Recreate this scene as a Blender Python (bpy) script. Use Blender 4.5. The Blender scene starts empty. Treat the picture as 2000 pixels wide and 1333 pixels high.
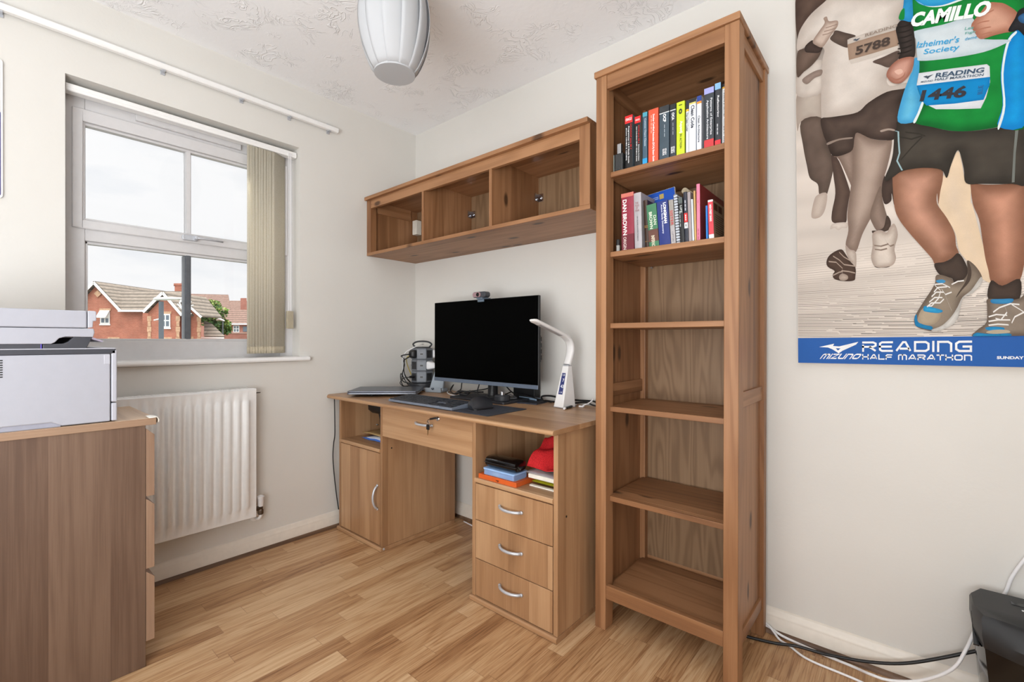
import bpy, bmesh, math, random
from mathutils import Vector, Matrix, noise
from mathutils.geometry import delaunay_2d_cdt

S = bpy.context.scene
COL = S.collection
R = math.radians

# ------------------------------------------------------------------ camera
YAW, PIT, ROL = R(40.57558), R(-0.14537), R(0.09445)
CAM = Vector((2.36783, -1.81877, 1.01961))
_F = Vector((-math.sin(YAW) * math.cos(PIT), math.cos(YAW) * math.cos(PIT), math.sin(PIT)))
_R = Vector((math.cos(YAW), math.sin(YAW), 0))
_U = _R.cross(_F)
_R2 = math.cos(ROL) * _R + math.sin(ROL) * _U
_U2 = -math.sin(ROL) * _R + math.cos(ROL) * _U
cd = bpy.data.cameras.new('camera')
cd.sensor_width = 36.0
cd.lens = 895.808 / 2000 * 36.0
cd.clip_start, cd.clip_end = 0.02, 400
cam = bpy.data.objects.new('camera', cd)
COL.objects.link(cam)
cam.matrix_world = Matrix(((_R2.x, _U2.x, -_F.x, CAM.x), (_R2.y, _U2.y, -_F.y, CAM.y), (_R2.z, _U2.z, -_F.z, CAM.z), (0, 0, 0, 1)))
S.camera = cam

# ------------------------------------------------------------------ view
vs = S.view_settings
S.display_settings.display_device = 'sRGB'
vs.view_transform = 'Standard'
vs.look = 'None'
vs.gamma = 1.0
vs.use_curve_mapping = False
vs.exposure = 0.0
S.cycles.use_denoising = True
S.cycles.max_bounces = 10
S.cycles.diffuse_bounces = 6
S.cycles.transparent_max_bounces = 12
S.cycles.sample_clamp_indirect = 6.0
S.cycles.caustics_reflective = False
S.cycles.caustics_refractive = False


def lin(c):
    if isinstance(c, str):
        c = tuple(int(c[i:i + 2], 16) for i in (0, 2, 4))
    return tuple(((v / 255) / 12.92 if v / 255 <= 0.04045 else ((v / 255 + 0.055) / 1.055) ** 2.4) for v in c) + (1.0,)


# ------------------------------------------------------------------ sky: bright overcast, thin cloud, brighter overhead
w = bpy.data.worlds.new('overcast_sky')
S.world = w
w.use_nodes = True
nt = w.node_tree
nt.nodes.clear()
_o = nt.nodes.new('ShaderNodeOutputWorld')
_b = nt.nodes.new('ShaderNodeBackground')
_tc = nt.nodes.new('ShaderNodeTexCoord')
_sp = nt.nodes.new('ShaderNodeSeparateXYZ')
nt.links.new(_tc.outputs['Generated'], _sp.inputs[0])
_mp = nt.nodes.new('ShaderNodeMapping')
_mp.inputs['Scale'].default_value = (1, 1, 3.4)
nt.links.new(_tc.outputs['Generated'], _mp.inputs[0])
_n = nt.nodes.new('ShaderNodeTexNoise')
_n.inputs['Scale'].default_value = 5.0
_n.inputs['Detail'].default_value = 7
nt.links.new(_mp.outputs[0], _n.inputs[0])
_cr = nt.nodes.new('ShaderNodeValToRGB')
_cr.color_ramp.elements[0].position = 0.30
_cr.color_ramp.elements[0].color = (0.87, 0.895, 0.93, 1)
_cr.color_ramp.elements[1].position = 0.50
_cr.color_ramp.elements[1].color = (0.975, 0.98, 0.99, 1)
nt.links.new(_n.outputs['Fac'], _cr.inputs[0])
_mr = nt.nodes.new('ShaderNodeMapRange')
_mr.inputs['From Min'].default_value = 0.33
_mr.inputs['From Max'].default_value = 1.0
_mr.inputs['To Min'].default_value = 1.0
_mr.inputs['To Max'].default_value = 6.0
nt.links.new(_sp.outputs['Z'], _mr.inputs['Value'])
nt.links.new(_cr.outputs[0], _b.inputs['Color'])
nt.links.new(_mr.outputs[0], _b.inputs['Strength'])
nt.links.new(_b.outputs[0], _o.inputs[0])


# ------------------------------------------------------------------ large lights
def area(name, loc, target, sx, sy, power, col=(1, 1, 1)):
    d = bpy.data.lights.new(name, 'AREA')
    d.shape = 'RECTANGLE'
    d.size, d.size_y = sx, sy
    d.energy = power
    d.color = col
    o = bpy.data.objects.new(name, d)
    COL.objects.link(o)
    o.location = loc
    o.rotation_euler = (Vector(target) - Vector(loc)).to_track_quat('-Z', 'Y').to_euler()
    return o


# flash bounced off the ceiling behind the photographer, and an added fill lamp before the closed wall behind
area('bounced_flash_light', (2.25, -2.75, 0.95), (1.15, -1.35, 2.75), 1.4, 1.3, 64, (0.955, 0.98, 1.0))
area('rear_fill_light', (1.6, -3.2, 1.25), (1.9, -0.3, 1.0), 1.0, 2.0, 12, (0.955, 0.98, 1.0))
area('daylight_at_window_light', (-0.42, -1.17, 2.35), (0.85, -0.85, 0.45), 1.0, 0.5, 75, (0.95, 0.975, 1.0))


# ------------------------------------------------------------------ objects
ORG = {}


def tag(o, label=None, cat=None, group=None, kind=None):
    if label: o['label'] = label
    if cat: o['category'] = cat
    if group: o['group'] = group
    if kind: o['kind'] = kind
    return o


def thing(name, label, cat, loc=(0, 0, 0), rot=None, group=None, kind=None):
    """Empty at the base of a thing; with rot (Euler or Matrix) its parts are built in local coordinates."""
    o = bpy.data.objects.new(name, None)
    o.empty_display_size = 0.05
    COL.objects.link(o)
    o.location = loc
    if rot is not None:
        if isinstance(rot, Matrix):
            o.rotation_euler = rot.to_euler()
        else:
            o.rotation_euler = rot
        ORG[o.name] = Vector((0, 0, 0))
    else:
        ORG[o.name] = Vector(loc)
    return tag(o, label, cat, group, kind)


class MB:
    def __init__(s):
        s.v, s.f, s.m, s.c = [], [], [], []

    def add(s, vs, fs, m=0):
        b = len(s.v)
        s.v += [Vector(p) for p in vs]
        for f in fs:
            s.f.append([i + b for i in f])
            s.m.append(m)
        return s

    def box(s, x0, x1, y0, y1, z0, z1, m=0):
        if x0 > x1: x0, x1 = x1, x0
        if y0 > y1: y0, y1 = y1, y0
        if z0 > z1: z0, z1 = z1, z0
        return s.add([(x0, y0, z0), (x1, y0, z0), (x1, y1, z0), (x0, y1, z0), (x0, y0, z1), (x1, y0, z1), (x1, y1, z1), (x0, y1, z1)],
                     [(0, 3, 2, 1), (4, 5, 6, 7), (0, 1, 5, 4), (1, 2, 6, 5), (2, 3, 7, 6), (3, 0, 4, 7)], m)

    def prism(s, pts, ax, a, b, m=0):
        """polygon pts extruded along axis ax from a to b; pts give the two other axes in xyz order."""
        n = len(pts)

        def P(p, t):
            return {'x': (t, p[0], p[1]), 'y': (p[0], t, p[1]), 'z': (p[0], p[1], t)}[ax]
        vs = [P(p, a) for p in pts] + [P(p, b) for p in pts]
        fs = [tuple(range(n))[::-1], tuple(range(n, 2 * n))] + [(i, (i + 1) % n, n + (i + 1) % n, n + i) for i in range(n)]
        return s.add(vs, fs, m)

    def quad(s, a, b, c, d, m=0):
        return s.add([a, b, c, d], [(0, 1, 2, 3)], m)

    def poly(s, pts, m=0):
        return s.add(pts, [tuple(range(len(pts)))], m)

    def tube(s, pts, r, n=8, m=0, caps=True, flat=1.0, up=None):
        """round (or flattened) tube through pts; r a number or a list."""
        pts = [Vector(p) for p in pts]
        k = len(pts)
        rs = r if isinstance(r, (list, tuple)) else [r] * k
        b = len(s.v)
        prev = None
        for i, p in enumerate(pts):
            t = (pts[min(i + 1, k - 1)] - pts[max(i - 1, 0)]).normalized()
            if prev is None:
                ref = Vector(up) if up else (Vector((0, 0, 1)) if abs(t.z) < 0.9 else Vector((1, 0, 0)))
                a = (ref - t * ref.dot(t)).normalized()
            else:
                a = (prev - t * prev.dot(t)).normalized()
            prev = a
            c = t.cross(a)
            for j in range(n):
                an = 2 * math.pi * j / n
                s.v.append(p + (a * math.cos(an) * flat + c * math.sin(an)) * rs[i])
        for i in range(k - 1):
            for j in range(n):
                s.f.append([b + i * n + j, b + i * n + (j + 1) % n, b + (i + 1) * n + (j + 1) % n, b + (i + 1) * n + j])
                s.m.append(m)
        if caps:
            s.f.append([b + j for j in range(n)][::-1]); s.m.append(m)
            s.f.append([b + (k - 1) * n + j for j in range(n)]); s.m.append(m)
        return s

    def lathe(s, prof, c=(0, 0, 0), n=32, m=0, ax='z'):
        """prof: (radius, height) list; closed at zero radii."""
        b = len(s.v)
        c = Vector(c)
        for r_, h in prof:
            for j in range(n):
                an = 2 * math.pi * j / n
                p = {'z': (r_ * math.cos(an), r_ * math.sin(an), h), 'y': (r_ * math.cos(an), h, r_ * math.sin(an)), 'x': (h, r_ * math.cos(an), r_ * math.sin(an))}[ax]
                s.v.append(c + Vector(p))
        for i in range(len(prof) - 1):
            for j in range(n):
                s.f.append([b + i * n + j, b + i * n + (j + 1) % n, b + (i + 1) * n + (j + 1) % n, b + (i + 1) * n + j])
                s.m.append(m)
        s.f.append([b + j for j in range(n)][::-1]); s.m.append(m)
        s.f.append([b + (len(prof) - 1) * n + j for j in range(n)]); s.m.append(m)
        return s

    def build(s, name, mats, parent=None, bevel=0, seg=2, smooth=False, subd=0, autosmooth=None, solid=0, kind=None, label=None, cat=None, group=None, keep_origin=False):
        if not isinstance(mats, (list, tuple)): mats = [mats]
        if parent is not None:
            org = ORG[parent.name]
        elif keep_origin:
            org = Vector((0, 0, 0))
        else:
            xs = [p.x for p in s.v]; ys = [p.y for p in s.v]; zs = [p.z for p in s.v]
            org = Vector(((min(xs) + max(xs)) / 2, (min(ys) + max(ys)) / 2, min(zs)))
        me = bpy.data.meshes.new(name)
        me.from_pydata([p - org for p in s.v], [], s.f)
        for mt in mats: me.materials.append(mt)
        for p, mi in zip(me.polygons, s.m):
            p.material_index = mi
            p.use_smooth = smooth
        bm = bmesh.new()
        bm.from_mesh(me)
        bmesh.ops.remove_doubles(bm, verts=bm.verts, dist=1e-6)
        bmesh.ops.recalc_face_normals(bm, faces=bm.faces)
        bm.to_mesh(me)
        bm.free()
        o = bpy.data.objects.new(name, me)
        COL.objects.link(o)
        if parent is not None:
            o.parent = parent
            ORG[o.name] = org
        else:
            o.location = org
            ORG[o.name] = org
        if solid:
            md = o.modifiers.new('solid', 'SOLIDIFY'); md.thickness = solid; md.offset = 0
        if bevel:
            md = o.modifiers.new('bevel', 'BEVEL'); md.width = bevel; md.segments = seg; md.limit_method = 'ANGLE'; md.angle_limit = R(40)
            md.harden_normals = False
        if subd:
            md = o.modifiers.new('subd', 'SUBSURF'); md.levels = subd; md.render_levels = subd
        if autosmooth is not None:
            for p in me.polygons: p.use_smooth = True
            me.set_sharp_from_angle(angle=R(autosmooth))
        return tag(o, label, cat, group, kind)


def cat(pts, n=8, closed=False):
    """Catmull-Rom through pts."""
    P = [Vector(p) for p in pts]
    k = len(P)
    out = []
    for i in range(k if closed else k - 1):
        if closed:
            a, b, c, d = P[(i - 1) % k], P[i], P[(i + 1) % k], P[(i + 2) % k]
        else:
            a, b, c, d = P[max(i - 1, 0)], P[i], P[i + 1], P[min(i + 2, k - 1)]
        for j in range(n):
            t = j / n
            out.append(0.5 * ((2 * b) + (c - a) * t + (2 * a - 5 * b + 4 * c - d) * t * t + (3 * b - a - 3 * c + d) * t ** 3))
    if not closed: out.append(P[-1])
    return out


def rrect(x0, x1, y0, y1, r, n=4):
    pts = []
    for cx, cy, a0 in ((x1 - r, y0 + r, -90), (x1 - r, y1 - r, 0), (x0 + r, y1 - r, 90), (x0 + r, y0 + r, 180)):
        for i in range(n + 1):
            a = R(a0 + 90 * i / n)
            pts.append((cx + r * math.cos(a), cy + r * math.sin(a)))
    return pts


_TXT = {}


def text_geo(s, bold):
    key = (s, bold)
    if key in _TXT: return _TXT[key]
    cu = bpy.data.curves.new('t', 'FONT')
    cu.body = s
    cu.offset = bold
    cu.resolution_u = 3
    ob = bpy.data.objects.new('t', cu)
    COL.objects.link(ob)
    bpy.context.view_layer.update()
    me = bpy.data.meshes.new_from_object(ob.evaluated_get(bpy.context.evaluated_depsgraph_get()))
    vs = [(v.co.x, v.co.y) for v in me.vertices]
    fs = [tuple(p.vertices) for p in me.polygons]
    bpy.data.objects.remove(ob)
    bpy.data.curves.remove(cu)
    bpy.data.meshes.remove(me)
    _TXT[key] = (vs, fs)
    return _TXT[key]


def text(mb, s, c, ux, uy, w=None, h=None, bold=0.0, m=0):
    """letters centred on c, running along ux, their tops towards uy; w and h the size of the whole word."""
    vs, fs = text_geo(s, bold)
    if not vs: return
    x0 = min(v[0] for v in vs); x1 = max(v[0] for v in vs)
    y0 = min(v[1] for v in vs); y1 = max(v[1] for v in vs)
    sx = (w / (x1 - x0)) if w else None
    sy = (h / (y1 - y0)) if h else None
    sx = sx or sy
    sy = sy or sx
    ux, uy, c = Vector(ux).normalized(), Vector(uy).normalized(), Vector(c)
    mb.add([c + ux * ((v[0] - (x0 + x1) / 2) * sx) + uy * ((v[1] - (y0 + y1) / 2) * sy) for v in vs], fs, m)


def move_copy(root, loc, label=None, rot=None):
    """copy a thing with its parts and sub-parts."""
    r = root.copy(); COL.objects.link(r); r.location = loc
    if label: r['label'] = label
    if rot is not None: r.rotation_euler = rot
    for ch in list(root.children):
        c = ch.copy(); COL.objects.link(c); c.parent = r
        for g in list(ch.children):
            d = g.copy(); COL.objects.link(d); d.parent = c
    return r


# ------------------------------------------------------------------ materials
class NT:
    def __init__(s, name, rough=0.5, spec=0.5, metal=0.0):
        s.mat = bpy.data.materials.new(name)
        s.mat.use_nodes = True
        s.t = s.mat.node_tree
        s.p = s.t.nodes['Principled BSDF']
        s.p.inputs['Roughness'].default_value = rough
        s.p.inputs['Specular IOR Level'].default_value = spec
        s.p.inputs['Metallic'].default_value = metal

    def n(s, typ, **kw):
        nd = s.t.nodes.new(typ)
        for k, v in kw.items(): setattr(nd, k, v)
        return nd

    def link(s, a, b):
        s.t.links.new(a, b)

    def math(s, op, a, b=None, c=None):
        nd = s.n('ShaderNodeMath', operation=op)
        for i, v in enumerate((a, b, c)):
            if v is None: continue
            if isinstance(v, (int, float)): nd.inputs[i].default_value = v
            else: s.link(v, nd.inputs[i])
        return nd.outputs[0]

    def vmath(s, op, a, b=None):
        nd = s.n('ShaderNodeVectorMath', operation=op)
        for i, v in enumerate((a, b)):
            if v is None: continue
            if isinstance(v, (tuple, list)): nd.inputs[i].default_value = v
            else: s.link(v, nd.inputs[i])
        return nd.outputs[0]

    def comb(s, x, y, z):
        nd = s.n('ShaderNodeCombineXYZ')
        for i, v in enumerate((x, y, z)):
            if isinstance(v, (int, float)): nd.inputs[i].default_value = v
            else: s.link(v, nd.inputs[i])
        return nd.outputs[0]

    def sep(s, v):
        nd = s.n('ShaderNodeSeparateXYZ')
        s.link(v, nd.inputs[0])
        return nd.outputs

    def noise(s, vec, scale, detail=4, rough=0.55, dist=0.0):
        nd = s.n('ShaderNodeTexNoise')
        nd.inputs['Scale'].default_value = scale
        nd.inputs['Detail'].default_value = detail
        nd.inputs['Roughness'].default_value = rough
        nd.inputs['Distortion'].default_value = dist
        s.link(vec, nd.inputs['Vector'])
        return nd.outputs['Fac']

    def white(s, vec):
        nd = s.n('ShaderNodeTexWhiteNoise', noise_dimensions='3D')
        s.link(vec, nd.inputs['Vector'])
        return nd.outputs['Value']

    def ramp(s, fac, stops):
        nd = s.n('ShaderNodeValToRGB')
        el = nd.color_ramp.elements
        while len(el) > 1: el.remove(el[-1])
        for i, (p, c) in enumerate(stops):
            e = el[0] if i == 0 else el.new(p)
            e.position = p
            e.color = lin(c) if isinstance(c, str) or len(c) == 3 and max(c) > 1 else tuple(c) + ((1,) if len(c) == 3 else ())
        s.link(fac, nd.inputs[0])
        return nd.outputs[0]

    def mix(s, fac, a, b, mode='MIX'):
        nd = s.n('ShaderNodeMix', data_type='RGBA', blend_type=mode)
        for i, v in ((0, fac), (6, a), (7, b)):
            if isinstance(v, (int, float)): nd.inputs[i].default_value = v
            elif isinstance(v, (tuple, list)): nd.inputs[i].default_value = v if len(v) == 4 else tuple(v) + (1,)
            else: s.link(v, nd.inputs[i])
        return nd.outputs[2]

    def obj(s):
        return s.n('ShaderNodeTexCoord').outputs['Object']

    def rand(s):
        return s.n('ShaderNodeObjectInfo').outputs['Random']

    def bump(s, h, strength=0.2, dist=0.01):
        nd = s.n('ShaderNodeBump')
        nd.inputs['Strength'].default_value = strength
        nd.inputs['Distance'].default_value = dist
        s.link(h, nd.inputs['Height'])
        s.link(nd.outputs[0], s.p.inputs['Normal'])

    def color(s, c):
        if isinstance(c, (tuple, list, str)): s.p.inputs['Base Color'].default_value = lin(c)
        else: s.link(c, s.p.inputs['Base Color'])
        return s


_PL = {}


def plain(c, rough=0.5, metal=0.0, spec=0.5, var=0.06, scale=40.0):
    """one colour with a very fine mottle."""
    key = (c if isinstance(c, str) else tuple(c), rough, metal, spec)
    if key in _PL: return _PL[key]
    t = NT('surface', rough, spec, metal)
    L = lin(c)
    f = t.noise(t.obj(), scale, 3)
    t.color(t.ramp(f, [(0.3, tuple(v * (1 - var) for v in L[:3])), (0.7, tuple(min(1, v * (1 + var)) for v in L[:3]))]))
    _PL[key] = t.mat
    return t.mat


def wood(name, dark, mid, light, grain='z', cross='x', stave=0.0, knots=0.0, rings=7.0, rough=0.42, fine=0.35, spread=0.5, ringmix=0.45, bump=0.08):
    t = NT(name, rough, 0.4)
    co = t.obj()
    rnd = t.rand()
    off = t.comb(t.math('MULTIPLY', rnd, 17.3), t.math('MULTIPLY', rnd, 31.7), t.math('MULTIPLY', rnd, 11.1))
    p0 = t.vmath('ADD', co, off)
    x, y, z = t.sep(p0)
    ax = {'x': x, 'y': y, 'z': z}
    g, a = ax[grain], ax[cross]
    b = ax[[q for q in 'xyz' if q not in (grain, cross)][0]]
    sid = None
    if stave:
        sid = t.white(t.comb(t.math('FLOOR', t.math('DIVIDE', a, stave)), 0.5, t.math('FLOOR', t.math('DIVIDE', b, stave * 3))))
        g = t.math('ADD', g, t.math('MULTIPLY', sid, 13.0))
        b = t.math('ADD', b, t.math('MULTIPLY', sid, 3.0))
    # stretched space: across, along/14, thickness
    q = t.comb(a, t.math('MULTIPLY', g, 0.075), b)
    n1 = t.noise(q, 9.0, 2, 0.5, 0.3)
    ring = t.math('MULTIPLY_ADD', t.math('SINE', t.math('MULTIPLY', n1, rings * 6.283)), 0.5, 0.5)
    ring = t.math('POWER', ring, 1.6)
    qf = t.comb(a, t.math('MULTIPLY', g, 0.02), b)
    n2 = t.noise(qf, 260.0, 3, 0.6)
    n3 = t.noise(t.comb(a, t.math('MULTIPLY', g, 0.12), b), 14.0, 3)
    f = t.math('ADD', t.math('MULTIPLY', ring, ringmix), t.math('MULTIPLY', t.math('SUBTRACT', n2, 0.5), fine))
    f = t.math('ADD', f, t.math('MULTIPLY', t.math('SUBTRACT', n3, 0.5), spread))
    if sid is not None:
        f = t.math('ADD', f, t.math('MULTIPLY', t.math('SUBTRACT', sid, 0.5), 0.55))
    f = t.math('ADD', f, 0.22)
    c = t.ramp(f, [(0.0, light), (0.45, mid), (1.0, dark)])
    if knots:
        vo = t.n('ShaderNodeTexVoronoi', feature='F1', voronoi_dimensions='2D')
        vo.inputs['Scale'].default_value = knots
        qk = t.comb(a, t.math('MULTIPLY', g, 0.42), 0.0)
        wob = t.noise(q, 30.0, 2)
        t.link(t.vmath('ADD', qk, t.comb(t.math('MULTIPLY', wob, 0.02), 0.0, 0.0)), vo.inputs['Vector'])
        d = vo.outputs['Distance']
        wn = t.white(vo.outputs['Position'])
        sel = t.math('GREATER_THAN', wn, 0.55)
        kmask = t.n('ShaderNodeMapRange'); kmask.inputs[1].default_value = 0.105; kmask.inputs[2].default_value = 0.05
        t.link(d, kmask.inputs[0])
        km = t.math('MULTIPLY', kmask.outputs[0], sel)
        dk = tuple(v * 0.33 for v in lin(dark)[:3]) + (1,)
        c = t.mix(t.math('MULTIPLY', km, 0.85), c, dk)
    t.color(c)
    if bump: t.bump(n2, bump, 0.002)
    return t.mat


def beech(g, c):
    return wood('beech_veneer_' + g + c, (126, 91, 62), (164, 125, 90), (188, 151, 114), g, c, stave=0.09, rings=4.0, ringmix=0.22, fine=0.55, spread=0.45, rough=0.38)


def pine(g, c, kn=6.5):
    return wood(('stained_pine_' if kn else 'clear_pine_') + g + c, (100, 66, 43), (140, 98, 65), (166, 122, 86), g, c, stave=0.075, knots=kn, rings=7.0, ringmix=0.26, fine=0.40, spread=0.35, rough=0.45)


M = {}
for g_, c_ in (('z', 'x'), ('z', 'y'), ('x', 'y'), ('x', 'z'), ('y', 'x'), ('y', 'z')):
    M['beech_' + g_ + c_] = beech(g_, c_)
    M['pine_' + g_ + c_] = pine(g_, c_)
    M['clear_' + g_ + c_] = pine(g_, c_, 0)
M['pine_back'] = wood('pine_back_panel', (98, 74, 52), (128, 100, 73), (150, 121, 92), 'z', 'x', rings=14.0, ringmix=0.34, fine=0.42, spread=0.35, rough=0.5)
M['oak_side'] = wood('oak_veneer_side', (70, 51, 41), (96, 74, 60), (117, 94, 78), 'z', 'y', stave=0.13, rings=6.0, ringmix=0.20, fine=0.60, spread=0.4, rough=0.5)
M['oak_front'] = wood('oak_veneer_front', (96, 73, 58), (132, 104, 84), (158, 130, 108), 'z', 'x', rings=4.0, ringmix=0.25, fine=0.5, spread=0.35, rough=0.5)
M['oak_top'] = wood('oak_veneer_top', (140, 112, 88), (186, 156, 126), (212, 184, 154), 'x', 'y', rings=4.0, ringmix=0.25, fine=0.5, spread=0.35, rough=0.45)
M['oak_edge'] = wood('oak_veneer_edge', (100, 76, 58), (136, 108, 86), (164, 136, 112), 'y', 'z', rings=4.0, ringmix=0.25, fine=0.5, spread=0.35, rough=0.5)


def wall_paint(name, c):
    t = NT(name, 0.85, 0.2)
    co = t.obj()
    f = t.noise(co, 3.0, 5)
    L = lin(c)
    t.color(t.ramp(f, [(0.3, tuple(v * 0.965 for v in L[:3])), (0.7, L[:3])]))
    t.bump(t.noise(co, 90.0, 4), 0.12, 0.003)
    return t.mat


M['wall'] = wall_paint('cream_emulsion', (219, 217, 212))
M['wall2'] = wall_paint('cream_emulsion_on_plaster', (217, 215, 210))


def _ceiling():
    t = NT('textured_white_ceiling', 0.9, 0.15)
    co = t.obj()
    t.color((243, 244, 246))
    d = t.noise(co, 2.2, 3)
    dd = t.n('ShaderNodeTexNoise'); dd.inputs['Scale'].default_value = 5.0; dd.inputs['Detail'].default_value = 3
    t.link(co, dd.inputs['Vector'])
    wv = t.vmath('ADD', co, t.vmath('MULTIPLY', dd.outputs['Color'], (0.35, 0.35, 0.0)))
    n = t.noise(wv, 16.0, 2, 0.5, 1.6)
    ridge = t.math('SUBTRACT', 1.0, t.math('MULTIPLY', t.math('ABSOLUTE', t.math('SUBTRACT', n, 0.5)), 22.0))
    ridge = t.math('MAXIMUM', ridge, 0.0)
    msk = t.ramp(t.noise(co, 6.0, 2), [(0.50, (0, 0, 0)), (0.60, (1, 1, 1))])
    h = t.math('MULTIPLY', ridge, msk)
    h = t.math('ADD', h, t.math('MULTIPLY', t.noise(co, 40, 3), 0.25))
    t.bump(h, 0.6, 0.004)
    return t.mat


M['ceiling'] = _ceiling()


def _floor():
    t = NT('oak_strip_laminate', 0.38, 0.4)
    co = t.obj()
    x, y, z = t.sep(co)
    W, Ln = 0.064, 0.46
    u = t.math('DIVIDE', x, W)
    i = t.math('FLOOR', u)
    r1 = t.white(t.comb(i, 3.3, 0.0))
    v = t.math('ADD', t.math('DIVIDE', y, Ln), t.math('MULTIPLY', r1, 7.0))
    j = t.math('FLOOR', v)
    idr = t.white(t.comb(i, j, 1.7))
    idr2 = t.white(t.comb(i, j, 9.1))
    yy = t.math('ADD', y, t.math('MULTIPLY', idr, 19.0))
    q = t.comb(x, t.math('MULTIPLY', yy, 0.085), t.math('MULTIPLY', idr2, 5.0))
    n1 = t.noise(q, 9.0, 2, 0.5, 0.4)
    ring = t.math('POWER', t.math('MULTIPLY_ADD', t.math('SINE', t.math('MULTIPLY', n1, 75.0)), 0.5, 0.5), 2.0)
    n2 = t.noise(t.comb(x, t.math('MULTIPLY', yy, 0.03), t.math('MULTIPLY', idr, 7.0)), 240.0, 3, 0.6)
    pores = t.ramp(n2, [(0.40, (1, 1, 1)), (0.52, (0, 0, 0))])
    f = t.math('ADD', t.math('MULTIPLY', ring, 0.17), t.math('MULTIPLY', pores, 0.22))
    f = t.math('ADD', f, t.math('MULTIPLY', t.math('SUBTRACT', t.noise(q, 20.0, 3), 0.5), 0.22))
    f = t.math('ADD', f, t.math('MULTIPLY_ADD', idr, 0.50, -0.06))
    c = t.ramp(f, [(0.0, (210, 177, 138)), (0.35, (186, 146, 105)), (0.65, (152, 110, 74)), (1.0, (102, 70, 46))])
    fu = t.math('FRACT', u)
    fv = t.math('FRACT', v)
    gx = t.math('LESS_THAN', fu, 0.018)
    gy = t.math('LESS_THAN', fv, 0.0035)
    c = t.mix(t.math('MULTIPLY', t.math('MAXIMUM', gx, gy), 0.45), c, lin((110, 72, 44)))
    t.color(c)
    return t.mat


M['floor'] = _floor()
M['white_gloss'] = plain((236, 236, 235), 0.32, var=0.02)
M['skirting'] = plain((226, 219, 208), 0.4, var=0.03)
M['upvc'] = plain((204, 203, 204), 0.35, var=0.02)
M['beading'] = wood('dark_wood_beading', (70, 52, 40), (104, 80, 62), (134, 106, 84), 'y', 'z', rings=3, rough=0.45)
M['black'] = plain((20, 20, 22), 0.45)
M['black_gloss'] = plain((8, 8, 9), 0.12)
M['charcoal'] = plain((45, 47, 52), 0.5)
M['steel'] = plain((190, 192, 196), 0.28, 1.0)
M['dull_steel'] = plain((196, 200, 207), 0.36, 0.45)
M['chrome'] = plain((215, 215, 218), 0.12, 1.0)
M['white_plastic'] = plain((236, 236, 238), 0.35, var=0.02)
M['paper'] = plain((232, 228, 216), 0.8, var=0.04)


def _glass():
    t = NT('window_glass')
    tr = t.n('ShaderNodeBsdfTransparent')
    gl = t.n('ShaderNodeBsdfGlossy')
    gl.inputs['Roughness'].default_value = 0.02
    fr = t.n('ShaderNodeFresnel'); fr.inputs['IOR'].default_value = 1.35
    mx = t.n('ShaderNodeMixShader')
    t.link(fr.outputs[0], mx.inputs[0]); t.link(tr.outputs[0], mx.inputs[1]); t.link(gl.outputs[0], mx.inputs[2])
    t.link(mx.outputs[0], t.t.nodes['Material Output'].inputs[0])
    return t.mat


M['glass'] = _glass()


def emis(name, c, s):
    t = NT(name)
    t.color(c)
    t.p.inputs['Emission Color'].default_value = lin(c)
    t.p.inputs['Emission Strength'].default_value = s
    return t.mat


# ================================================================== the room
H = 2.319
X1, Y0 = 3.3, -3.3
WY0, WY1, WZ0, WZ1 = -1.604, -0.735, 0.907, 2.007      # window opening in the plaster

MB().box(0, X1, Y0, 0, -0.05, 0).build('floor', M['floor'], kind='structure', keep_origin=True)
MB().box(-0.02, X1, Y0, 0.02, H, H + 0.05).build('ceiling', M['ceiling'], kind='structure', keep_origin=True)
MB().box(-0.27, X1 + 0.1, 0, 0.1, -0.05, H + 0.05).build('wall_back', M['wall'], kind='structure', keep_origin=True)
b = MB()
b.box(-0.27, 0, Y0, WY0, -0.05, H + 0.05).box(-0.27, 0, WY1, 0, -0.05, H + 0.05)
b.box(-0.27, 0, WY0, WY1, -0.05, WZ0).box(-0.27, 0, WY0, WY1, WZ1, H + 0.05)
b.build('wall_left', M['wall2'], kind='structure', keep_origin=True)
MB().box(X1, X1 + 0.1, Y0, 0, -0.05, H + 0.05).build('wall_right', M['wall'], kind='structure', keep_origin=True)
MB().box(-0.27, X1 + 0.1, Y0 - 0.1, Y0, -0.05, H + 0.05).build('wall_front', M['wall'], kind='structure', keep_origin=True)

SK = [(0, 0), (0.017, 0), (0.017, 0.050), (0.0145, 0.054), (0.0145, 0.058), (0.0125, 0.064), (0.008, 0.070), (0.007, 0.077), (0.003, 0.082), (0, 0.083)]
b = MB()
b.prism(SK, 'y', -3.3, -0.0001)       # (x, z) profile along y
b.build('baseboard_left', M['skirting'], kind='structure', keep_origin=True, autosmooth=35)
b = MB()
b.prism([(-p[0], p[1]) for p in SK], 'x', 0.0001, X1)
b.build('baseboard_back', M['skirting'], kind='structure', keep_origin=True, autosmooth=35)
b = MB()
b.prism([(0.017, 0), (0.028, 0), (0.027, 0.007), (0.023, 0.013), (0.017, 0.015)], 'y', -3.3, -0.03)
b.build('trim_1', M['beading'], kind='structure', keep_origin=True, autosmooth=40)
b = MB()
b.prism([(-0.017, 0), (-0.028, 0), (-0.027, 0.007), (-0.023, 0.013), (-0.017, 0.015)], 'x', 0.017, X1)
b.build('trim_2', M['beading'], kind='structure', keep_origin=True, autosmooth=40)

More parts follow.
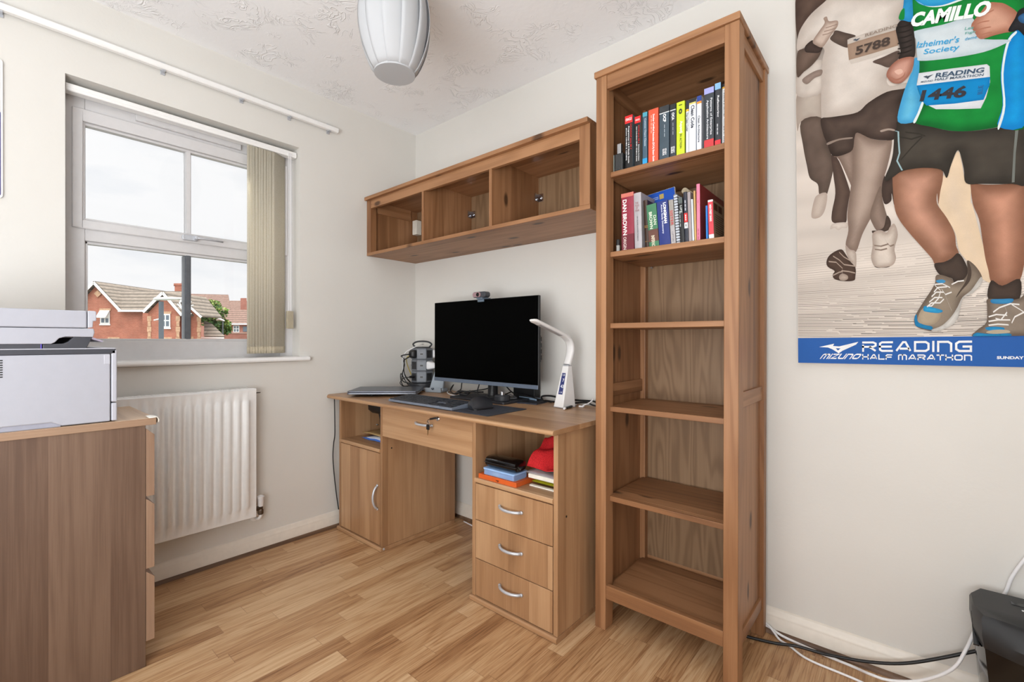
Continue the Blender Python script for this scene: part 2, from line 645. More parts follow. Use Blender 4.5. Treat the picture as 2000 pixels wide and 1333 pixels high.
# ------------------------------------------------------------------ window
win = thing('window_1', 'white plastic casement window with a fixed lower light and top-hung sash', None, (-0.12, -1.17, 0.932), kind='structure')
FX0, FX1 = -0.155, -0.085
b = MB()
fr = lambda y0, y1, z0, z1: b.box(FX0, FX1, y0, y1, z0, z1)
fr(-1.606, -1.54, 0.932, 2.009); fr(-0.80, -0.733, 0.932, 2.009)
fr(-1.54, -0.80, 0.932, 1.012); fr(-1.54, -0.80, 1.408, 1.462); fr(-1.54, -0.80, 1.915, 2.009)
b.build('window_frame', M['upvc'], win, bevel=0.003)
b = MB()   # glazing beads of the lower light
for a in ((-1.541, -1.531, 1.012, 1.408), (-0.81, -0.80, 1.012, 1.408), (-1.54, -0.80, 1.011, 1.022), (-1.54, -0.80, 1.397, 1.408)):
    b.box(-0.125, -0.095, *a)
b.build('glazing_bead', M['upvc'], win, bevel=0.002)
b = MB()
sx0, sx1 = -0.145, -0.076
b.box(sx0, sx1, -1.578, -1.548, 1.456, 1.922).box(sx0, sx1, -0.792, -0.762, 1.456, 1.922)
b.box(sx0, sx1, -1.548, -0.792, 1.456, 1.488).box(sx0, sx1, -1.548, -0.792, 1.874, 1.922)
b.build('sash', M['upvc'], win, bevel=0.003)
b = MB()
for a in ((-1.549, -1.538, 1.488, 1.874), (-0.802, -0.791, 1.488, 1.874), (-1.548, -0.792, 1.487, 1.498), (-1.548, -0.792, 1.864, 1.875)):
    b.box(-0.12, -0.09, *a)
b.build('glazing_bead', M['upvc'], win, bevel=0.002)
b = MB()
b.prism([(-0.132, -1.206), (-0.098, -1.206), (-0.09, -1.202), (-0.09, -1.188), (-0.098, -1.184), (-0.132, -1.184)], 'z', 1.497, 1.866)
b.build('glazing_bar', M['upvc'], win)
b = MB()
b.prism([(-0.15, -1.207), (-0.102, -1.207), (-0.094, -1.202), (-0.094, -1.188), (-0.102, -1.183), (-0.15, -1.183)], 'z', 1.021, 1.398)
b.build('glazing_bar', plain((92, 96, 102), 0.45, var=0.18, scale=25), win, label='dark grey glazing bar')
MB().box(-0.119, -0.114, -1.549, -0.79, 1.487, 1.876).build('upper_pane', M['glass'], win)
MB().box(-0.119, -0.114, -1.542, -0.799, 1.010, 1.41).build('lower_pane', M['glass'], win)
b = MB()
b.box(-0.0865, -0.072, -1.385, -0.985, 1.935, 1.962)
for i in range(9):
    b.box(-0.0725, -0.069, -1.37 + i * 0.042, -1.34 + i * 0.042, 1.9365, 1.9415)
b.build('trickle_vent', M['upvc'], win, bevel=0.002)
b = MB()
b.prism(rrect(-1.225, -1.165, 1.463, 1.486, 0.008), 'x', -0.077, -0.062)
b.lathe([(0.009, -0.064), (0.009, -0.045), (0.007, -0.04)], (0, -1.175, 1.475), 16, ax='x')
hd = b.build('window_handle', M['dull_steel'], win, bevel=0.002)
b = MB()
b.tube([(-0.05, -1.18, 1.475), (-0.044, -1.16, 1.474), (-0.042, -1.12, 1.4735), (-0.043, -1.072, 1.472)], [0.008, 0.007, 0.0065, 0.005], 10, flat=0.7)
b.build('lever', M['dull_steel'], hd, smooth=True)
b = MB()
b.prism([(-0.09, 0.909), (0.022, 0.909), (0.029, 0.912), (0.032, 0.9195), (0.029, 0.927), (0.022, 0.932), (-0.09, 0.934)], 'y', -1.66, -0.692)
b.build('window_sill', M['white_gloss'], win, bevel=0.003)

# ------------------------------------------------------------------ ground outside
MB().box(-150, -0.3, -80, 120, -2.6, -2.4).build('ground', plain((120, 122, 112), 0.9, var=0.2, scale=2), kind='structure', keep_origin=True)

# ------------------------------------------------------------------ curtain rail
cr = thing('curtain_rail', 'long white empty curtain rail fixed to the wall above the window', 'curtain rail', (0, -1.35, 2.14))
b = MB()
b.prism([(0.012, 2.142), (0.030, 2.142), (0.033, 2.146), (0.033, 2.162), (0.030, 2.166), (0.012, 2.166), (0.012, 2.160), (0.024, 2.160), (0.024, 2.148), (0.012, 2.148)], 'y', -2.25, -0.54)
b.build('rail', M['white_gloss'], cr)
for y in (-1.765, -1.31, -1.01, -0.79, -0.585):
    b = MB()
    b.box(0, 0.026, y - 0.006, y + 0.006, 2.138, 2.170).box(0, 0.004, y - 0.008, y + 0.008, 2.128, 2.182)
    b.build('bracket', M['dull_steel'], cr, bevel=0.001)

# ------------------------------------------------------------------ vertical blind, slats drawn to one side
bl = thing('vertical_blind', 'cream vertical blind with its slats drawn together at one side of the window', 'blind', (-0.045, -1.17, 1.955))
b = MB()
b.prism([(-0.066, 1.958), (-0.028, 1.958), (-0.026, 1.962), (-0.026, 1.984), (-0.03, 1.987), (-0.064, 1.987), (-0.067, 1.984)], 'y', -1.60, -0.74)
b.box(-0.027, -0.0245, -1.60, -0.74, 1.968, 1.974)
b.build('track', M['white_gloss'], bl, bevel=0.001)


def _fabric():
    t = NT('cream_blind_fabric', 0.85, 0.1)
    co = t.obj()
    x, y, z = t.sep(co)
    n = t.noise(t.comb(x, y, t.math('MULTIPLY', z, 0.5)), 300, 3)
    c = t.ramp(n, [(0.3, (232, 226, 210)), (0.7, (242, 238, 226))])
    t.color(c)
    tl = t.n('ShaderNodeBsdfTranslucent')
    t.link(c, tl.inputs[0])
    mx = t.n('ShaderNodeMixShader'); mx.inputs[0].default_value = 0.55
    t.link(t.p.outputs[0], mx.inputs[1]); t.link(tl.outputs[0], mx.inputs[2])
    t.link(mx.outputs[0], t.t.nodes['Material Output'].inputs[0])
    return t.mat


M['fabric'] = _fabric()
M['hem'] = plain((188, 178, 156), 0.8, var=0.12, scale=120)
nsl = 10
for i in range(nsl):
    y = -0.936 + i * 0.0128
    ang = R(-62 + 2.0 * math.sin(i * 2.1))
    wd = 0.0445
    cx = -0.047
    dx, dy = math.cos(ang) * wd, math.sin(ang) * wd
    prof = []
    for k in range(7):
        s_ = -1 + 2 * k / 6
        bow = 0.004 * (1 - s_ * s_)
        prof.append((cx + dx * s_ - math.sin(ang) * bow, y + dy * s_ + math.cos(ang) * bow))
    b = MB()
    vs_, fs_ = [], []
    for z_ in (0.952, 1.955):
        vs_ += [(p[0], p[1], z_) for p in prof]
    for k in range(6): fs_.append((k, k + 1, 7 + k + 1, 7 + k))
    b.add(vs_, fs_)
    sl = b.build('slat', M['fabric'], bl, smooth=True, solid=0.0008)
    b = MB()
    vs_ = []
    for z_ in (0.951, 0.985):
        vs_ += [(p[0], p[1], z_) for p in prof]
    b.add(vs_, fs_)
    b.build('hem_pocket', M['hem'], sl, smooth=True, solid=0.003)
b = MB()
for dy in (0, 0.007, 0.013):
    b.tube([(-0.02, -0.783 + dy, 1.16), (-0.02, -0.783 + dy * 0.9, 1.97)], 0.0012, 6)
b.build('cord', M['white_plastic'], bl)
MB().box(-0.028, -0.012, -0.793, -0.761, 1.075, 1.165).build('cord_weight', plain((172, 163, 142), 0.6), bl, bevel=0.002)

# ------------------------------------------------------------------ radiator
rd = thing('radiator', 'white ribbed panel radiator hung on the wall below the window', 'radiator', (0.06, -1.3, 0.19))
ry0, ry1, rz0, rz1 = -1.62, -0.974, 0.196, 0.786
b = MB()
nf = int((ry1 - ry0 - 0.05) / 0.0364)
ys = [(ry0, 0)]
for i in range(nf):
    y = ry1 - 0.024 - (nf - i) * 0.0364
    ys += [(y + 0.005, 0), (y + 0.011, 1), (y + 0.025, 1), (y + 0.031, 0)]
ys.append((ry1, 0))
zs = [(rz0, 0), (rz0 + 0.040, 0), (rz0 + 0.058, 1), (rz1 - 0.056, 1), (rz1 - 0.038, 0), (rz1, 0)]
vs_, fs_ = [], []
for z, mz in zs:
    for y, my in ys: vs_.append((0.082 + 0.0130 * mz * my, y, z))
n = len(ys)
for i in range(len(zs) - 1):
    for j in range(n - 1): fs_.append((i * n + j, i * n + j + 1, (i + 1) * n + j + 1, (i + 1) * n + j))
b.add(vs_, fs_)
b.add([(0.082, ry0, rz0), (0.082, ry1, rz0), (0.072, ry1 + 0.002, rz0 - 0.006), (0.072, ry0 - 0.002, rz0 - 0.006), (0.082, ry0, rz1), (0.082, ry1, rz1), (0.072, ry1 + 0.003, rz1 + 0.005), (0.072, ry0 - 0.003, rz1 + 0.005)],
      [(0, 1, 2, 3), (4, 7, 6, 5), (1, 5, 6, 2), (0, 3, 7, 4)])
b.build('front_panel', M['white_gloss'], rd, autosmooth=50)
b = MB()
b.box(0.028, 0.073, ry0 - 0.002, ry1 + 0.004, rz0 - 0.004, rz1 + 0.006)
for i in range(28):
    b.box(0.034, 0.066, ry0 + 0.02 + i * 0.022, ry0 + 0.032 + i * 0.022, rz1 + 0.006, rz1 + 0.0075)
b.build('casing', M['white_gloss'], rd, bevel=0.002)
for y in (-1.45, -1.1):
    MB().box(0, 0.03, y - 0.015, y + 0.015, 0.3, 0.72).build('wall_bracket', M['white_gloss'], rd)
b = MB()
b.tube([(0.05, -0.97, 0.222), (0.05, -0.944, 0.222)], 0.011, 12)
b.lathe([(0.011, 0.19), (0.013, 0.195), (0.013, 0.212), (0.010, 0.214), (0.010, 0.232)], (0.05, -0.943, 0), 6)
vl = b.build('valve', plain((96, 84, 74), 0.3, 0.9), rd, bevel=0.001)
b = MB()
b.lathe([(0.0115, 0.229), (0.013, 0.235), (0.0145, 0.268), (0.0165, 0.272), (0.0165, 0.276), (0.006, 0.281)], (0.05, -0.943, 0), 20)
b.build('cap', M['white_plastic'], vl, autosmooth=35)
b = MB()
b.tube(cat([(0.05, -0.943, 0.192), (0.05, -0.944, 0.180), (0.044, -0.950, 0.170), (0.02, -0.952, 0.168), (0.002, -0.952, 0.168)], 4), 0.0075, 10)
b.lathe([(0.020, 0.001), (0.020, 0.003), (0.012, 0.006)], (0, -0.952, 0.168), 20, ax='x')
b.build('pipe', M['white_gloss'], rd, autosmooth=40)
b = MB()
b.lathe([(0.005, 0), (0.005, 0.004), (0.0025, 0.005), (0.002, 0.026)], (0.05, -0.97, 0.768), 10, ax='y')
b.build('bleed_valve', plain((70, 62, 56), 0.4, 0.8), rd)

# ------------------------------------------------------------------ pendant lamp
pc = Vector((1.098, -0.928, 0))
pl = thing('pendant_lamp', 'white barrel shaped pendant lamp of overlapping strips hanging from the ceiling', 'ceiling lamp', (pc.x, pc.y, 1.885))
zb, zt, rmax = 1.89, 2.225, 0.1165
NS = 12


def prad(t):
    return 0.064 + (rmax - 0.064) * math.sin(math.pi * min(max(t, 0), 1)) ** 0.75


M['shade'] = None
t_ = NT('white_translucent_plastic', 0.75, 0.15)
t_.color((206, 208, 211))
tl_ = t_.n('ShaderNodeBsdfTranslucent'); tl_.inputs[0].default_value = lin((226, 228, 230))
mx_ = t_.n('ShaderNodeMixShader'); mx_.inputs[0].default_value = 0.35
t_.link(t_.p.outputs[0], mx_.inputs[1]); t_.link(tl_.outputs[0], mx_.inputs[2])
t_.link(mx_.outputs[0], t_.t.nodes['Material Output'].inputs[0])
M['shade'] = t_.mat
for i in range(NS):
    b = MB()
    a0 = 2 * math.pi * i / NS + 0.2
    vs_, fs_ = [], []
    nr, nc = 20, 6
    for k in range(nr + 1):
        t = k / nr
        r0 = prad(t)
        for j in range(nc + 1):
            s_ = j / nc
            an = a0 + (s_ - 0.15) * (2 * math.pi / NS) * (1.32 if True else 1)
            bulge = math.sin(math.pi * t)
            rr = r0 * (1.0 - (0.085 * bulge + 0.03) * s_) + 0.001 * math.sin(math.pi * s_) * bulge
            vs_.append((pc.x + rr * math.cos(an), pc.y + rr * math.sin(an), zb + (zt - zb) * t))
    for k in range(nr):
        for j in range(nc): fs_.append((k * (nc + 1) + j, k * (nc + 1) + j + 1, (k + 1) * (nc + 1) + j + 1, (k + 1) * (nc + 1) + j))
    b.add(vs_, fs_)
    b.build('shade_strip', M['shade'], pl, smooth=True, solid=0.0012)
b = MB()
b.lathe([(0.060, zb - 0.003), (0.0655, zb - 0.003), (0.0655, zb + 0.012), (0.060, zb + 0.012)], pc, 40)
b.lathe([(0.0, zb + 0.010), (0.060, zb + 0.010), (0.060, zb + 0.012), (0.0, zb + 0.012)], pc, 40)
b.build('bottom_ring', M['shade'], pl, autosmooth=40)
b = MB()
b.lathe([(0.02, zt - 0.004), (0.066, zt - 0.004), (0.066, zt + 0.004), (0.02, zt + 0.004)], pc, 32)
b.build('top_ring', M['shade'], pl, autosmooth=40)
b = MB(); b.tube([pc + Vector((0, 0, zt)), pc + Vector((0, 0, 2.30))], 0.0035, 8)
b.build('flex', M['white_plastic'], pl)
b = MB(); b.lathe([(0.02, 2.284), (0.038, 2.292), (0.042, H)], pc, 28)
b.build('ceiling_rose', M['white_plastic'], pl, autosmooth=35)

# ------------------------------------------------------------------ edge of a wall poster beside the window
ps = thing('wall_poster', 'white board with a dark blue lower half fixed on the window wall', 'poster', (0, -1.95, 1.50))
b = MB(); b.prism(rrect(-2.16, -1.759, 1.503, 1.982, 0.012), 'x', 0.0005, 0.008)
b.build('backing_board', M['white_plastic'], ps)
b = MB(); b.prism(rrect(-2.15, -1.7655, 1.512, 1.985, 0.012), 'x', 0.0081, 0.0095)
b.build('sheet', M['paper'], ps)
b = MB(); b.prism(rrect(-2.15, -1.7645, 1.512, 1.80, 0.004), 'x', 0.0096, 0.0105)
b.build('blue_panel', plain((38, 48, 130), 0.4), ps, label='dark blue lower half')


# ================================================================== tall bookcase
bc = thing('bookcase', 'tall narrow stained pine bookcase with open shelves beside the desk', 'bookcase', (1.768, -0.2, 0))
bL, bR, bF, bB = 1.532, 2.003, -0.385, -0.022
PW, PD = 0.041, 0.055
pz = M['clear_zx']
for nm, x0, y0 in (('front', bL, bF), ('front', bR - PW, bF), ('rear', bL, bB - 0.043), ('rear', bR - PW, bB - 0.043)):
    MB().box(x0, x0 + PW, y0, y0 + (PD if nm == 'front' else 0.035), 0, 1.948).build('post', pz, bc, bevel=0.002)
b = MB(); b.box(1.526, 2.006, -0.391, -0.021, 1.948, 1.970)
b.build('top_board', M['pine_xy'], bc, bevel=0.003)
MB().box(bL + PW, bR - PW, bF + 0.003, bF + 0.022, 1.899, 1.948).build('top_rail', M['clear_xz'], bc, bevel=0.0015)
MB().box(bL + PW, bR - PW, bF + 0.003, bF + 0.022, 0.110, 0.157).build('bottom_rail', M['clear_xz'], bc, bevel=0.0015)
MB().box(bL + PW, bR - PW, -0.04, -0.024, 0.11, 0.145).build('rear_rail', M['pine_xz'], bc, bevel=0.0015)
for xa, xb, xp in ((bL + 0.006, bL + 0.030, bL + 0.014), (bR - 0.030, bR - 0.006, bR - 0.020)):
    for z0, z1 in ((1.905, 1.948), (0.815, 0.862), (0.095, 0.134)):
        MB().box(xa, xb, bF + PD, bB - 0.035, z0, z1).build('side_rail', M['clear_yz'], bc, bevel=0.0015)
    for z0, z1 in ((0.134, 0.815), (0.862, 1.905)):
        MB().box(xp, xp + 0.006, bF + PD, bB - 0.035, z0, z1).build('side_panel', M['pine_zy'], bc)
MB().box(bL + PW - 0.004, bR - PW + 0.004, bB - 0.016, bB - 0.010, 0.13, 1.945).build('back_panel', M['pine_back'], bc)
for zt_ in (1.614, 1.332, 1.079, 0.784, 0.466):
    MB().box(bL + 0.031, bR - 0.031, -0.33, bB - 0.036, zt_ - 0.018, zt_).box(bL + PW + 0.001, bR - PW - 0.001, -0.357, -0.33, zt_ - 0.018, zt_).build('shelf', M['pine_xy'], bc, bevel=0.0015)
MB().box(bL + 0.031, bR - 0.031, -0.33, bB - 0.036, 0.124, 0.140).box(bL + PW + 0.001, bR - PW - 0.001, -0.362, -0.33, 0.124, 0.140).build('bottom_shelf', M['pine_xy'], bc, bevel=0.001)
b = MB()
b.lathe([(0.004, 0), (0.004, 0.008)], (1.60, -0.07, 1.308), 8, ax='y')
b.build('shelf_pin', M['steel'], bc)

# ================================================================== wall shelf unit
ws = thing('wall_shelf_unit', 'long three-bay pine shelf unit fixed to the wall above the desk', 'shelf unit', (0.745, -0.18, 1.503))
yF = -0.35
MB().box(0.001, 1.484, -0.366, -0.001, 1.8205, 1.839).build('top_board', M['pine_xy'], ws, bevel=0.002)
MB().box(0.003, 1.487, yF, -0.001, 1.5035, 1.5205).build('bottom_board', M['pine_xy'], ws, bevel=0.0015)
MB().box(0.042, 1.44, yF + 0.002, yF + 0.02, 1.772, 1.8205).build('front_rail', M['pine_xz'], ws, bevel=0.0015)
MB().box(0.003, 0.042, yF, yF + 0.04, 1.5205, 1.8205).build('post', M['clear_zx'], ws, bevel=0.0015)
MB().box(1.44, 1.486, yF, yF + 0.05, 1.5205, 1.8205).build('post', M['clear_zx'], ws, bevel=0.0015)
for xa in (0.006, 1.462):
    MB().box(xa, xa + 0.02, -0.31, -0.002, 1.5205, 1.8205).build('side_panel', M['pine_zy'], ws)
MB().box(0.026, 0.034, -0.30, -0.06, 1.755, 1.8205).build('side_rail', M['clear_yz'], ws)
for xa in (0.501, 0.9725):
    MB().box(xa, xa + 0.0165, yF + 0.003, -0.002, 1.5205, 1.8205).build('divider', M['pine_zy'], ws, bevel=0.001)
MB().box(0.03, 1.46, -0.009, -0.003, 1.5205, 1.8205).build('back_panel', M['pine_back'], ws)
b0 = None
for xa in (0.527, 0.9985):
    b = MB()
    b.box(xa - 0.0085, xa + 0.022, -0.014, -0.0095, 1.70, 1.738).box(xa - 0.009, xa - 0.004, -0.042, -0.0095, 1.70, 1.738)
    b.lathe([(0.006, -0.019), (0.006, -0.0135)], (xa + 0.010, 0, 1.719), 10, ax='y')
    b.build('corner_bracket', M['chrome'], ws, bevel=0.001)
b = MB(); b.box(0.034, 0.075, -0.05, -0.012, 1.672, 1.76)
b.build('corner_bracket', M['paper'], ws, bevel=0.002, label='white fixing block in the end bay')

# ================================================================== desk
dk = thing('desk', 'light beech double-pedestal desk with drawers standing against the wall', 'desk', (0.75, -0.3, 0))
TZ = 0.724
dF, dB = -0.605, -0.022
b = MB()
prof = [(dB, 0.706), (dF + 0.010, 0.706), (dF + 0.003, 0.708), (dF, 0.713), (dF, 0.717), (dF + 0.003, 0.722), (dF + 0.010, TZ), (dB, TZ)]
b.prism(prof, 'x', 0.03, 1.503)
b.prism([(p[0] if p[0] > -0.5 else p[0] + 0.016, p[1]) for p in prof], 'x', 0.003, 0.03)
b.build('top', M['beech_xy'], dk, bevel=0.001)
PT = 0.018
for x0, x1, nm in ((0.061, 0.465, 'a'), (1.078, 1.486, 'b')):
    for xs_ in (x0, x1 - PT):
        MB().box(xs_, xs_ + PT, -0.552, -0.083, 0.020, 0.706).build('side_panel', M['beech_zy'], dk, bevel=0.002)
    MB().box(x0 + PT, x1 - PT, -0.10, -0.088, 0.02, 0.706).build('back_panel', M['beech_zx'], dk)
    b = MB()
    b.prism([(-0.086, 0.001), (-0.560, 0.001), (-0.563, 0.005), (-0.563, 0.016), (-0.558, 0.020), (-0.086, 0.020)], 'x', x0 - 0.004, x1 + 0.002)
    b.build('plinth', M['beech_xy'], dk)
    zs_ = 0.490 if nm == 'a' else 0.482
    b = MB()
    b.prism([(-0.10, zs_ - 0.018), (-0.554, zs_ - 0.018), (-0.558, zs_ - 0.014), (-0.558, zs_ - 0.004), (-0.554, zs_), (-0.10, zs_)], 'x', x0 + PT, x1 - PT)
    b.build('shelf', M['beech_xy'], dk)


def bow_handle(p0, p1, out, parent, r=0.0055):
    p0, p1 = Vector(p0), Vector(p1)
    d = Vector((0, -1, 0))
    pts = [p0]
    for k in range(1, 12):
        t = k / 12
        pts.append(p0.lerp(p1, t) + d * out * math.sin(math.pi * t) ** 0.55)
    pts.append(p1)
    b = MB()
    b.tube(pts, [r * 0.95] + [r] * 11 + [r * 0.95], 10, flat=1.0)
    for p in (p0, p1): b.lathe([(r * 1.15, -0.0005), (r * 1.05, -0.006)], p, 12, ax='y')
    return b.build('handle', M['dull_steel'], parent, smooth=True)


dr = MB().box(0.084, 0.445, -0.553, -0.535, 0.024, 0.469).build('door', M['beech_zx'], dk, bevel=0.0015)
bow_handle((0.428, -0.553, 0.312), (0.428, -0.553, 0.198), 0.028, dr)
for z0, z1 in ((0.320, 0.460), (0.170, 0.317), (0.024, 0.167)):
    d_ = MB().box(1.099, 1.4655, -0.553, -0.535, z0, z1).build('drawer', M['beech_zx'], dk, bevel=0.0015)
    zc = (z0 + z1) / 2 + 0.012
    bow_handle((1.228, -0.553, zc), (1.332, -0.553, zc), 0.026, d_)
    MB().box(1.108, 1.458, -0.535, -0.13, z0 + 0.01, z1 - 0.03).build('drawer_box', M['beech_yx'], d_)
md = MB().box(0.466, 1.077, -0.552, -0.534, 0.556, 0.700).build('drawer', M['beech_xz'], dk, bevel=0.0015)
bow_handle((0.726, -0.552, 0.652), (0.836, -0.552, 0.652), 0.022, md)
MB().box(0.48, 1.06, -0.534, -0.13, 0.58, 0.68).build('drawer_box', M['beech_yx'], md)
b = MB()
b.lathe([(0.0105, -0.551), (0.0105, -0.5555), (0.008, -0.558)], (0.874, 0, 0.686), 20, ax='y')
lk = b.build('lock', M['chrome'], md, autosmooth=35)
b = MB()
b.box(0.862, 0.866, -0.068 - 0.52, -0.556, 0.6845, 0.692)
b.tube(cat([(0.866, -0.585, 0.688), (0.852, -0.588, 0.684), (0.846, -0.586, 0.676), (0.850, -0.584, 0.669)], 4), 0.0012, 6)
b.build('key_in_lock', M['black'], md)
for x_, y_, z_ in ((0.4651, -0.50, 0.49), (1.4861, -0.50, 0.412)):
    b = MB(); b.lathe([(0.004, x_ - 0.0002), (0.004, x_ + 0.0006)], (0, y_, z_), 10, ax='x')
    b.build('screw_hole', M['black'], dk)
b = MB(); b.lathe([(0.0055, 0.4668), (0.004, 0.4695)], (0, -0.545, 0.011), 12, ax='x')
b.build('screw_cap', M['dull_steel'], dk)

kf = thing('key_on_ring', 'small key with black plastic head hanging from the desk drawer lock', 'key', (0.848, -0.586, 0.62))
b = MB()
for k in range(1): pass
b.tube([Vector((0.850 + 0.007 * math.cos(a * math.pi / 8), -0.587 + 0.001 * math.sin(a * math.pi / 4), 0.671 + 0.009 * math.sin(a * math.pi / 8))) for a in range(17)], 0.0009, 6, caps=False)
b.build('ring', M['steel'], kf, smooth=True)
b = MB()
b.prism([(0.8435, 0.664), (0.8565, 0.664), (0.859, 0.658), (0.858, 0.642), (0.842, 0.642), (0.841, 0.658)], 'y', -0.590, -0.585)
b.build('key_head', M['black'], kf, bevel=0.001)
b = MB()
b.prism([(0.8475, 0.642), (0.8525, 0.642), (0.8525, 0.636), (0.8505, 0.633), (0.8525, 0.630), (0.8505, 0.626), (0.850, 0.620), (0.848, 0.618)], 'y', -0.5885, -0.5865)
b.build('key_blade', plain((150, 128, 88), 0.35, 0.9), kf)

# ================================================================== chest of drawers
ch = thing('chest_of_drawers', 'greyish oak chest of drawers standing in front of the radiator under a printer', 'chest of drawers', (0.39, -1.70, 0))
cx0, cx1, cyF, cyB = 0.205, 0.577, -1.477, -1.955
for x_ in (cx0, cx1 - 0.02):
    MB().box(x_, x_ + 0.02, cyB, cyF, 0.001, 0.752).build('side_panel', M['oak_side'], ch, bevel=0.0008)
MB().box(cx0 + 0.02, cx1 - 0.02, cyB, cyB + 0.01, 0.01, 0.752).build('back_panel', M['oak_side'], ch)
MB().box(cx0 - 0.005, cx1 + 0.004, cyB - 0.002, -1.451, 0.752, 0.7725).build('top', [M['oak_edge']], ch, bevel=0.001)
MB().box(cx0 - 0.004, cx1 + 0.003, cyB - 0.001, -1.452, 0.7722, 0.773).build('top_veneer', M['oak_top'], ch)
for z0, z1 in ((0.530, 0.742), (0.304, 0.523), (0.078, 0.296)):
    b = MB()
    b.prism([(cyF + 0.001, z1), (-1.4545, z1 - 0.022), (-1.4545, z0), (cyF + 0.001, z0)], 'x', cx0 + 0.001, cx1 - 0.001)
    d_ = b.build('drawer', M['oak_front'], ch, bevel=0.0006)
    MB().box(cx0 + 0.03, cx1 - 0.03, cyB + 0.02, cyF, z0 + 0.01, z1 - 0.05).build('drawer_box', M['oak_edge'], d_)
MB().box(cx0 + 0.02, cx1 - 0.02, cyF - 0.02, cyF - 0.005, 0.002, 0.07).build('kick_board', M['oak_front'], ch)

# crumpled white tape on the corner
rng = random.Random(4)
b = MB()
vs_, fs_ = [], []
for i in range(9):
    for j in range(5):
        u, v = i / 8, j / 4
        if v < 0.55:
            p = (0.535 + 0.053 * u, -1.470 + 0.022 * (v / 0.55), 0.7742 + 0.003 * rng.random())
        else:
            p = (0.535 + 0.053 * u, -1.4475 + 0.004 * rng.random(), 0.7745 - 0.020 * (v - 0.55) / 0.45 * (1 - 0.5 * abs(u - 0.5)))
        vs_.append((p[0], p[1], p[2]))
for i in range(8):
    for j in range(4): fs_.append((i * 5 + j, (i + 1) * 5 + j, (i + 1) * 5 + j + 1, i * 5 + j + 1))
b.add(vs_, fs_)
b.build('corner_guard', plain((236, 234, 226), 0.5), label='white crumpled tape stuck over the front corner of the oak chest', cat='corner guard', smooth=True, solid=0.002)

# ================================================================== printer
pr = thing('printer', 'pale grey multifunction laser printer with flatbed scanner standing on the oak chest', 'printer', (0.39, -1.75, 0.773))
M['pgrey'] = plain((166, 168, 178), 0.42, var=0.015)
M['pgrey2'] = plain((176, 178, 188), 0.42, var=0.015)
M['pdark'] = plain((56, 58, 66), 0.45)
qx0, qx1 = 0.215, 0.570
yB_ = -1.945
b = MB()
b.prism([(-1.559, 0.7755), (-1.559, 0.976), (yB_, 0.976), (yB_, 0.7755), (-1.80, 0.7755), (-1.775, 0.787), (-1.683, 0.787), (-1.662, 0.7755)], 'x', qx0, qx1)
b.build('body', M['pgrey'], pr, bevel=0.003)
MB().box(qx0 + 0.01, qx1 - 0.004, -1.79, -1.665, 0.7735, 0.79).box(qx0 + 0.02, qx1 - 0.02, -1.93, -1.57, 0.7732, 0.777).build('base', plain((150, 152, 166), 0.5), pr)
for z0, z1 in ((0.832, 0.988), (0.7755, 0.829)):
    MB().box(qx0 + 0.004, qx1 - 0.001, -1.557, -1.5435, z0, z1).build('front_cover', M['pgrey2'], pr, bevel=0.003)
MB().box(qx1 - 0.004, qx1 + 0.0006, -1.574, -1.5595, 0.945, 0.974).build('latch', M['pgrey2'], pr, bevel=0.0015)
MB().box(qx0 + 0.003, qx1 - 0.001, yB_, -1.5465, 0.976, 0.9905).build('trim_band', M['pdark'], pr, bevel=0.002)
MB().box(qx0 + 0.003, qx1 - 0.0015, yB_, -1.5465, 0.9905, 0.9935).build('output_tray', M['pgrey2'], pr, bevel=0.001)
b = MB()
b.prism([(yB_, 0.9925), (-1.701, 0.9925), (-1.701, 1.006), (yB_, 1.006)], 'x', qx0 + 0.004, qx1 - 0.002)
b.prism([(-1.700, 0.9925), (-1.612, 0.9925), (-1.601, 1.019), (-1.599, 1.024), (-1.638, 1.026), (-1.650, 1.012), (-1.660, 1.007), (-1.700, 1.005)], 'x', qx1 - 0.030, qx1 - 0.002)
b.prism([(-1.700, 0.9925), (-1.612, 0.9925), (-1.601, 1.019), (-1.599, 1.024), (-1.638, 1.026), (-1.650, 1.012), (-1.660, 1.007), (-1.700, 1.005)], 'x', qx0 + 0.004, qx0 + 0.03)
b.build('scanner_support', M['pdark'], pr, bevel=0.0015)
MB().box(qx1 - 0.0025, qx1 - 0.001, -1.7045, -1.7025, 0.993, 1.006).build('indicator_light', plain((96, 84, 190), 0.3), pr, label='violet indicator strip')
b = MB()
b.prism([(yB_, 1.006), (-1.684, 1.006), (-1.676, 1.011), (-1.668, 1.022), (-1.655, 1.0265), (-1.597, 1.0255), (-1.594, 1.040), (-1.596, 1.0505), (yB_, 1.0505)], 'x', qx0, qx1)
b.build('scanner_bed', M['pgrey'], pr, bevel=0.002)
b = MB()
b.prism([(-1.599, 1.026), (-1.574, 1.0145), (-1.576, 1.0105), (-1.601, 1.020)], 'x', qx0 + 0.02, qx1 - 0.004)
b.build('control_lip', plain((150, 142, 160), 0.4), pr, bevel=0.001)
MB().box(qx0, qx1, yB_, -1.6105, 1.052, 1.1015).build('scanner_lid', M['pgrey'], pr, bevel=0.003)
b = MB()
b.prism([(-1.609, 1.052), (-1.598, 1.0535), (-1.597, 1.072), (-1.590, 1.073), (-1.590, 1.099), (-1.593, 1.102), (-1.609, 1.102)], 'x', qx0, qx1)
b.build('document_feeder_end', M['pgrey2'], pr, bevel=0.002)
b = MB()
for k in range(8): b.box(qx1 - 0.001, qx1 + 0.0005, -1.80, -1.774, 0.918 + k * 0.0062, 0.9212 + k * 0.0062)
b.build('vent_slots', M['black'], pr)

# ================================================================== shredder
sh = thing('paper_shredder', 'black paper shredder standing on the floor by the wall under the picture', 'shredder', (2.68, -0.18, 0))


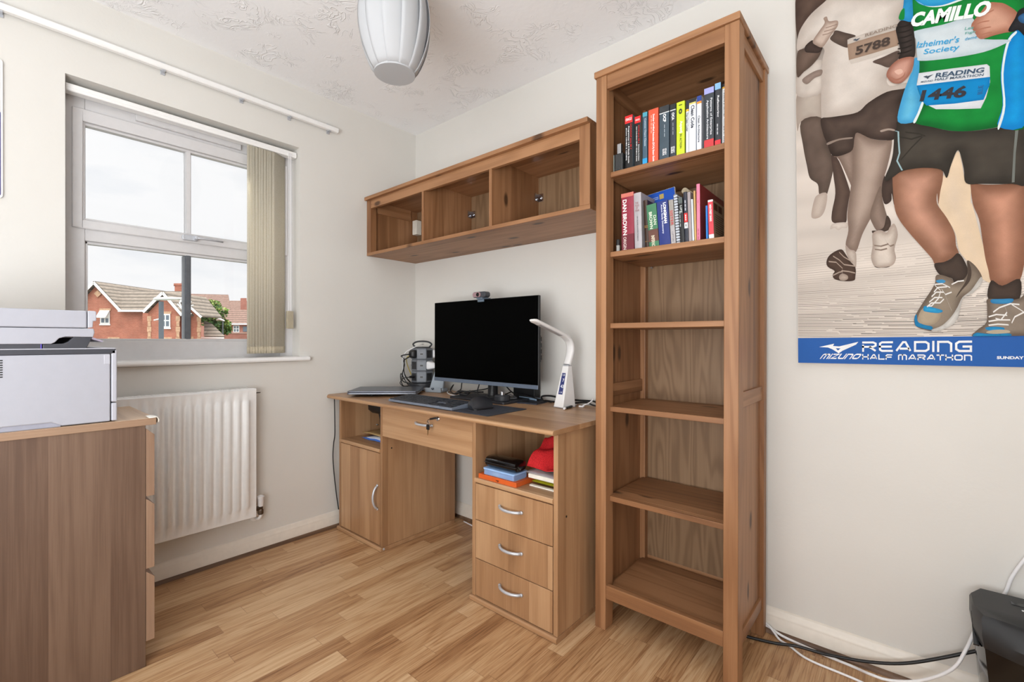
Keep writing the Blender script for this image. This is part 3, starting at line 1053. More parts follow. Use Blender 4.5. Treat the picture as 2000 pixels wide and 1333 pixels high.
def _ring(x0, x1, y0, y1, bow, z, n=14, ch_=0.022):
    pts = [(x1, y1), (x0 + ch_, y1), (x0, y1 - ch_ * 2.2), (x0, y0 + 0.05)]
    for k in range(n + 1):
        t = k / n
        pts.append((x0 + 0.012 + (x1 - x0 - 0.024) * t, y0 - bow * math.sin(math.pi * t)))
    pts += [(x1, y0 + 0.05)]
    return [(p[0], p[1], z) for p in pts]


def loft(mb, rings, m=0):
    n = len(rings[0])
    base = len(mb.v)
    for r_ in rings: mb.v += [Vector(p) for p in r_]
    for i in range(len(rings) - 1):
        for j in range(n):
            mb.f.append([base + i * n + j, base + i * n + (j + 1) % n, base + (i + 1) * n + (j + 1) % n, base + (i + 1) * n + j]); mb.m.append(m)
    mb.f.append([base + j for j in range(n)][::-1]); mb.m.append(m)
    mb.f.append([base + (len(rings) - 1) * n + j for j in range(n)]); mb.m.append(m)


sx0_, sx1_ = 2.500, 2.86
b = MB()
loft(b, [_ring(sx0_ + 0.028, sx1_ - 0.028, -0.215, -0.07, 0.045, 0.002), _ring(sx0_ + 0.016, sx1_ - 0.016, -0.225, -0.062, 0.05, 0.15), _ring(sx0_ + 0.005, sx1_ - 0.005, -0.235, -0.056, 0.055, 0.275)])
b.build('bin', M['black_gloss'], sh, autosmooth=40)
b = MB()
loft(b, [_ring(sx0_ + 0.004, sx1_ - 0.004, -0.236, -0.055, 0.056, 0.276), _ring(sx0_, sx1_, -0.238, -0.052, 0.058, 0.305), _ring(sx0_, sx1_, -0.228, -0.052, 0.030, 0.342), _ring(sx0_ + 0.003, sx1_ - 0.003, -0.222, -0.055, 0.022, 0.350)])
b.build('cutter_head', plain((27, 28, 30), 0.45), sh, autosmooth=38)
MB().box(sx0_ + 0.075, sx1_ - 0.06, -0.112, -0.094, 0.3495, 0.3512).build('paper_slot', M['black_gloss'], sh, bevel=0.001)
b = MB()
for x_ in (2.594, 2.600, 2.606, 2.612): b.box(x_, x_ + 0.003, -0.285, -0.262, 0.225, 0.25)
b.build('window_slots', M['black'], sh)
b = MB()
for k in range(6): b.box(2.590 + k * 0.011, 2.597 + k * 0.011, -0.138, -0.132, 0.3502, 0.3508)
for k in range(4): b.box(2.610 + k * 0.016, 2.622 + k * 0.016, -0.200, -0.191, 0.3502, 0.3508)
b.build('white_markings', M['white_plastic'], sh)
b = MB(); b.prism([(-0.165, 0.318), (-0.158, 0.326), (-0.205, 0.262), (-0.212, 0.268)], 'x', sx0_ - 0.0008, sx0_ + 0.01)
b.build('side_grip', M['black_gloss'], sh)


# ================================================================== things on the desk
D = TZ
mon = thing('monitor', 'large black flat monitor switched off in the middle of the desk', 'monitor', (0.782, -0.15, D))
mx0, mx1, mz0, mz1, my = 0.428, 1.136, 0.799, 1.219, -0.20
b = MB()
b.prism(rrect(mx0, mx1, mz0, mz1, 0.003, 2), 'y', my, my + 0.016)
b.prism(rrect(mx0 + 0.05, mx1 - 0.05, mz0 + 0.06, mz1 - 0.06, 0.02, 3), 'y', my + 0.016, my + 0.032)
b.build('housing', plain((30, 31, 34), 0.4), mon, bevel=0.0015)
MB().box(mx0 + 0.0025, mx1 - 0.0025, my - 0.0012, my, mz0 + 0.019, mz1 - 0.0025).build('screen', plain((1, 1, 1), 0.5, spec=0.03), mon)
MB().box(mx0 + 0.001, mx1 - 0.001, my - 0.003, my, mz0, mz0 + 0.0185).build('chin', plain((104, 116, 134), 0.35, 0.3), mon, bevel=0.001, label='slate grey lower edge')
b = MB()
b.box(mx1 - 0.06, mx1 - 0.012, my + 0.016, my + 0.036, 0.92, 1.04)
for k in range(4): b.box(mx1 - 0.014, mx1 - 0.006, my + 0.018, my + 0.034, 0.93 + 0.028 * k, 0.95 + 0.028 * k)
b.build('control_buttons', M['black'], mon, bevel=0.002)
b = MB(); b.prism(rrect(0.622, 0.990, -0.268, -0.07, 0.012, 4), 'z', D + 0.0005, D + 0.012)
b.build('foot_plate', plain((40, 43, 50), 0.45), mon, bevel=0.002)
b = MB(); b.lathe([(0.030, D + 0.012), (0.026, D + 0.018), (0.024, 0.86), (0.024, 1.05)], (0.782, -0.115, 0), 28)
b.box(0.74, 0.824, -0.172, -0.10, 0.95, 1.06)
b.build('stand_column', plain((26, 27, 30), 0.35), mon, autosmooth=35)

wc = thing('webcam', 'small black webcam clipped over the top edge of the black monitor', 'webcam', (0.79, -0.2, 1.205))
wx = 0.787
b = MB()
b.prism(rrect(wx - 0.045, wx + 0.045, 1.2265, 1.255, 0.012, 4), 'y', my - 0.022, my + 0.012)
b.build('body', plain((62, 64, 70), 0.3), wc, bevel=0.003)
b = MB(); b.prism(rrect(wx - 0.041, wx + 0.012, 1.229, 1.2525, 0.010, 4), 'y', my - 0.0245, my - 0.0215)
b.build('lens_panel', plain((150, 120, 124), 0.15), wc)
b = MB(); b.lathe([(0.0095, my - 0.026), (0.008, my - 0.028), (0.004, my - 0.027)], (wx - 0.006, 0, 1.2405), 20, ax='y')
b.build('lens', M['black_gloss'], wc, autosmooth=40)
b = MB()
b.box(wx - 0.022, wx + 0.020, my - 0.018, my + 0.03, 1.2195, 1.2275).box(wx - 0.022, wx + 0.020, my - 0.010, my - 0.0035, 1.206, 1.2195).box(wx - 0.02, wx + 0.02, my + 0.034, my + 0.042, 1.17, 1.2275)
b.build('clip', plain((96, 112, 128), 0.4), wc, bevel=0.0015)

# ---- socket tower
tw = thing('socket_tower', 'grey upright tower of power sockets with a carrying handle in the desk corner', 'extension tower', (0.19, -0.095, D))
tcx, tcy = 0.19, -0.095
b = MB()
b.lathe([(0.082, D + 0.001), (0.084, D + 0.012), (0.078, D + 0.040), (0.06, D + 0.044)], (tcx, tcy, 0), 40)
b.build('base', M['charcoal'], tw, autosmooth=35)
face_dir = math.atan2(CAM.y - tcy, CAM.x - tcx) - R(4)
b = MB()
octo = lambda r_, z: [(tcx + r_ * math.cos(face_dir + R(22.5 + 45 * q)), tcy + r_ * math.sin(face_dir + R(22.5 + 45 * q)), z) for q in range(8)]
for k in range(3):
    z0 = 0.770 + k * 0.067
    loft(b, [octo(r_, z_) for r_, z_ in ((0.064, z0), (0.0665, z0 + 0.005), (0.0665, z0 + 0.058), (0.063, z0 + 0.0655))])
tb = b.build('body', plain((112, 116, 122), 0.5, 0.15), tw)
for k in range(3):
    zc = 0.770 + k * 0.067 + 0.032
    for fi in (-2, -1, 0, 1, 2):
        an = face_dir + R(45 * fi)
        nx, ny = math.cos(an), math.sin(an)
        tx, ty = -ny, nx
        rr = 0.0665 * math.cos(R(22.5))
        b = MB()

        def fb(u0, u1, z0, z1, d0, d1, m=0):
            vs__ = []
            for d_ in (d0, d1):
                for (u, z) in ((u0, z0), (u1, z0), (u1, z1), (u0, z1)):
                    vs__.append((tcx + nx * (rr + d_) + tx * u, tcy + ny * (rr + d_) + ty * u, z))
            b.add(vs__, [(0, 1, 2, 3), (4, 7, 6, 5), (0, 4, 5, 1), (1, 5, 6, 2), (2, 6, 7, 3), (3, 7, 4, 0)], m)
        if fi in (-1, 1, 2):
            fb(-0.019, 0.019, zc - 0.022, zc + 0.022, 0.0, 0.0015, 0)
            for u, z, w_, h_ in ((0, 0.009, 0.002, 0.005), (-0.009, -0.008, 0.004, 0.0018), (0.009, -0.008, 0.004, 0.0018)):
                fb(u - w_, u + w_, zc + z - h_, zc + z + h_, 0.0015, 0.0017, 1)
            b.build('socket', [plain((34, 35, 39), 0.3), M['black']], tw)
        else:
            fb(-0.011, 0.011, zc - 0.008, zc + 0.008, 0.0, 0.002, 0)
            fb(-0.008, 0.008, zc - 0.005, zc + 0.005, 0.002, 0.0035, 1)
            b.build('switch', [plain((110, 114, 120), 0.3), M['black']], tw)
b = MB(); b.lathe([(0.050, 0.970), (0.047, 0.976), (0.03, 0.978)], (tcx, tcy, 0), 32)
b.build('top_cap', plain((40, 42, 46), 0.4), tw, autosmooth=35)
hx, hy = 0.76, 0.65
hp = cat([(tcx - hx * 0.040, tcy - hy * 0.040, 0.974), (tcx - hx * 0.055, tcy - hy * 0.055, 0.992), (tcx - hx * 0.036, tcy - hy * 0.036, 1.006), (tcx, tcy, 1.010), (tcx + hx * 0.036, tcy + hy * 0.036, 1.006), (tcx + hx * 0.055, tcy + hy * 0.055, 0.992), (tcx + hx * 0.040, tcy + hy * 0.040, 0.974)], 5)
b = MB(); b.tube(hp, 0.007, 10, flat=0.7)
b.build('handle', plain((36, 38, 42), 0.45), tw, smooth=True)


def tower_pt(fi, z, out, side=0.0):
    an = face_dir + R(45 * fi)
    rr = 0.0665 * math.cos(R(22.5)) + out
    return Vector((tcx + math.cos(an) * rr - math.sin(an) * side, tcy + math.sin(an) * rr + math.cos(an) * side, z))


def plug(name, label, fi, z, mat, long=0.0):
    p = thing(name, label, 'plug', tower_pt(fi, z - 0.02, 0.004), group='plugs in the socket tower')
    an = face_dir + R(45 * fi)
    nx, ny = math.cos(an), math.sin(an)
    b = MB()
    c = tower_pt(fi, z, 0.0018)
    ring = []
    for s_, wd, hh in ((0, 0.024, 0.024), (0.012, 0.024, 0.024), (0.022, 0.018, 0.019), (0.028 + long, 0.012, 0.014)):
        rg = []
        for u, v in rrect(-wd, wd, -hh, hh, min(wd, hh) * 0.45, 4):
            rg.append((c.x + nx * s_ - ny * u, c.y + ny * s_ + nx * u, z + v))
        ring.append(rg)
    loft(b, ring)
    b.build('body', mat, p, autosmooth=40)
    return p, Vector((c.x + nx * (0.028 + long), c.y + ny * (0.028 + long), z))


_, pa = plug('power_plug', 'black mains plug in the top socket of the grey tower', -1, 0.936, M['black'])
_, pb_ = plug('power_plug', 'white mains plug with a long white adapter in the grey socket tower', 1, 0.869, M['white_plastic'], 0.03)
_, pc_ = plug('power_plug', 'white plug half hidden behind the monitor edge, high on the grey tower', 2, 0.936, M['white_plastic'])
up = thing('usb_plug', 'small black plug in the lowest socket of the grey tower', 'plug', tower_pt(-1, 0.79, 0.005), group='plugs in the socket tower')
b = MB()
c = tower_pt(-1, 0.803, 0.0018)
an = face_dir - R(45)
b.tube([c, c + Vector((math.cos(an), math.sin(an), 0)) * 0.03], 0.007, 8)
b.build('body', M['black'], up)
pd = c + Vector((math.cos(an), math.sin(an), 0)) * 0.03


def cable(label, pts, r=0.0028, mat=None, group=None, name='cable', n=8):
    if group is None:
        group = ('leads beside the socket tower' if pts[0][0] < 0.36 else 'leads behind the monitor and lamp') if name == 'cable' else 'cables along the walls and floor'
    b = MB()
    b.tube(cat(pts, n), r, 8)
    return b.build(name, mat or M['black'], smooth=True, label=label, cat='cable', group=group)


cable('black flex looping down from the black plug of the socket tower', [pa, pa + Vector((-0.03, -0.04, -0.01)), (0.075, -0.14, 0.90), (0.045, -0.12, 0.82), (0.04, -0.08, 0.765), (0.07, -0.05, 0.732), (0.10, -0.03, 0.728)], 0.0035)
cable('second black flex hanging beside the socket tower in a wide loop', [pa + Vector((0.004, 0.003, -0.012)), pa + Vector((-0.012, -0.034, -0.035)), (0.115, -0.168, 0.87), (0.112, -0.182, 0.81), (0.15, -0.205, 0.779), (0.205, -0.198, 0.768), (0.26, -0.160, 0.748), (0.285, -0.135, 0.729)], 0.0032)
cable('thin black lead curling from the small plug of the socket tower', [pd, pd + Vector((-0.02, -0.03, -0.004)), (0.10, -0.165, 0.79), (0.075, -0.17, 0.76), (0.08, -0.14, 0.735), (0.09, -0.09, 0.728)], 0.0022)
cable('black lead arching against the wall beside the socket tower', [(0.062, -0.10, 0.742), (0.055, -0.125, 0.78), (0.065, -0.155, 0.815), (0.100, -0.185, 0.80), (0.118, -0.190, 0.765), (0.100, -0.160, 0.7425), (0.098, -0.110, 0.742)], 0.0028)
cable('white lead draped through the handle of the socket tower', [(0.172, -0.072, 0.991), (0.200, -0.118, 0.990), (0.195, -0.165, 0.972), (0.15, -0.19, 0.94), (0.105, -0.175, 0.87), (0.082, -0.13, 0.77), (0.092, -0.06, 0.729)], 0.0025, M['white_plastic'])
cable('yellow lead beside the socket tower', [(0.10, -0.12, 0.925), (0.07, -0.12, 0.905), (0.04, -0.09, 0.86), (0.03, -0.05, 0.79), (0.04, -0.03, 0.73)], 0.0025, plain((206, 182, 60), 0.5))

# ---- grey phone dock
dkk = thing('phone_dock', 'light grey slanted charging dock between the socket tower and the monitor', 'dock', (0.35, -0.12, D), (0, 0, R(20)))
M['dock'] = plain((158, 168, 178), 0.45, var=0.02)
b = MB()
b.prism([(-0.045, 0.001), (0.035, 0.001), (0.035, 0.022), (-0.015, 0.022), (-0.020, 0.012), (-0.034, 0.012), (-0.038, 0.026), (-0.045, 0.026)], 'x', -0.048, 0.052)
b.build('base', M['dock'], dkk, bevel=0.002)
b = MB()
vs__ = []
for (y, z, wl, wr) in ((-0.012, 0.02, -0.040, 0.046), (0.030, 0.118, -0.030, 0.036)):
    for dy in (0, 0.018): vs__ += [(wl, y + dy, z), (wr, y + dy, z)]
b.add(vs__, [(0, 1, 5, 4), (2, 6, 7, 3), (0, 4, 6, 2), (1, 3, 7, 5), (4, 5, 7, 6), (0, 2, 3, 1)])
b.build('back_rest', M['dock'], dkk, bevel=0.004)
b = MB(); b.tube([(-0.006, -0.046, 0.024), (0.0, -0.0465, 0.019), (0.008, -0.046, 0.024)], 0.004, 8)
b.build('charging_lip', plain((70, 80, 92), 0.4), dkk)
cable('white charging lead at the side of the grey dock', [(0.305, -0.15, 0.735), (0.285, -0.155, 0.742), (0.265, -0.15, 0.732), (0.27, -0.11, 0.728), (0.30, -0.06, 0.728)], 0.0025, M['white_plastic'])

# ---- laptops
la = thing('laptop', 'thin black laptop lying under the silver grey laptop against the wall', 'laptop', (0.14, -0.3, D), group='laptops on the desk')
b = MB(); b.prism(rrect(0.020, 0.25, -0.475, -0.17, 0.008, 3), 'z', D + 0.0006, D + 0.006); b.build('base', M['black'], la, bevel=0.001)
b = MB(); b.prism(rrect(0.020, 0.25, -0.475, -0.17, 0.008, 3), 'z', D + 0.0068, D + 0.0125); b.build('lid', plain((30, 30, 32), 0.4), la, bevel=0.001)
LA = R(43.3)
lt = thing('laptop', 'closed silver grey laptop lying askew at the window end of the desk', 'laptop', (0.205, -0.59, D + 0.013), (0, 0, LA), 'laptops on the desk')
M['laptop'] = plain((118, 122, 130), 0.35, 0.75, var=0.03)
b = MB(); b.prism(rrect(0.0, 0.357, 0.0, 0.243, 0.010, 4), 'z', 0.0008, 0.010); b.build('base', M['laptop'], lt, bevel=0.0025)
b = MB(); b.prism(rrect(0.001, 0.356, 0.001, 0.243, 0.010, 4), 'z', 0.0112, 0.018); b.build('lid', plain((98, 102, 112), 0.32, 0.7, var=0.03), lt, bevel=0.002)
b = MB(); b.tube([(0.02, 0.241, 0.0105), (0.337, 0.241, 0.0105)], 0.006, 10); b.build('hinge', M['charcoal'], lt)
b = MB()
for k in range(2): b.box(0.172 + 0.010 * k, 0.178 + 0.010 * k, 0.115, 0.131, 0.018, 0.0182)
b.build('emblem', plain((150, 152, 158), 0.2, 0.9), lt)

# ---- keyboard, pad, mouse
kb = thing('keyboard', 'dark grey full size keyboard near the front edge of the desk', 'keyboard', (0.725, -0.475, D))
kx0, kx1, ky0, ky1 = 0.502, 0.950, -0.545, -0.408
kz = lambda y: D + 0.0032 + 0.010 + 0.013 * (y - ky0) / (ky1 - ky0)
b = MB()
b.prism([(ky0, D + 0.0031), (ky1, D + 0.0031), (ky1, kz(ky1)), (ky0 + 0.002, kz(ky0))], 'x', kx0, kx1)
b.build('case', plain((112, 120, 134), 0.4), kb, bevel=0.002)
b = MB()
rows = [(15, 0), (15, 0), (14, 1), (13, 2), (12, 3), (8, 4)]
kw_ = 0.0188
for ri in range(6):
    yb = ky1 - 0.012 - ri * 0.0205
    n = 15
    widths = {0: [1] * 15, 1: [1] * 13 + [2], 2: [1.5] + [1] * 12 + [1.5], 3: [1.75] + [1] * 11 + [2.25], 4: [2.25] + [1] * 10 + [2.75], 5: [1.25, 1.25, 1.25, 6.25, 1.25, 1.25, 1.25, 1.25]}[ri]
    tot = sum(widths)
    for seg_, (xa, xb, ws_) in enumerate(((kx0 + 0.008, kx0 + 0.292, widths), (kx0 + 0.298, kx0 + 0.353, [1, 1, 1]), (kx0 + 0.360, kx1 - 0.008, [1, 1, 1, 1]))):
        t_w = sum(ws_)
        x = xa
        for w_ in ws_:
            ww = (xb - xa) * w_ / t_w
            if not (seg_ == 1 and ri == 3):
                z0 = kz(yb - 0.009)
                b.box(x + 0.001, x + ww - 0.001, yb - 0.0185, yb, z0 - 0.002, z0 + 0.0035)
            x += ww
b.build('keys', plain((44, 47, 54), 0.5), kb, bevel=0.0008, seg=1)
mp = MB()
mp.prism(rrect(0.838, 1.153, -0.541, -0.300, 0.008, 3), 'z', D + 0.0004, D + 0.003)
mp.build('mouse_mat', plain((52, 56, 66), 0.75, var=0.10, scale=300), label='dark blue grey mouse mat partly under the keyboard', cat='mouse mat', bevel=0.0006)
mo = thing('computer_mouse', 'chunky black sculpted mouse standing on the dark mouse mat', 'mouse', (1.006, -0.43, D + 0.003), (0, 0, R(-14)))
mo.scale = (0.84, 0.92, 0.95)
b = MB()
rg = []
for s_ in range(9):
    t = s_ / 8
    y = -0.056 + 0.112 * t
    wL = 0.036 * math.sin(math.pi * (0.16 + 0.70 * t)) ** 0.6
    hgt = 0.058 * math.sin(math.pi * (0.13 + 0.62 * t)) ** 0.9
    ring = []
    for k in range(18):
        an = 2 * math.pi * k / 18
        cx, cz = math.cos(an), math.sin(an)
        x = wL * (abs(cx) ** 0.7) * (1 if cx > 0 else -1)
        if cz < 0: z = 0.004 + 0.003 * (1 + cz); x *= 1.05
        else: z = 0.006 + hgt * cz ** 0.8 * (0.82 - 0.30 * cx)
        x -= 0.012 * max(cz, 0)
        ring.append((x, y, max(z, 0.0012)))
    rg.append(ring)
loft(b, rg)
b.build('shell', plain((34, 36, 41), 0.42), mo, autosmooth=60)
b = MB(); b.prism(rrect(-0.034, 0.036, -0.054, 0.052, 0.02, 5), 'z', 0.0004, 0.005); b.build('base', M['black'], mo)
b = MB(); b.tube([(-0.022, 0.036, 0.046), (-0.022, 0.050, 0.040)], 0.0035, 8); b.build('scroll_wheel', plain((90, 92, 96), 0.3, 0.8), mo)

# ---- dial in front of the stand
di = thing('desk_dial', 'small round black desk gadget with a silver knob in front of the monitor foot', 'dial', (0.950, -0.232, D + 0.012))
dc = (0.950, -0.232, 0.0118)
b = MB(); b.lathe([(0.034, D + 0.0006), (0.0365, D + 0.004), (0.0365, D + 0.024), (0.033, D + 0.028), (0.015, D + 0.029)], dc, 40); b.build('base', M['charcoal'], di, autosmooth=35)
b = MB(); b.lathe([(0.0115, D + 0.029), (0.0115, D + 0.042), (0.0095, D + 0.0445)], dc, 20); b.build('knob', M['steel'], di, autosmooth=35)

# ---- hub, wallet, black box, leads behind the monitor
hu = thing('usb_hub', 'slim slate blue box lying behind the monitor with leads at one end', 'usb hub', (0.98, -0.06, D), (0, 0, R(-12)))
b = MB(); b.prism(rrect(-0.07, 0.062, -0.016, 0.016, 0.003, 3), 'z', 0.0006, 0.016); b.build('case', plain((146, 170, 194), 0.35, 0.2), hu, bevel=0.0015)
MB().box(0.062, 0.066, -0.013, 0.013, 0.003, 0.0135).build('end_cap', M['black'], hu)
wa = thing('wallet', 'flat dark card wallet lying on the desk beside the white desk lamp', 'wallet', (1.04, -0.11, D), (0, 0, R(8)))
b = MB(); b.prism(rrect(-0.055, 0.052, -0.066, 0.060, 0.005, 3), 'z', 0.0005, 0.004); b.build('cover', plain((58, 60, 72), 0.5), wa)
b = MB(); b.prism(rrect(-0.044, 0.050, -0.060, 0.058, 0.004, 3), 'z', 0.0042, 0.007); b.build('flap', plain((36, 38, 46), 0.45), wa)
bx = thing('docking_station', 'black box standing against the wall behind the monitor', 'docking station', (0.93, -0.035, D))
b = MB(); b.prism(rrect(0.87, 1.005, -0.062 + 0.002, -0.012, 0.004, 3), 'z', D + 0.0006, D + 0.075)
b.build('case', plain((18, 19, 21), 0.4), bx, bevel=0.002)
MB().box(0.88, 0.995, -0.0612, -0.06, D + 0.008, D + 0.02).build('front_grille', M['black'], bx)
for k, (lab, pts, r_, mt) in enumerate([
    ('black lead curving under the monitor beside the dock', [(0.40, -0.06, 0.73), (0.47, -0.10, 0.77), (0.50, -0.15, 0.745), (0.55, -0.16, 0.731), (0.60, -0.14, 0.745), (0.64, -0.10, 0.75), (0.70, -0.06, 0.765), (0.74, -0.04, 0.80)], 0.003, M['black']),
    ('looped black lead in front of the wall below the monitor', [(0.53, -0.04, 0.84), (0.51, -0.07, 0.79), (0.53, -0.10, 0.75), (0.575, -0.17, 0.745), (0.63, -0.20, 0.7415), (0.66, -0.16, 0.745), (0.62, -0.12, 0.75)], 0.0032, M['black']),
    ('bundled black lead tied in a knot on the monitor foot', [(0.60, -0.21, 0.741), (0.64, -0.19, 0.752), (0.69, -0.20, 0.745), (0.66, -0.22, 0.742), (0.62, -0.20, 0.755), (0.68, -0.17, 0.752), (0.72, -0.12, 0.75)], 0.004, M['black']),
    ('white lead lying along the desk behind the dock', [(0.38, -0.05, 0.728), (0.43, -0.11, 0.7275), (0.50, -0.16, 0.7275), (0.58, -0.19, 0.7275), (0.59, -0.16, 0.73), (0.55, -0.08, 0.728)], 0.0028, M['white_plastic']),
    ('black lead crossing down to the monitor foot', [(0.67, -0.07, 0.84), (0.69, -0.12, 0.79), (0.75, -0.19, 0.748), (0.83, -0.20, 0.7405), (0.87, -0.16, 0.745), (0.88, -0.09, 0.76)], 0.003, M['black']),
    ('second black lead hanging behind the monitor column', [(0.76, -0.04, 0.83), (0.83, -0.075, 0.79), (0.90, -0.090, 0.755), (0.97, -0.088, 0.750), (1.05, -0.085, 0.738), (1.12, -0.08, 0.729)], 0.003, M['black']),
    ('grey lead looping behind the round dial', [(0.86, -0.14, 0.742), (0.89, -0.165, 0.7405), (0.93, -0.165, 0.7405), (0.955, -0.14, 0.7405), (0.93, -0.11, 0.7405), (0.88, -0.10, 0.75)], 0.0026, plain((120, 120, 124), 0.5)),
    ('coiled black lead running behind the white desk lamp', [(1.045, -0.05, 0.732), (1.03, -0.03, 0.745), (1.08, -0.025, 0.75), (1.16, -0.025, 0.742), (1.24, -0.03, 0.744), (1.32, -0.03, 0.745), (1.36, -0.05, 0.735), (1.42, -0.04, 0.73), (1.49, -0.03, 0.729)], 0.0042, M['black']),
    ('black lead lying along the wall foot behind the lamp', [(1.06, -0.046, 0.729), (1.12, -0.058, 0.729), (1.20, -0.055, 0.7288), (1.29, -0.060, 0.742), (1.34, -0.072, 0.735), (1.40, -0.068, 0.7288), (1.49, -0.072, 0.7288)], 0.0038, M['black']),
    ('white lead rising along the wall behind the lamp', [(1.30, -0.03, 0.745), (1.36, -0.028, 0.742), (1.42, -0.024, 0.757), (1.49, -0.024, 0.774)], 0.0034, M['white_plastic']),
]):
    cable(lab, pts, r_, mt)
ub = thing('charging_cable', 'short white cable with a connector resting behind the pen', 'cable', (1.30, -0.07, D))
b = MB(); b.tube(cat([(1.318, -0.042, 0.757), (1.322, -0.055, 0.752), (1.316, -0.072, 0.742), (1.303, -0.085, 0.735), (1.296, -0.092, 0.731)], 5), 0.0028, 8); b.build('wire', M['white_plastic'], ub, smooth=True)
MB().box(1.280, 1.304, -0.099, -0.088, D + 0.0006, D + 0.0075).build('connector', M['white_plastic'], ub, bevel=0.0015)
pn = thing('pen', 'silver and black pen lying on the desk at the foot of the white lamp', 'pen', (1.265, -0.12, D))
p0_, p1_ = Vector((1.277, -0.207, D + 0.0056)), Vector((1.252, -0.075, D + 0.0056))
b = MB(); b.tube([p0_.lerp(p1_, 0.10), p0_.lerp(p1_, 0.62)], 0.0048, 12); b.build('barrel', M['black'], pn, smooth=False)
b = MB(); b.tube([p0_.lerp(p1_, 0.62), p0_.lerp(p1_, 1.0)], 0.0050, 12); b.build('cap', M['steel'], pn)
b = MB(); b.tube([p0_, p0_.lerp(p1_, 0.04), p0_.lerp(p1_, 0.10)], [0.0042, 0.0055, 0.0050], 12); b.build('clicker', M['white_plastic'], pn)

# ---- desk lamp
dl = thing('desk_lamp', 'white bent desk lamp with a small clock display standing beside the monitor', 'desk lamp', (1.2265, -0.178, D), (0, 0, R(-10)))
M['lampw'] = plain((234, 233, 232), 0.3, var=0.01)
b = MB()
vs__ = []
for z, sF, sB, hw in ((0.0035, 0.0, 0.080, 0.0285), (0.182, 0.045, 0.068, 0.0175)):
    vs__ += [(-hw, sF, z), (hw, sF, z), (hw, sB, z), (-hw, sB, z)]
b.add(vs__, [(0, 3, 2, 1), (4, 5, 6, 7), (0, 1, 5, 4), (1, 2, 6, 5), (2, 3, 7, 6), (3, 0, 4, 7)])
b.build('body', M['lampw'], dl, bevel=0.003)
MB().box(-0.0295, 0.0295, -0.001, 0.081, 0.0006, 0.004).build('base', plain((190, 190, 194), 0.25, 0.6), dl, bevel=0.001)
b = MB()
b.add([(-0.0168, 0.0455, 0.1825), (0.0168, 0.0455, 0.1825), (0.0168, 0.0675, 0.1825), (-0.0168, 0.0675, 0.1825), (-0.0168, 0.0462, 0.186), (0.0168, 0.0462, 0.186), (0.0168, 0.0672, 0.186), (-0.0168, 0.0672, 0.186)],
      [(0, 3, 2, 1), (4, 5, 6, 7), (0, 1, 5, 4), (1, 2, 6, 5), (2, 3, 7, 6), (3, 0, 4, 7)])
b.build('joint', M['dull_steel'], dl)
# bent arm: flat strip sections along a curve in the (s, z) plane
cen = cat([(0, 0.0565, 0.186), (0, 0.073, 0.226), (0, 0.078, 0.262), (0, 0.066, 0.292), (0, 0.038, 0.312), (0, 0.00, 0.327), (0, -0.075, 0.353), (0, -0.150, 0.378)], 6)
rg = []
for i, p in enumerate(cen):
    t = (cen[min(i + 1, len(cen) - 1)] - cen[max(i - 1, 0)]).normalized()
    nrm = Vector((0, -t.z, t.y))
    u = i / (len(cen) - 1)
    hw = 0.0185 + 0.0045 * min(1, u * 2)
    ht = 0.0115 - 0.0040 * min(1, u * 1.3)
    if i == len(cen) - 1: hw *= 0.8; ht *= 0.5
    ring = []
    for k in range(16):
        an = 2 * math.pi * k / 16
        cx, cz = math.cos(an), math.sin(an)
        ring.append(p + Vector((1, 0, 0)) * hw * (abs(cx) ** 0.6) * (1 if cx > 0 else -1) + nrm * ht * (abs(cz) ** 0.7) * (1 if cz > 0 else -1))
    rg.append(ring)
b = MB(); loft(b, rg)
b.build('arm', M['lampw'], dl, autosmooth=55)
pA, pB = cen[-4], cen[-16]
tt = (pA - pB).normalized(); nn = Vector((0, tt.z, -tt.y))
if nn.z > 0: nn = -nn
b = MB()
c0 = pB + nn * 0.0062; c1 = pA + nn * 0.0062
for hw, d_, m_ in ((0.0165, 0.0, 0), (0.012, 0.0012, 1)):
    e0 = c0 + tt * (0.004 * m_); e1 = c1 - tt * (0.004 * m_)
    vs__ = []
    for dd in (0, 0.002):
        for (e, s_) in ((e0, -1), (e0, 1), (e1, 1), (e1, -1)): vs__.append(e + Vector((s_ * hw, 0, 0)) + nn * (dd + d_ - 0.001))
    b.add(vs__, [(0, 1, 2, 3), (4, 7, 6, 5), (0, 4, 5, 1), (1, 5, 6, 2), (2, 6, 7, 3), (3, 7, 4, 0)], m_)
b.build('light_panel', [plain((205, 205, 208), 0.3), plain((168, 166, 166), 0.5)], dl, label='unlit diffuser under the lamp head')
# clock display on the sloping face
fz = lambda z: 0.045 * (z - 0.0035) / 0.1785
sl = Vector((0, 0.045, 0.1785)).normalized()
sn = Vector((0, -0.1785, 0.045)).normalized()


def fpt(x, z, d=0.0): return Vector((x, fz(z), z)) + sn * d


b = MB(); b.quad(fpt(-0.0125, 0.058, 0.0006), fpt(0.0125, 0.058, 0.0006), fpt(0.0105, 0.150, 0.0006), fpt(-0.0105, 0.150, 0.0006))
scr = b.build('display', plain((44, 52, 112), 0.2), dl, solid=0.0004, label='blue clock display')
b = MB()
for s_, x, z, h_ in (('1 20', 0.0, 0.1415, 0.0075), ('7', 0.004, 0.119, 0.014), ('43', 0.003, 0.093, 0.0145), ('1 18', 0.001, 0.067, 0.0065)):
    text(b, s_, fpt(x, z, 0.0012), (1, 0, 0), sl, h=h_, bold=0.02)
b.build('digits', plain((226, 230, 240), 0.4), scr)

# ================================================================== things in the desk's open bays
ev = thing('padded_envelope', 'blue and white plastic mailing bag lying in the open bay above the desk door', 'mailing bag', (0.24, -0.4, 0.4902))
rng = random.Random(2)


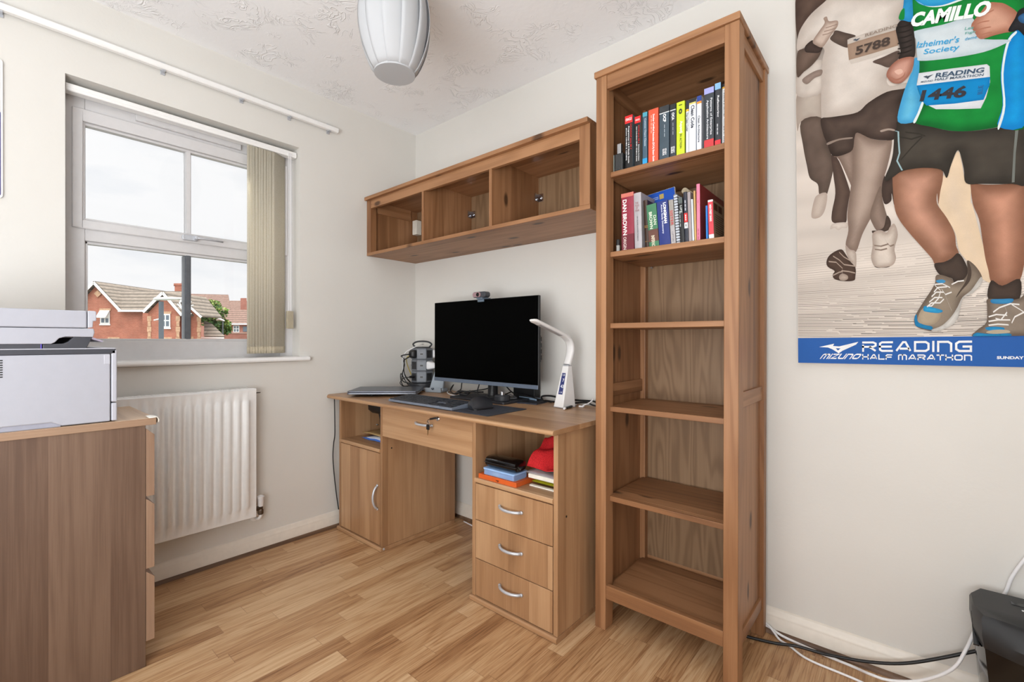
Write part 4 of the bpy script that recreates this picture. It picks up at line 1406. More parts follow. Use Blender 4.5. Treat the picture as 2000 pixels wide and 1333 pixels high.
def sheet(mb, x0, x1, y0, y1, z, amp, nx=10, ny=8, seed=0, th=0.0, sag=None):
    vs__, fs__ = [], []
    for i in range(nx + 1):
        for j in range(ny + 1):
            x = x0 + (x1 - x0) * i / nx; y = y0 + (y1 - y0) * j / ny
            zz = z + amp * (0.5 + noise.noise(Vector((x * 14 + seed, y * 14, seed * 1.7))))
            if sag: zz += sag(i / nx, j / ny)
            vs__.append((x, y, max(zz, z)))
    for i in range(nx):
        for j in range(ny): fs__.append((i * (ny + 1) + j, (i + 1) * (ny + 1) + j, (i + 1) * (ny + 1) + j + 1, i * (ny + 1) + j + 1))
    mb.add(vs__, fs__)


b = MB(); sheet(b, 0.155, 0.40, -0.475, -0.22, 0.4912, 0.012, seed=3); b.build('bag', plain((70, 120, 205), 0.3), ev, smooth=True, solid=0.0015)
b = MB(); sheet(b, 0.18, 0.39, -0.465, -0.24, 0.497, 0.010, seed=3); b.build('label_panel', plain((214, 222, 236), 0.35), ev, smooth=True, solid=0.001, label='pale panel of the bag')
b = MB(); sheet(b, 0.115, 0.38, -0.445, -0.235, 0.511, 0.006, seed=8)
b.build('brown_envelope', plain((186, 156, 104), 0.7, var=0.1), smooth=True, solid=0.003, label='brown paper envelope on top of the blue mailing bag in the desk bay', cat='envelope')
tp = thing('folded_tripod', 'black jointed mini tripod standing in the shadowy open bay above the desk door', 'tripod', (0.19, -0.33, 0.4902))
b = MB()
loft(b, [[(x, y, z) for x, y in rrect(0.113 + k_, 0.25 - k_, -0.42 + k_, -0.33 - k_, 0.02, 4)] for z, k_ in ((0.618, 0.016), (0.635, 0.002), (0.672, 0.0), (0.694, 0.016))])
b.build('head', M['black'], tp, autosmooth=50)
b = MB(); b.tube([(0.206, -0.385, 0.625), (0.208, -0.385, 0.585), (0.210, -0.382, 0.545)], [0.017, 0.011, 0.013], 12); b.build('neck', plain((26, 27, 34), 0.4), tp, smooth=True)
for dx, dy in ((-0.004, 0.03), (0.028, 0.012), (0.012, 0.05)):
    b = MB(); b.tube([(0.210, -0.36, 0.556), (0.210 + dx, -0.36 + dy * 2.2, 0.540), (0.210 + dx * 1.4, -0.32 + dy * 1.4, 0.5245)], [0.011, 0.009, 0.005], 10); b.build('leg', M['black'], tp, smooth=True)
b = MB(); b.tube([(0.195, -0.40, 0.556), (0.185, -0.403, 0.557)], 0.004, 8); b.build('knob', M['steel'], tp)

SH = 0.4822
ob = thing('orange_box', 'flat orange cardboard box at the bottom of the pile in the bay above the drawers', 'box', (1.2, -0.49, SH))
MB().box(1.108, 1.30, -0.547, -0.430, SH, SH + 0.0175).build('box', plain((206, 92, 34), 0.5), ob, bevel=0.0012)
b = MB(); b.quad((1.245, -0.535, SH + 0.0178), (1.285, -0.535, SH + 0.0178), (1.285, -0.475, SH + 0.0178), (1.245, -0.475, SH + 0.0178)); b.build('sticker', plain((200, 206, 206), 0.5), ob)
b = MB(); b.box(1.20, 1.214, -0.5476, -0.547, SH + 0.006, SH + 0.0095).box(1.208, 1.212, -0.5476, -0.547, SH + 0.003, SH + 0.006); b.build('printed_mark', plain((90, 36, 14), 0.5), ob)


def clearplastic(name, c, a):
    t = NT(name, 0.15, 0.5)
    t.color(c)
    t.p.inputs['Alpha'].default_value = a
    return t.mat


bb = thing('component_box', 'clear plastic case with blue contents lying on the orange box', 'case', (1.21, -0.5, SH + 0.018))
b = MB(); b.prism(rrect(1.130, 1.283, -0.542, -0.462, 0.006, 3), 'z', SH + 0.0182, SH + 0.037); b.build('case', clearplastic('clear_blue_plastic', (168, 196, 236), 0.55), bb, bevel=0.0015)
b = MB()
for k, c in enumerate(((40, 104, 190), (120, 160, 214), (70, 130, 205), (30, 90, 190))): b.box(1.137 + k * 0.036, 1.168 + k * 0.036, -0.536, -0.468, SH + 0.0205, SH + 0.033, k)
b.build('contents', [plain(c, 0.4) for c in ((40, 104, 190), (150, 184, 224), (70, 130, 205), (30, 90, 190))], bb)
b = MB(); b.prism(rrect(1.128, 1.285, -0.544, -0.460, 0.007, 3), 'z', SH + 0.0371, SH + 0.044); b.build('lid', plain((150, 186, 232), 0.2), bb, bevel=0.0015)
gc = thing('glasses_case', 'glossy black rounded spectacle case on top of the blue plastic case', 'glasses case', (1.21, -0.5, SH + 0.045))
rg = []
for x, k_ in ((1.128, 0.6), (1.134, 0.93), (1.16, 1.0), (1.255, 1.0), (1.284, 0.93), (1.290, 0.6)):
    rg.append([(x, -0.503 + 0.036 * k_ * (abs(math.cos(a)) ** 0.75) * (1 if math.cos(a) > 0 else -1), SH + 0.0445 + 0.022 * 1 + 0.0215 * k_ * (abs(math.sin(a)) ** 0.75) * (1 if math.sin(a) > 0 else -1)) for a in [2 * math.pi * j / 24 for j in range(24)]])
b = MB(); loft(b, rg); b.build('shell', M['black_gloss'], gc, autosmooth=50)
MB().box(1.130, 1.288, -0.5395, -0.47, SH + 0.0655, SH + 0.0665).build('seam', plain((60, 62, 66), 0.3), gc)
op = thing('olive_packet', 'shiny olive green packet lying at the back of the bay above the drawers', 'packet', (1.34, -0.4, SH))
b = MB()
rg = []
for x, k_ in ((1.315, 0.3), (1.325, 0.9), (1.37, 1.0), (1.42, 0.95), (1.44, 0.25)):
    rg.append([(x, -0.40 + 0.075 * math.cos(a), SH + 0.0125 + 0.0118 * k_ * math.sin(a)) for a in [2 * math.pi * j / 20 for j in range(20)]])
loft(b, rg); b.build('wrapper', plain((150, 146, 30), 0.18), op, autosmooth=60)
MB().box(1.318, 1.43, -0.492, -0.478, SH, SH + 0.004).build('paper_slip', M['paper'], label='strip of white card lying in front of the olive packet', cat='card')
cp = thing('plastic_sleeve', 'clear plastic wallet of white papers lying above the olive packet', 'plastic wallet', (1.36, -0.4, SH + 0.025))
MB().box(1.305, 1.448, -0.485, -0.28, SH + 0.0255, SH + 0.042).build('papers', M['paper'], cp, bevel=0.003)
b = MB(); sheet(b, 1.298, 1.452, -0.492, -0.27, SH + 0.0435, 0.006, seed=5); b.build('sleeve', clearplastic('clear_wallet', (205, 200, 205), 0.5), cp, smooth=True, solid=0.0008)
bkx = thing('black_pouch', 'black pouch in the shadows behind the red cloth in the desk bay', 'pouch', (1.3, -0.28, SH))
rg = []
for z, k_ in ((SH + 0.001, 0.9), (SH + 0.03, 1.0), (SH + 0.075, 0.95), (SH + 0.088, 0.6)):
    rg.append([(1.24 + (x - 1.24) * k_, -0.19 + (y + 0.19) * k_, z) for x, y in rrect(1.17, 1.30, -0.262, -0.13, 0.03, 4)])
b = MB(); loft(b, rg); b.build('body', plain((16, 17, 18), 0.6), bkx, autosmooth=50)
MB().box(1.20, 1.206, -0.2665, -0.262, SH + 0.03, SH + 0.07).build('zip_tab', M['paper'], bkx)
rc = MB()


def redz(u, v):
    return 0.035 * math.exp(-((u - 0.25) ** 2) / 0.05) + 0.02 * math.sin(u * 7 + v * 3) ** 2 + 0.025 * v


vs__, fs__ = [], []
nx_, ny_ = 26, 18
for i in range(nx_ + 1):
    for j in range(ny_ + 1):
        u, v = i / nx_, j / ny_
        x = 1.285 + 0.160 * u + 0.01 * math.sin(v * 5)
        y = -0.468 + 0.19 * v + 0.02 * math.sin(u * 6)
        z = SH + 0.062 + 0.085 * (1 - u) ** 0.6 * math.sin(min(v, 0.7) / 0.7 * math.pi / 2) ** 0.8 + 0.012 * math.sin(u * 16 + v * 7) * v + 0.010 * math.sin(v * 13 - u * 5)
        vs__.append((x, y, z))
for i in range(nx_):
    for j in range(ny_): fs__.append((i * (ny_ + 1) + j, (i + 1) * (ny_ + 1) + j, (i + 1) * (ny_ + 1) + j + 1, i * (ny_ + 1) + j + 1))
rc.add(vs__, fs__)


def _mesh_red():
    t = NT('red_mesh_cloth', 0.8, 0.2)
    co = t.obj()
    vo = t.n('ShaderNodeTexVoronoi', feature='F1'); vo.inputs['Scale'].default_value = 260
    t.link(co, vo.inputs['Vector'])
    t.color(t.ramp(vo.outputs['Distance'], [(0.1, (150, 22, 28)), (0.5, (204, 42, 46))]))
    t.bump(vo.outputs['Distance'], 0.4, 0.002)
    return t.mat


rc.build('red_cloth', _mesh_red(), smooth=True, solid=0.003, label='crumpled red mesh cloth bag in the open bay above the drawers', cat='cloth')

# ================================================================== cables on the floor and behind the desk
cable('black mains cable from behind the bookcase along the skirting to the shredder', [(1.90, -0.115, 0.005), (1.97, -0.102, 0.005), (2.04, -0.083, 0.006), (2.10, -0.068, 0.0145), (2.16, -0.060, 0.0165), (2.193, -0.060, 0.0216), (2.293, -0.060, 0.0462), (2.384, -0.058, 0.085), (2.507, -0.047, 0.165), (2.54, -0.043, 0.19)], 0.0048, name='mains_cable')
cable('white cable curving up from the floor to the back of the shredder', [(1.97, -0.0235, 0.0215), (2.01, -0.0240, 0.0205), (2.06, -0.033, 0.010), (2.159, -0.0400, 0.005), (2.25, -0.060, 0.012), (2.2935, -0.10, 0.0315), (2.34, -0.10, 0.0359), (2.406, -0.10, 0.068), (2.468, -0.10, 0.1287), (2.498, -0.080, 0.190), (2.520, -0.042, 0.235), (2.572, -0.0125, 0.328), (2.587, -0.0120, 0.3815), (2.610, -0.0120, 0.437), (2.66, -0.011, 0.53)], 0.0042, M['white_plastic'], name='white_cable')
cable('thinner white cable lying on the floor beside the skirting', [(1.97, -0.0235, 0.031), (2.005, -0.0260, 0.030), (2.03, -0.041, 0.018), (2.05, -0.053, 0.006), (2.08, -0.064, 0.0045), (2.14, -0.1004, 0.0045), (2.2692, -0.1100, 0.0045), (2.42, -0.14, 0.0045), (2.47, -0.13, 0.0045)], 0.0036, M['white_plastic'], name='white_cable')
cable('thin black lead hanging down the wall beside the desk', [(0.045, -0.60 + 0.03, 0.70), (0.043, -0.566, 0.52), (0.030, -0.566, 0.46), (0.024, -0.567, 0.39), (0.022, -0.560, 0.30), (0.03, -0.55, 0.18), (0.045, -0.545, 0.10)], 0.0028, name='thin_cable')
cable('thin black lead hanging in the kneehole behind the drawers', [(0.98, -0.03, 0.70), (0.99, -0.035, 0.60), (0.95, -0.04, 0.50), (0.93, -0.032, 0.42), (0.97, -0.03, 0.33), (1.0, -0.035, 0.24), (0.99, -0.035, 0.15), (1.03, -0.04, 0.10), (1.09, -0.05, 0.085)], 0.0028, name='thin_cable')
cable('white lead lying on the floor in the kneehole', [(0.50, -0.05, 0.005), (0.70, -0.075, 0.005), (0.90, -0.085, 0.005), (1.06, -0.07, 0.005)], 0.0036, M['white_plastic'], name='white_cable')
cable('thick black lead hanging between the desk and the bookcase', [(1.512, -0.12, 0.69), (1.508, -0.15, 0.60), (1.506, -0.17, 0.45), (1.507, -0.15, 0.30), (1.508, -0.10, 0.06)], 0.0045, name='thin_cable')


# ================================================================== books
def shade(c, k): return tuple(max(0, min(255, v * k)) for v in c)


def book(name_label, x0, x1, z0, top, col, depth=0.2, bands=(), titles=(), lean=0.0, yf=-0.340, group=None, side=None, rough=0.4, back_off=0.0, nm='book', hard=False):
    """one book, spine towards the room; lean = shift of its head along x."""
    wd = x1 - x0
    group = group or ('books on the upper shelf' if z0 > 1.5 else 'books on the lower shelf')
    hgt = top - z0
    ang = math.atan2(lean, hgt)
    L_ = Vector(((x0 + x1) / 2, yf + depth / 2, z0))
    t = thing(nm, name_label, 'book', L_, (0, ang, 0), group)
    hw = wd / 2 - 0.0004
    lift = abs(math.sin(ang)) * hw + 0.0004
    cv = 0.0016
    y0, y1 = -depth / 2, depth / 2
    b = MB()
    # spine (slightly rounded) and two boards
    n = 5
    pr_ = []
    for k in range(n + 1):
        s_ = -1 + 2 * k / n
        pr_.append((s_ * hw, y0 + (0.0022 if hard else 0.0007) * s_ * s_))
    pr_ = pr_ + [(hw, y1), (hw - cv, y1), (hw - cv, y0 + 0.004), (-hw + cv, y0 + 0.004), (-hw + cv, y1), (-hw, y1)]
    b.prism(pr_, 'z', lift, lift + hgt)
    mats = [plain(col, rough)]
    if side:
        mats.append(plain(side, rough))
        b.box(hw, hw + 0.0003, y0 + 0.002, y1, lift, lift + hgt, 1)
    for f0, f1, c in bands:
        mats.append(plain(c, rough))
        b.box(-hw + 0.0002, hw + 0.0002, y0 - 0.0006, y0 + 0.0026, lift + hgt * f0, lift + hgt * f1, len(mats) - 1)
    b.build('cover', mats, t)
    MB().box(-hw + cv + 0.0001, hw - cv - 0.0001, y0 + 0.006, y1 - 0.003, lift + 0.0025, lift + hgt - (0.003 if hard else 0.001)).build('pages', M['paper'], t)
    for i, ti in enumerate(titles):
        s_, fx, f0, f1, wfrac, c = ti[:6]
        bold = ti[6] if len(ti) > 6 else 0.015
        horiz = len(ti) > 7 and ti[7]
        mb = MB()
        cz = lift + hgt * (f0 + f1) / 2
        ln = hgt * abs(f1 - f0)
        if s_ == '-':
            n_ = max(3, int(ln / 0.012))
            for q in range(n_):
                zz = cz + ln / 2 - ln * (q + 0.1) / n_
                mb.box(fx * hw - wfrac * wd / 2, fx * hw + wfrac * wd / 2, y0 - 0.0012, y0 - 0.0006, zz - ln * 0.78 / n_, zz)
        elif horiz:
            text(mb, s_, (fx * hw, y0 - 0.0009, cz), (1, 0, 0), (0, 0, 1), w=wfrac * wd, h=ln, bold=bold)
        else:
            text(mb, s_, (fx * hw, y0 - 0.0009, cz), (0, 0, -1), (1, 0, 0), w=ln, h=wfrac * wd, bold=bold)
        mb.build('title' if i == 0 else 'lettering', plain(c, 0.4), t)
    return t


W_ = (236, 238, 240)
GU = None
ZU = 1.6142
# --- upper shelf
pf = thing('perfume_bottle', 'small dark glass bottle with a silver cap beside the books on the upper shelf', 'bottle', (1.600, -0.335, ZU))
b = MB(); b.box(1.585, 1.618, -0.351, -0.325, ZU, ZU + 0.062); b.build('glass_body', plain((34, 36, 36), 0.08, spec=0.6), pf, bevel=0.003)
MB().box(1.582, 1.5848, -0.350, -0.326, ZU + 0.002, ZU + 0.06).build('glass_edge', plain((120, 132, 128), 0.1), pf)
MB().box(1.5935, 1.6085, -0.3455, -0.331, ZU + 0.0625, ZU + 0.098).build('cap', plain((170, 172, 174), 0.2, 0.9), pf, bevel=0.001)
bk = (17, 17, 19)
book('thick black study guide with a red band, next to the dark bottle', 1.6195, 1.6485, ZU, 1.803, bk, 0.205, [(0.86, 1.0, (214, 34, 36))],
     [('ORACLE', 0.0, 0.905, 0.955, 0.78, W_, 0.02, True), ('OCA/OCP Java SE 7', 0.60, 0.36, 0.84, 0.20, (206, 40, 40), 0.03), ('Programmer I & II Study Guide', 0.02, 0.12, 0.80, 0.19, W_, 0.03), ('(Exams 1Z0-803 & 1Z0-804)', -0.58, 0.18, 0.78, 0.16, W_, 0.02)], side=(96, 108, 116), yf=-0.338)
book('narrower black exam guide with a red band on the upper shelf', 1.6565, 1.6785, ZU, 1.789, bk, 0.19, [(0.87, 1.0, (214, 34, 36))],
     [('ORACLE', 0.0, 0.915, 0.95, 0.7, W_, 0.02, True), ('OCM Java EE 6', 0.45, 0.46, 0.82, 0.22, (206, 40, 40), 0.03), ('Enterprise Architect', 0.45, 0.12, 0.44, 0.2, W_, 0.03), ('Exam Guide (Exams 1Z0-807, 1Z0-865 & 1Z0-866)', -0.3, 0.12, 0.80, 0.2, W_, 0.02)], side=(128, 124, 116), yf=-0.339)
book('slate blue book with a pale blue label at its foot', 1.6862, 1.7030, ZU, 1.7940, (62, 88, 106), 0.20, [(0.92, 1.0, (70, 150, 170)), (0.0, 0.13, (40, 150, 205))], [('Common Object Classes', 0.1, 0.36, 0.88, 0.42, (206, 220, 230), 0.01)])
book('orange red exam guide on the upper shelf', 1.7068, 1.7415, ZU, 1.796, (214, 84, 54), 0.22, [], [('Docker Certified Associate (DCA) Exam Guide', 0.05, 0.02, 0.90, 0.24, W_, 0.03), ('-', -0.38, 0.55, 0.9, 0.05, (240, 200, 180), 0.01)])
book('slate study guide with the letters OCP', 1.7451, 1.7785, ZU, 1.7935, (58, 74, 86), 0.215, [(0.865, 0.88, (216, 220, 222)), (0.88, 1.0, (42, 46, 50))], [('OCP', 0.1, 0.70, 0.85, 0.30, W_, 0.04), ('STUDY', 0.32, 0.09, 0.21, 0.18, W_, 0.03), ('GUIDE', -0.12, 0.09, 0.21, 0.18, W_, 0.03), ('-', 0.1, 0.42, 0.66, 0.05, (176, 188, 196), 0.01)])
book('slimmer dark study guide with the letters OCA', 1.7812, 1.8005, ZU, 1.7900, (46, 52, 62), 0.215, [(0.88, 0.895, (216, 220, 222)), (0.895, 1.0, (26, 28, 30))], [('OCA', 0.1, 0.70, 0.84, 0.42, W_, 0.04), ('STUDY', 0.4, 0.09, 0.21, 0.28, W_, 0.03), ('GUIDE', -0.3, 0.09, 0.21, 0.28, W_, 0.03), ('-', 0.1, 0.42, 0.66, 0.07, (170, 176, 186), 0.01)])
book('lime green book on the upper shelf', 1.8025, 1.8292, ZU, 1.7895, (196, 212, 36), 0.235, [], [('AspectJ', 0.15, 0.42, 0.64, 0.42, (244, 246, 214), 0.04), ('IN ACTION', 0.1, 0.14, 0.40, 0.26, (60, 70, 24), 0.02), ('O', 0.0, 0.77, 0.87, 0.42, (52, 60, 30), 0.09, True), ('-', 0.0, 0.93, 0.945, 0.4, (60, 70, 24))], side=(150, 164, 26))
book('thin white book with a dark top, squeezed beside the lime green one', 1.8333, 1.8422, ZU, 1.785, (226, 230, 236), 0.18, [(0.80, 0.84, (222, 172, 48)), (0.84, 1.0, (34, 36, 52))], [('The Clean Coder', 0.0, 0.42, 0.78, 0.6, (40, 46, 60), 0.03)])
book('white book with a black top and pale gold band', 1.8430, 1.8645, ZU, 1.7855, (230, 234, 240), 0.18, [(0.905, 0.935, (206, 196, 110)), (0.935, 1.0, (24, 24, 28))], [('Clean Code', 0.1, 0.46, 0.88, 0.52, (44, 48, 62), 0.03)])
book('white book with a blue top and orange band', 1.8675, 1.8815, ZU, 1.788, (228, 232, 240), 0.18, [(0.86, 0.90, (230, 140, 40)), (0.90, 1.0, (28, 60, 140))], [('Clean Architecture', 0.0, 0.16, 0.64, 0.5, (50, 54, 66), 0.02)])
book('thick charcoal book with a lilac top and red label on the upper shelf', 1.8895, 1.9188, ZU, 1.803, (50, 56, 62), 0.185, [(0.905, 1.0, (156, 160, 216)), (0.015, 0.15, (196, 52, 56))], [('Patterns of Enterprise', 0.45, 0.22, 0.82, 0.27, (220, 224, 228), 0.015), ('Application Architecture', -0.3, 0.16, 0.80, 0.27, (220, 224, 228), 0.015)], hard=True)
book('charcoal book with a pale blue top and red label near the bookcase post', 1.9213, 1.9390, ZU, 1.808, (48, 52, 58), 0.185, [(0.90, 1.0, (128, 178, 216)), (0.01, 0.10, (206, 48, 56))], [('Refactoring', 0.1, 0.46, 0.80, 0.40, (228, 230, 232), 0.02), ('-', -0.05, 0.18, 0.36, 0.16, (190, 194, 198), 0.01)], hard=True)
book('white book with a gold and black top, partly hidden by the bookcase post', 1.9395, 1.9680, ZU, 1.8045, (228, 230, 232), 0.18, yf=-0.3285, bands= [(0.93, 0.955, (220, 166, 40)), (0.955, 1.0, (24, 24, 30))], titles=[('WORKING EFFECTIVELY WITH LEGACY CODE', -0.35, 0.05, 0.91, 0.34, (60, 62, 70), 0.02)])

# --- lower shelf
ZL = 1.3322
tb_ = thing('marker_tube', 'small clear tube with a black cap beside the crimson novel', 'tube', (1.602, -0.35, ZL))
b = MB(); b.lathe([(0.0062, ZL), (0.0065, ZL + 0.002), (0.0065, ZL + 0.021)], (1.5985, -0.345, 0), 16); b.build('body', plain((150, 152, 150), 0.15), tb_)
b = MB(); b.lathe([(0.0072, ZL + 0.021), (0.0072, ZL + 0.040), (0.006, ZL + 0.042)], (1.5985, -0.345, 0), 16); b.build('cap', M['black'], tb_)
book('crimson hardback novel with tall white lettering on the lower shelf', 1.6095, 1.6565, ZL, 1.533, (140, 36, 58), 0.21, [(0.0, 0.28, (104, 30, 44)), (0.93, 1.0, (196, 110, 96))],
     [('DAN BROWN', -0.42, 0.27, 0.89, 0.32, (236, 232, 228), 0.03), ('ORIGIN', -0.45, 0.02, 0.24, 0.24, (216, 206, 200), 0.01)], lean=-0.003, hard=True)
book('silver grey hardback on the lower shelf', 1.6580, 1.6850, ZL, 1.526, (168, 164, 168), 0.115, [], [('THE', -0.1, 0.80, 0.835, 0.4, (150, 96, 100), 0.01, True), ('RULE', 0.0, 0.755, 0.79, 0.5, (150, 96, 100), 0.01, True), ('OF', -0.1, 0.71, 0.745, 0.26, (150, 96, 100), 0.01, True), ('FOUR', 0.0, 0.665, 0.70, 0.5, (150, 96, 100), 0.01, True), ('IAN CALDWELL & DUSTIN THOMASON', 0.0, 0.14, 0.58, 0.16, (84, 84, 90), 0.02)], lean=-0.005, hard=True)
book('dark brown leather bound book between the silver and green spines', 1.6895, 1.7042, ZL, 1.500, (58, 38, 26), 0.098, [(0.46, 0.475, (140, 104, 50)), (0.43, 0.445, (140, 104, 50)), (0.14, 0.15, (130, 96, 46))], [], lean=-0.008, hard=True, yf=-0.325)
book('green novel leaning on the lower shelf', 1.7115, 1.7462, ZL, 1.4765, (60, 118, 84), 0.112, [(0.12, 0.40, (96, 60, 50))], [('DAN', 0.55, 0.50, 0.72, 0.27, (226, 232, 214), 0.01), ('BROWN', -0.25, 0.42, 0.82, 0.30, (226, 232, 214), 0.02), ('INFERNO', -0.1, 0.0, 0.26, 0.34, (222, 214, 190), 0.02)], lean=-0.0115)
book('thick navy dictionary leaning on the lower shelf', 1.7470, 1.7850, ZL, 1.480, (28, 46, 118), 0.112, [], [('LONGMAN', 0.42, 0.48, 0.95, 0.26, (238, 240, 246), 0.05), ('Active Study Dictionary', -0.15, 0.26, 0.92, 0.18, (224, 230, 244), 0.02)], lean=-0.011)
bd = None
book('grey book with red lettering beside the dictionary', 1.7865, 1.8022, ZL, 1.479, (150, 146, 140), 0.112, [(0.0, 0.42, (168, 164, 166))], [('SISTER', 0.0, 0.42, 0.76, 0.55, (190, 50, 56), 0.01), ('LUPTON', 0.0, 0.06, 0.28, 0.34, (90, 88, 92), 0.01)], lean=-0.010)
sb = thing('spiral_notebook', 'black and white striped wire bound notebook on the lower shelf', 'notebook', (1.8102, -0.265, ZL), (0, math.atan2(-0.0105, 0.161), 0))
b = MB()
for k in range(18):
    b.box(-0.0058, 0.0058, -0.0755, 0.035, 0.001 + k * 0.009, 0.001 + k * 0.009 + 0.0045, 0)
    b.box(-0.0058, 0.0058, -0.0750, 0.035, 0.001 + k * 0.009 + 0.0045, 0.001 + (k + 1) * 0.009, 1)
b.build('cover', [plain((206, 214, 224), 0.4), plain((74, 78, 88), 0.4)], sb)
b = MB()
for k in range(18):
    z = 0.006 + k * 0.009
    b.tube([(0.0058 * math.cos(a * math.pi / 5), -0.0755 + 0.0055 * math.sin(a * math.pi / 5), z) for a in range(11)], 0.0009, 5, caps=False)
b.build('wire_binding', M['steel'], sb)
book('black book with pale lettering behind the wire bound notebook', 1.8165, 1.8300, ZL, 1.480, (24, 24, 27), 0.14, [(0.87, 1.0, (84, 92, 90))], [('LIFE', 0.2, 0.66, 0.82, 0.45, (196, 204, 200), 0.02), ('-', -0.5, 0.35, 0.72, 0.16, (170, 178, 176), 0.01)], lean=-0.008)
rp = thing('paper_roll', 'rolled paper lying end on across the tops of the books on the lower shelf', 'paper roll', (1.80, -0.2, 1.4985))
b = MB()
pts = []
for k in range(60):
    a = k / 59 * 2 * math.pi * 3
    r_ = 0.0055 + 0.0048 * k / 59
    pts.append((1.8135 + r_ * math.cos(a), 1.5145 + r_ * math.sin(a)))
vs__ = [(p[0], -0.295, p[1]) for p in pts] + [(p[0], -0.10, p[1]) for p in pts]
b.add(vs__, [(k, k + 1, 60 + k + 1, 60 + k) for k in range(59)])
b.build('sheet', plain((176, 164, 140), 0.8), rp, smooth=True, solid=0.0008)
book('dark navy book with a red and a white label on the lower shelf', 1.8310, 1.8425, ZL, 1.495, (36, 40, 54), 0.16, [(0.40, 0.58, (206, 44, 46)), (0.28, 0.39, (232, 232, 234))], [('-', 0.0, 0.62, 0.84, 0.25, (196, 200, 210), 0.02), ('-', 0.0, 0.43, 0.55, 0.25, W_, 0.02), ('-', 0.0, 0.31, 0.36, 0.3, (60, 62, 70), 0.02)], lean=-0.0062)
book('slim grey volume between the navy book and the white booklet', 1.8435, 1.8535, ZL, 1.492, (152, 142, 144), 0.17, [], [], lean=-0.006)
book('thin pale blue white booklet, shorter than its neighbours', 1.8545, 1.8605, ZL, 1.4675, (206, 216, 226), 0.15, [], [], lean=-0.005)
book('slim tan folder before the pink book', 1.8615, 1.8675, ZL, 1.4925, (196, 158, 96), 0.2, [], [], lean=-0.0045)
book('tall pink book with a dull red cover on the lower shelf', 1.8682, 1.8790, ZL, 1.5118, (214, 120, 148), 0.25, [], [('-', 0.0, 0.02, 0.22, 0.16, (160, 70, 100), 0.01), ('-', 0.0, 0.66, 0.72, 0.16, (170, 80, 110), 0.01)], lean=-0.002, side=(150, 58, 60))
book('thin bright blue booklet beside the pink book', 1.8965, 1.9022, ZL, 1.4385, (40, 124, 206), 0.12, [], [], lean=-0.002)
book('white paperback with a red spine panel at the bookcase post', 1.9050, 1.9205, ZL, 1.454, (232, 228, 228), 0.14, [(0.12, 0.95, (204, 58, 72))], [('HIGH STREET DINING', 0.0, 0.45, 0.88, 0.4, (244, 240, 240), 0.03)], lean=-0.004, side=(166, 148, 122))
# print on the cover of that paperback
bk_ = [o for o in COL.objects if o.get('label', '').startswith('white paperback with a red spine')][0]
b = MB()
hw = 0.00735 + 0.0008
for y0_, z0_ in ((-0.062, 0.092), (-0.018, 0.092)): b.box(hw, hw + 0.0002, y0_, y0_ + 0.036, z0_, z0_ + 0.022)
for k in range(9): b.box(hw, hw + 0.0002, -0.055, 0.045 - 0.012 * (k % 3), 0.078 - k * 0.007, 0.080 - k * 0.007)
b.build('cover_print', plain((84, 52, 36), 0.5), bk_)
# blue book standing with its cover to the front behind the others
bf = thing('book', 'bright blue exercise book tilted above the green and navy spines', 'book', (1.69, -0.215, ZL), (R(-4), R(-6), 0), 'books on the lower shelf')
MB().box(-0.024, 0.078, -0.006, 0.006, 0.0095, 0.2265).build('cover', plain((22, 84, 190), 0.4), bf, bevel=0.002)
MB().box(-0.022, 0.0785, -0.0045, 0.0045, 0.0105, 0.2270).build('pages', M['paper'], bf)
b = MB(); b.box(0.022, 0.038, -0.0066, -0.006, 0.196, 0.214); b.build('printed_badge', plain((190, 168, 96), 0.5), bf)
b = MB()
for k in range(2): b.box(-0.012, 0.018, -0.0065, -0.006, 0.199 + k * 0.006, 0.202 + k * 0.006)
b.build('printed_lines', plain((150, 176, 224), 0.5), bf)


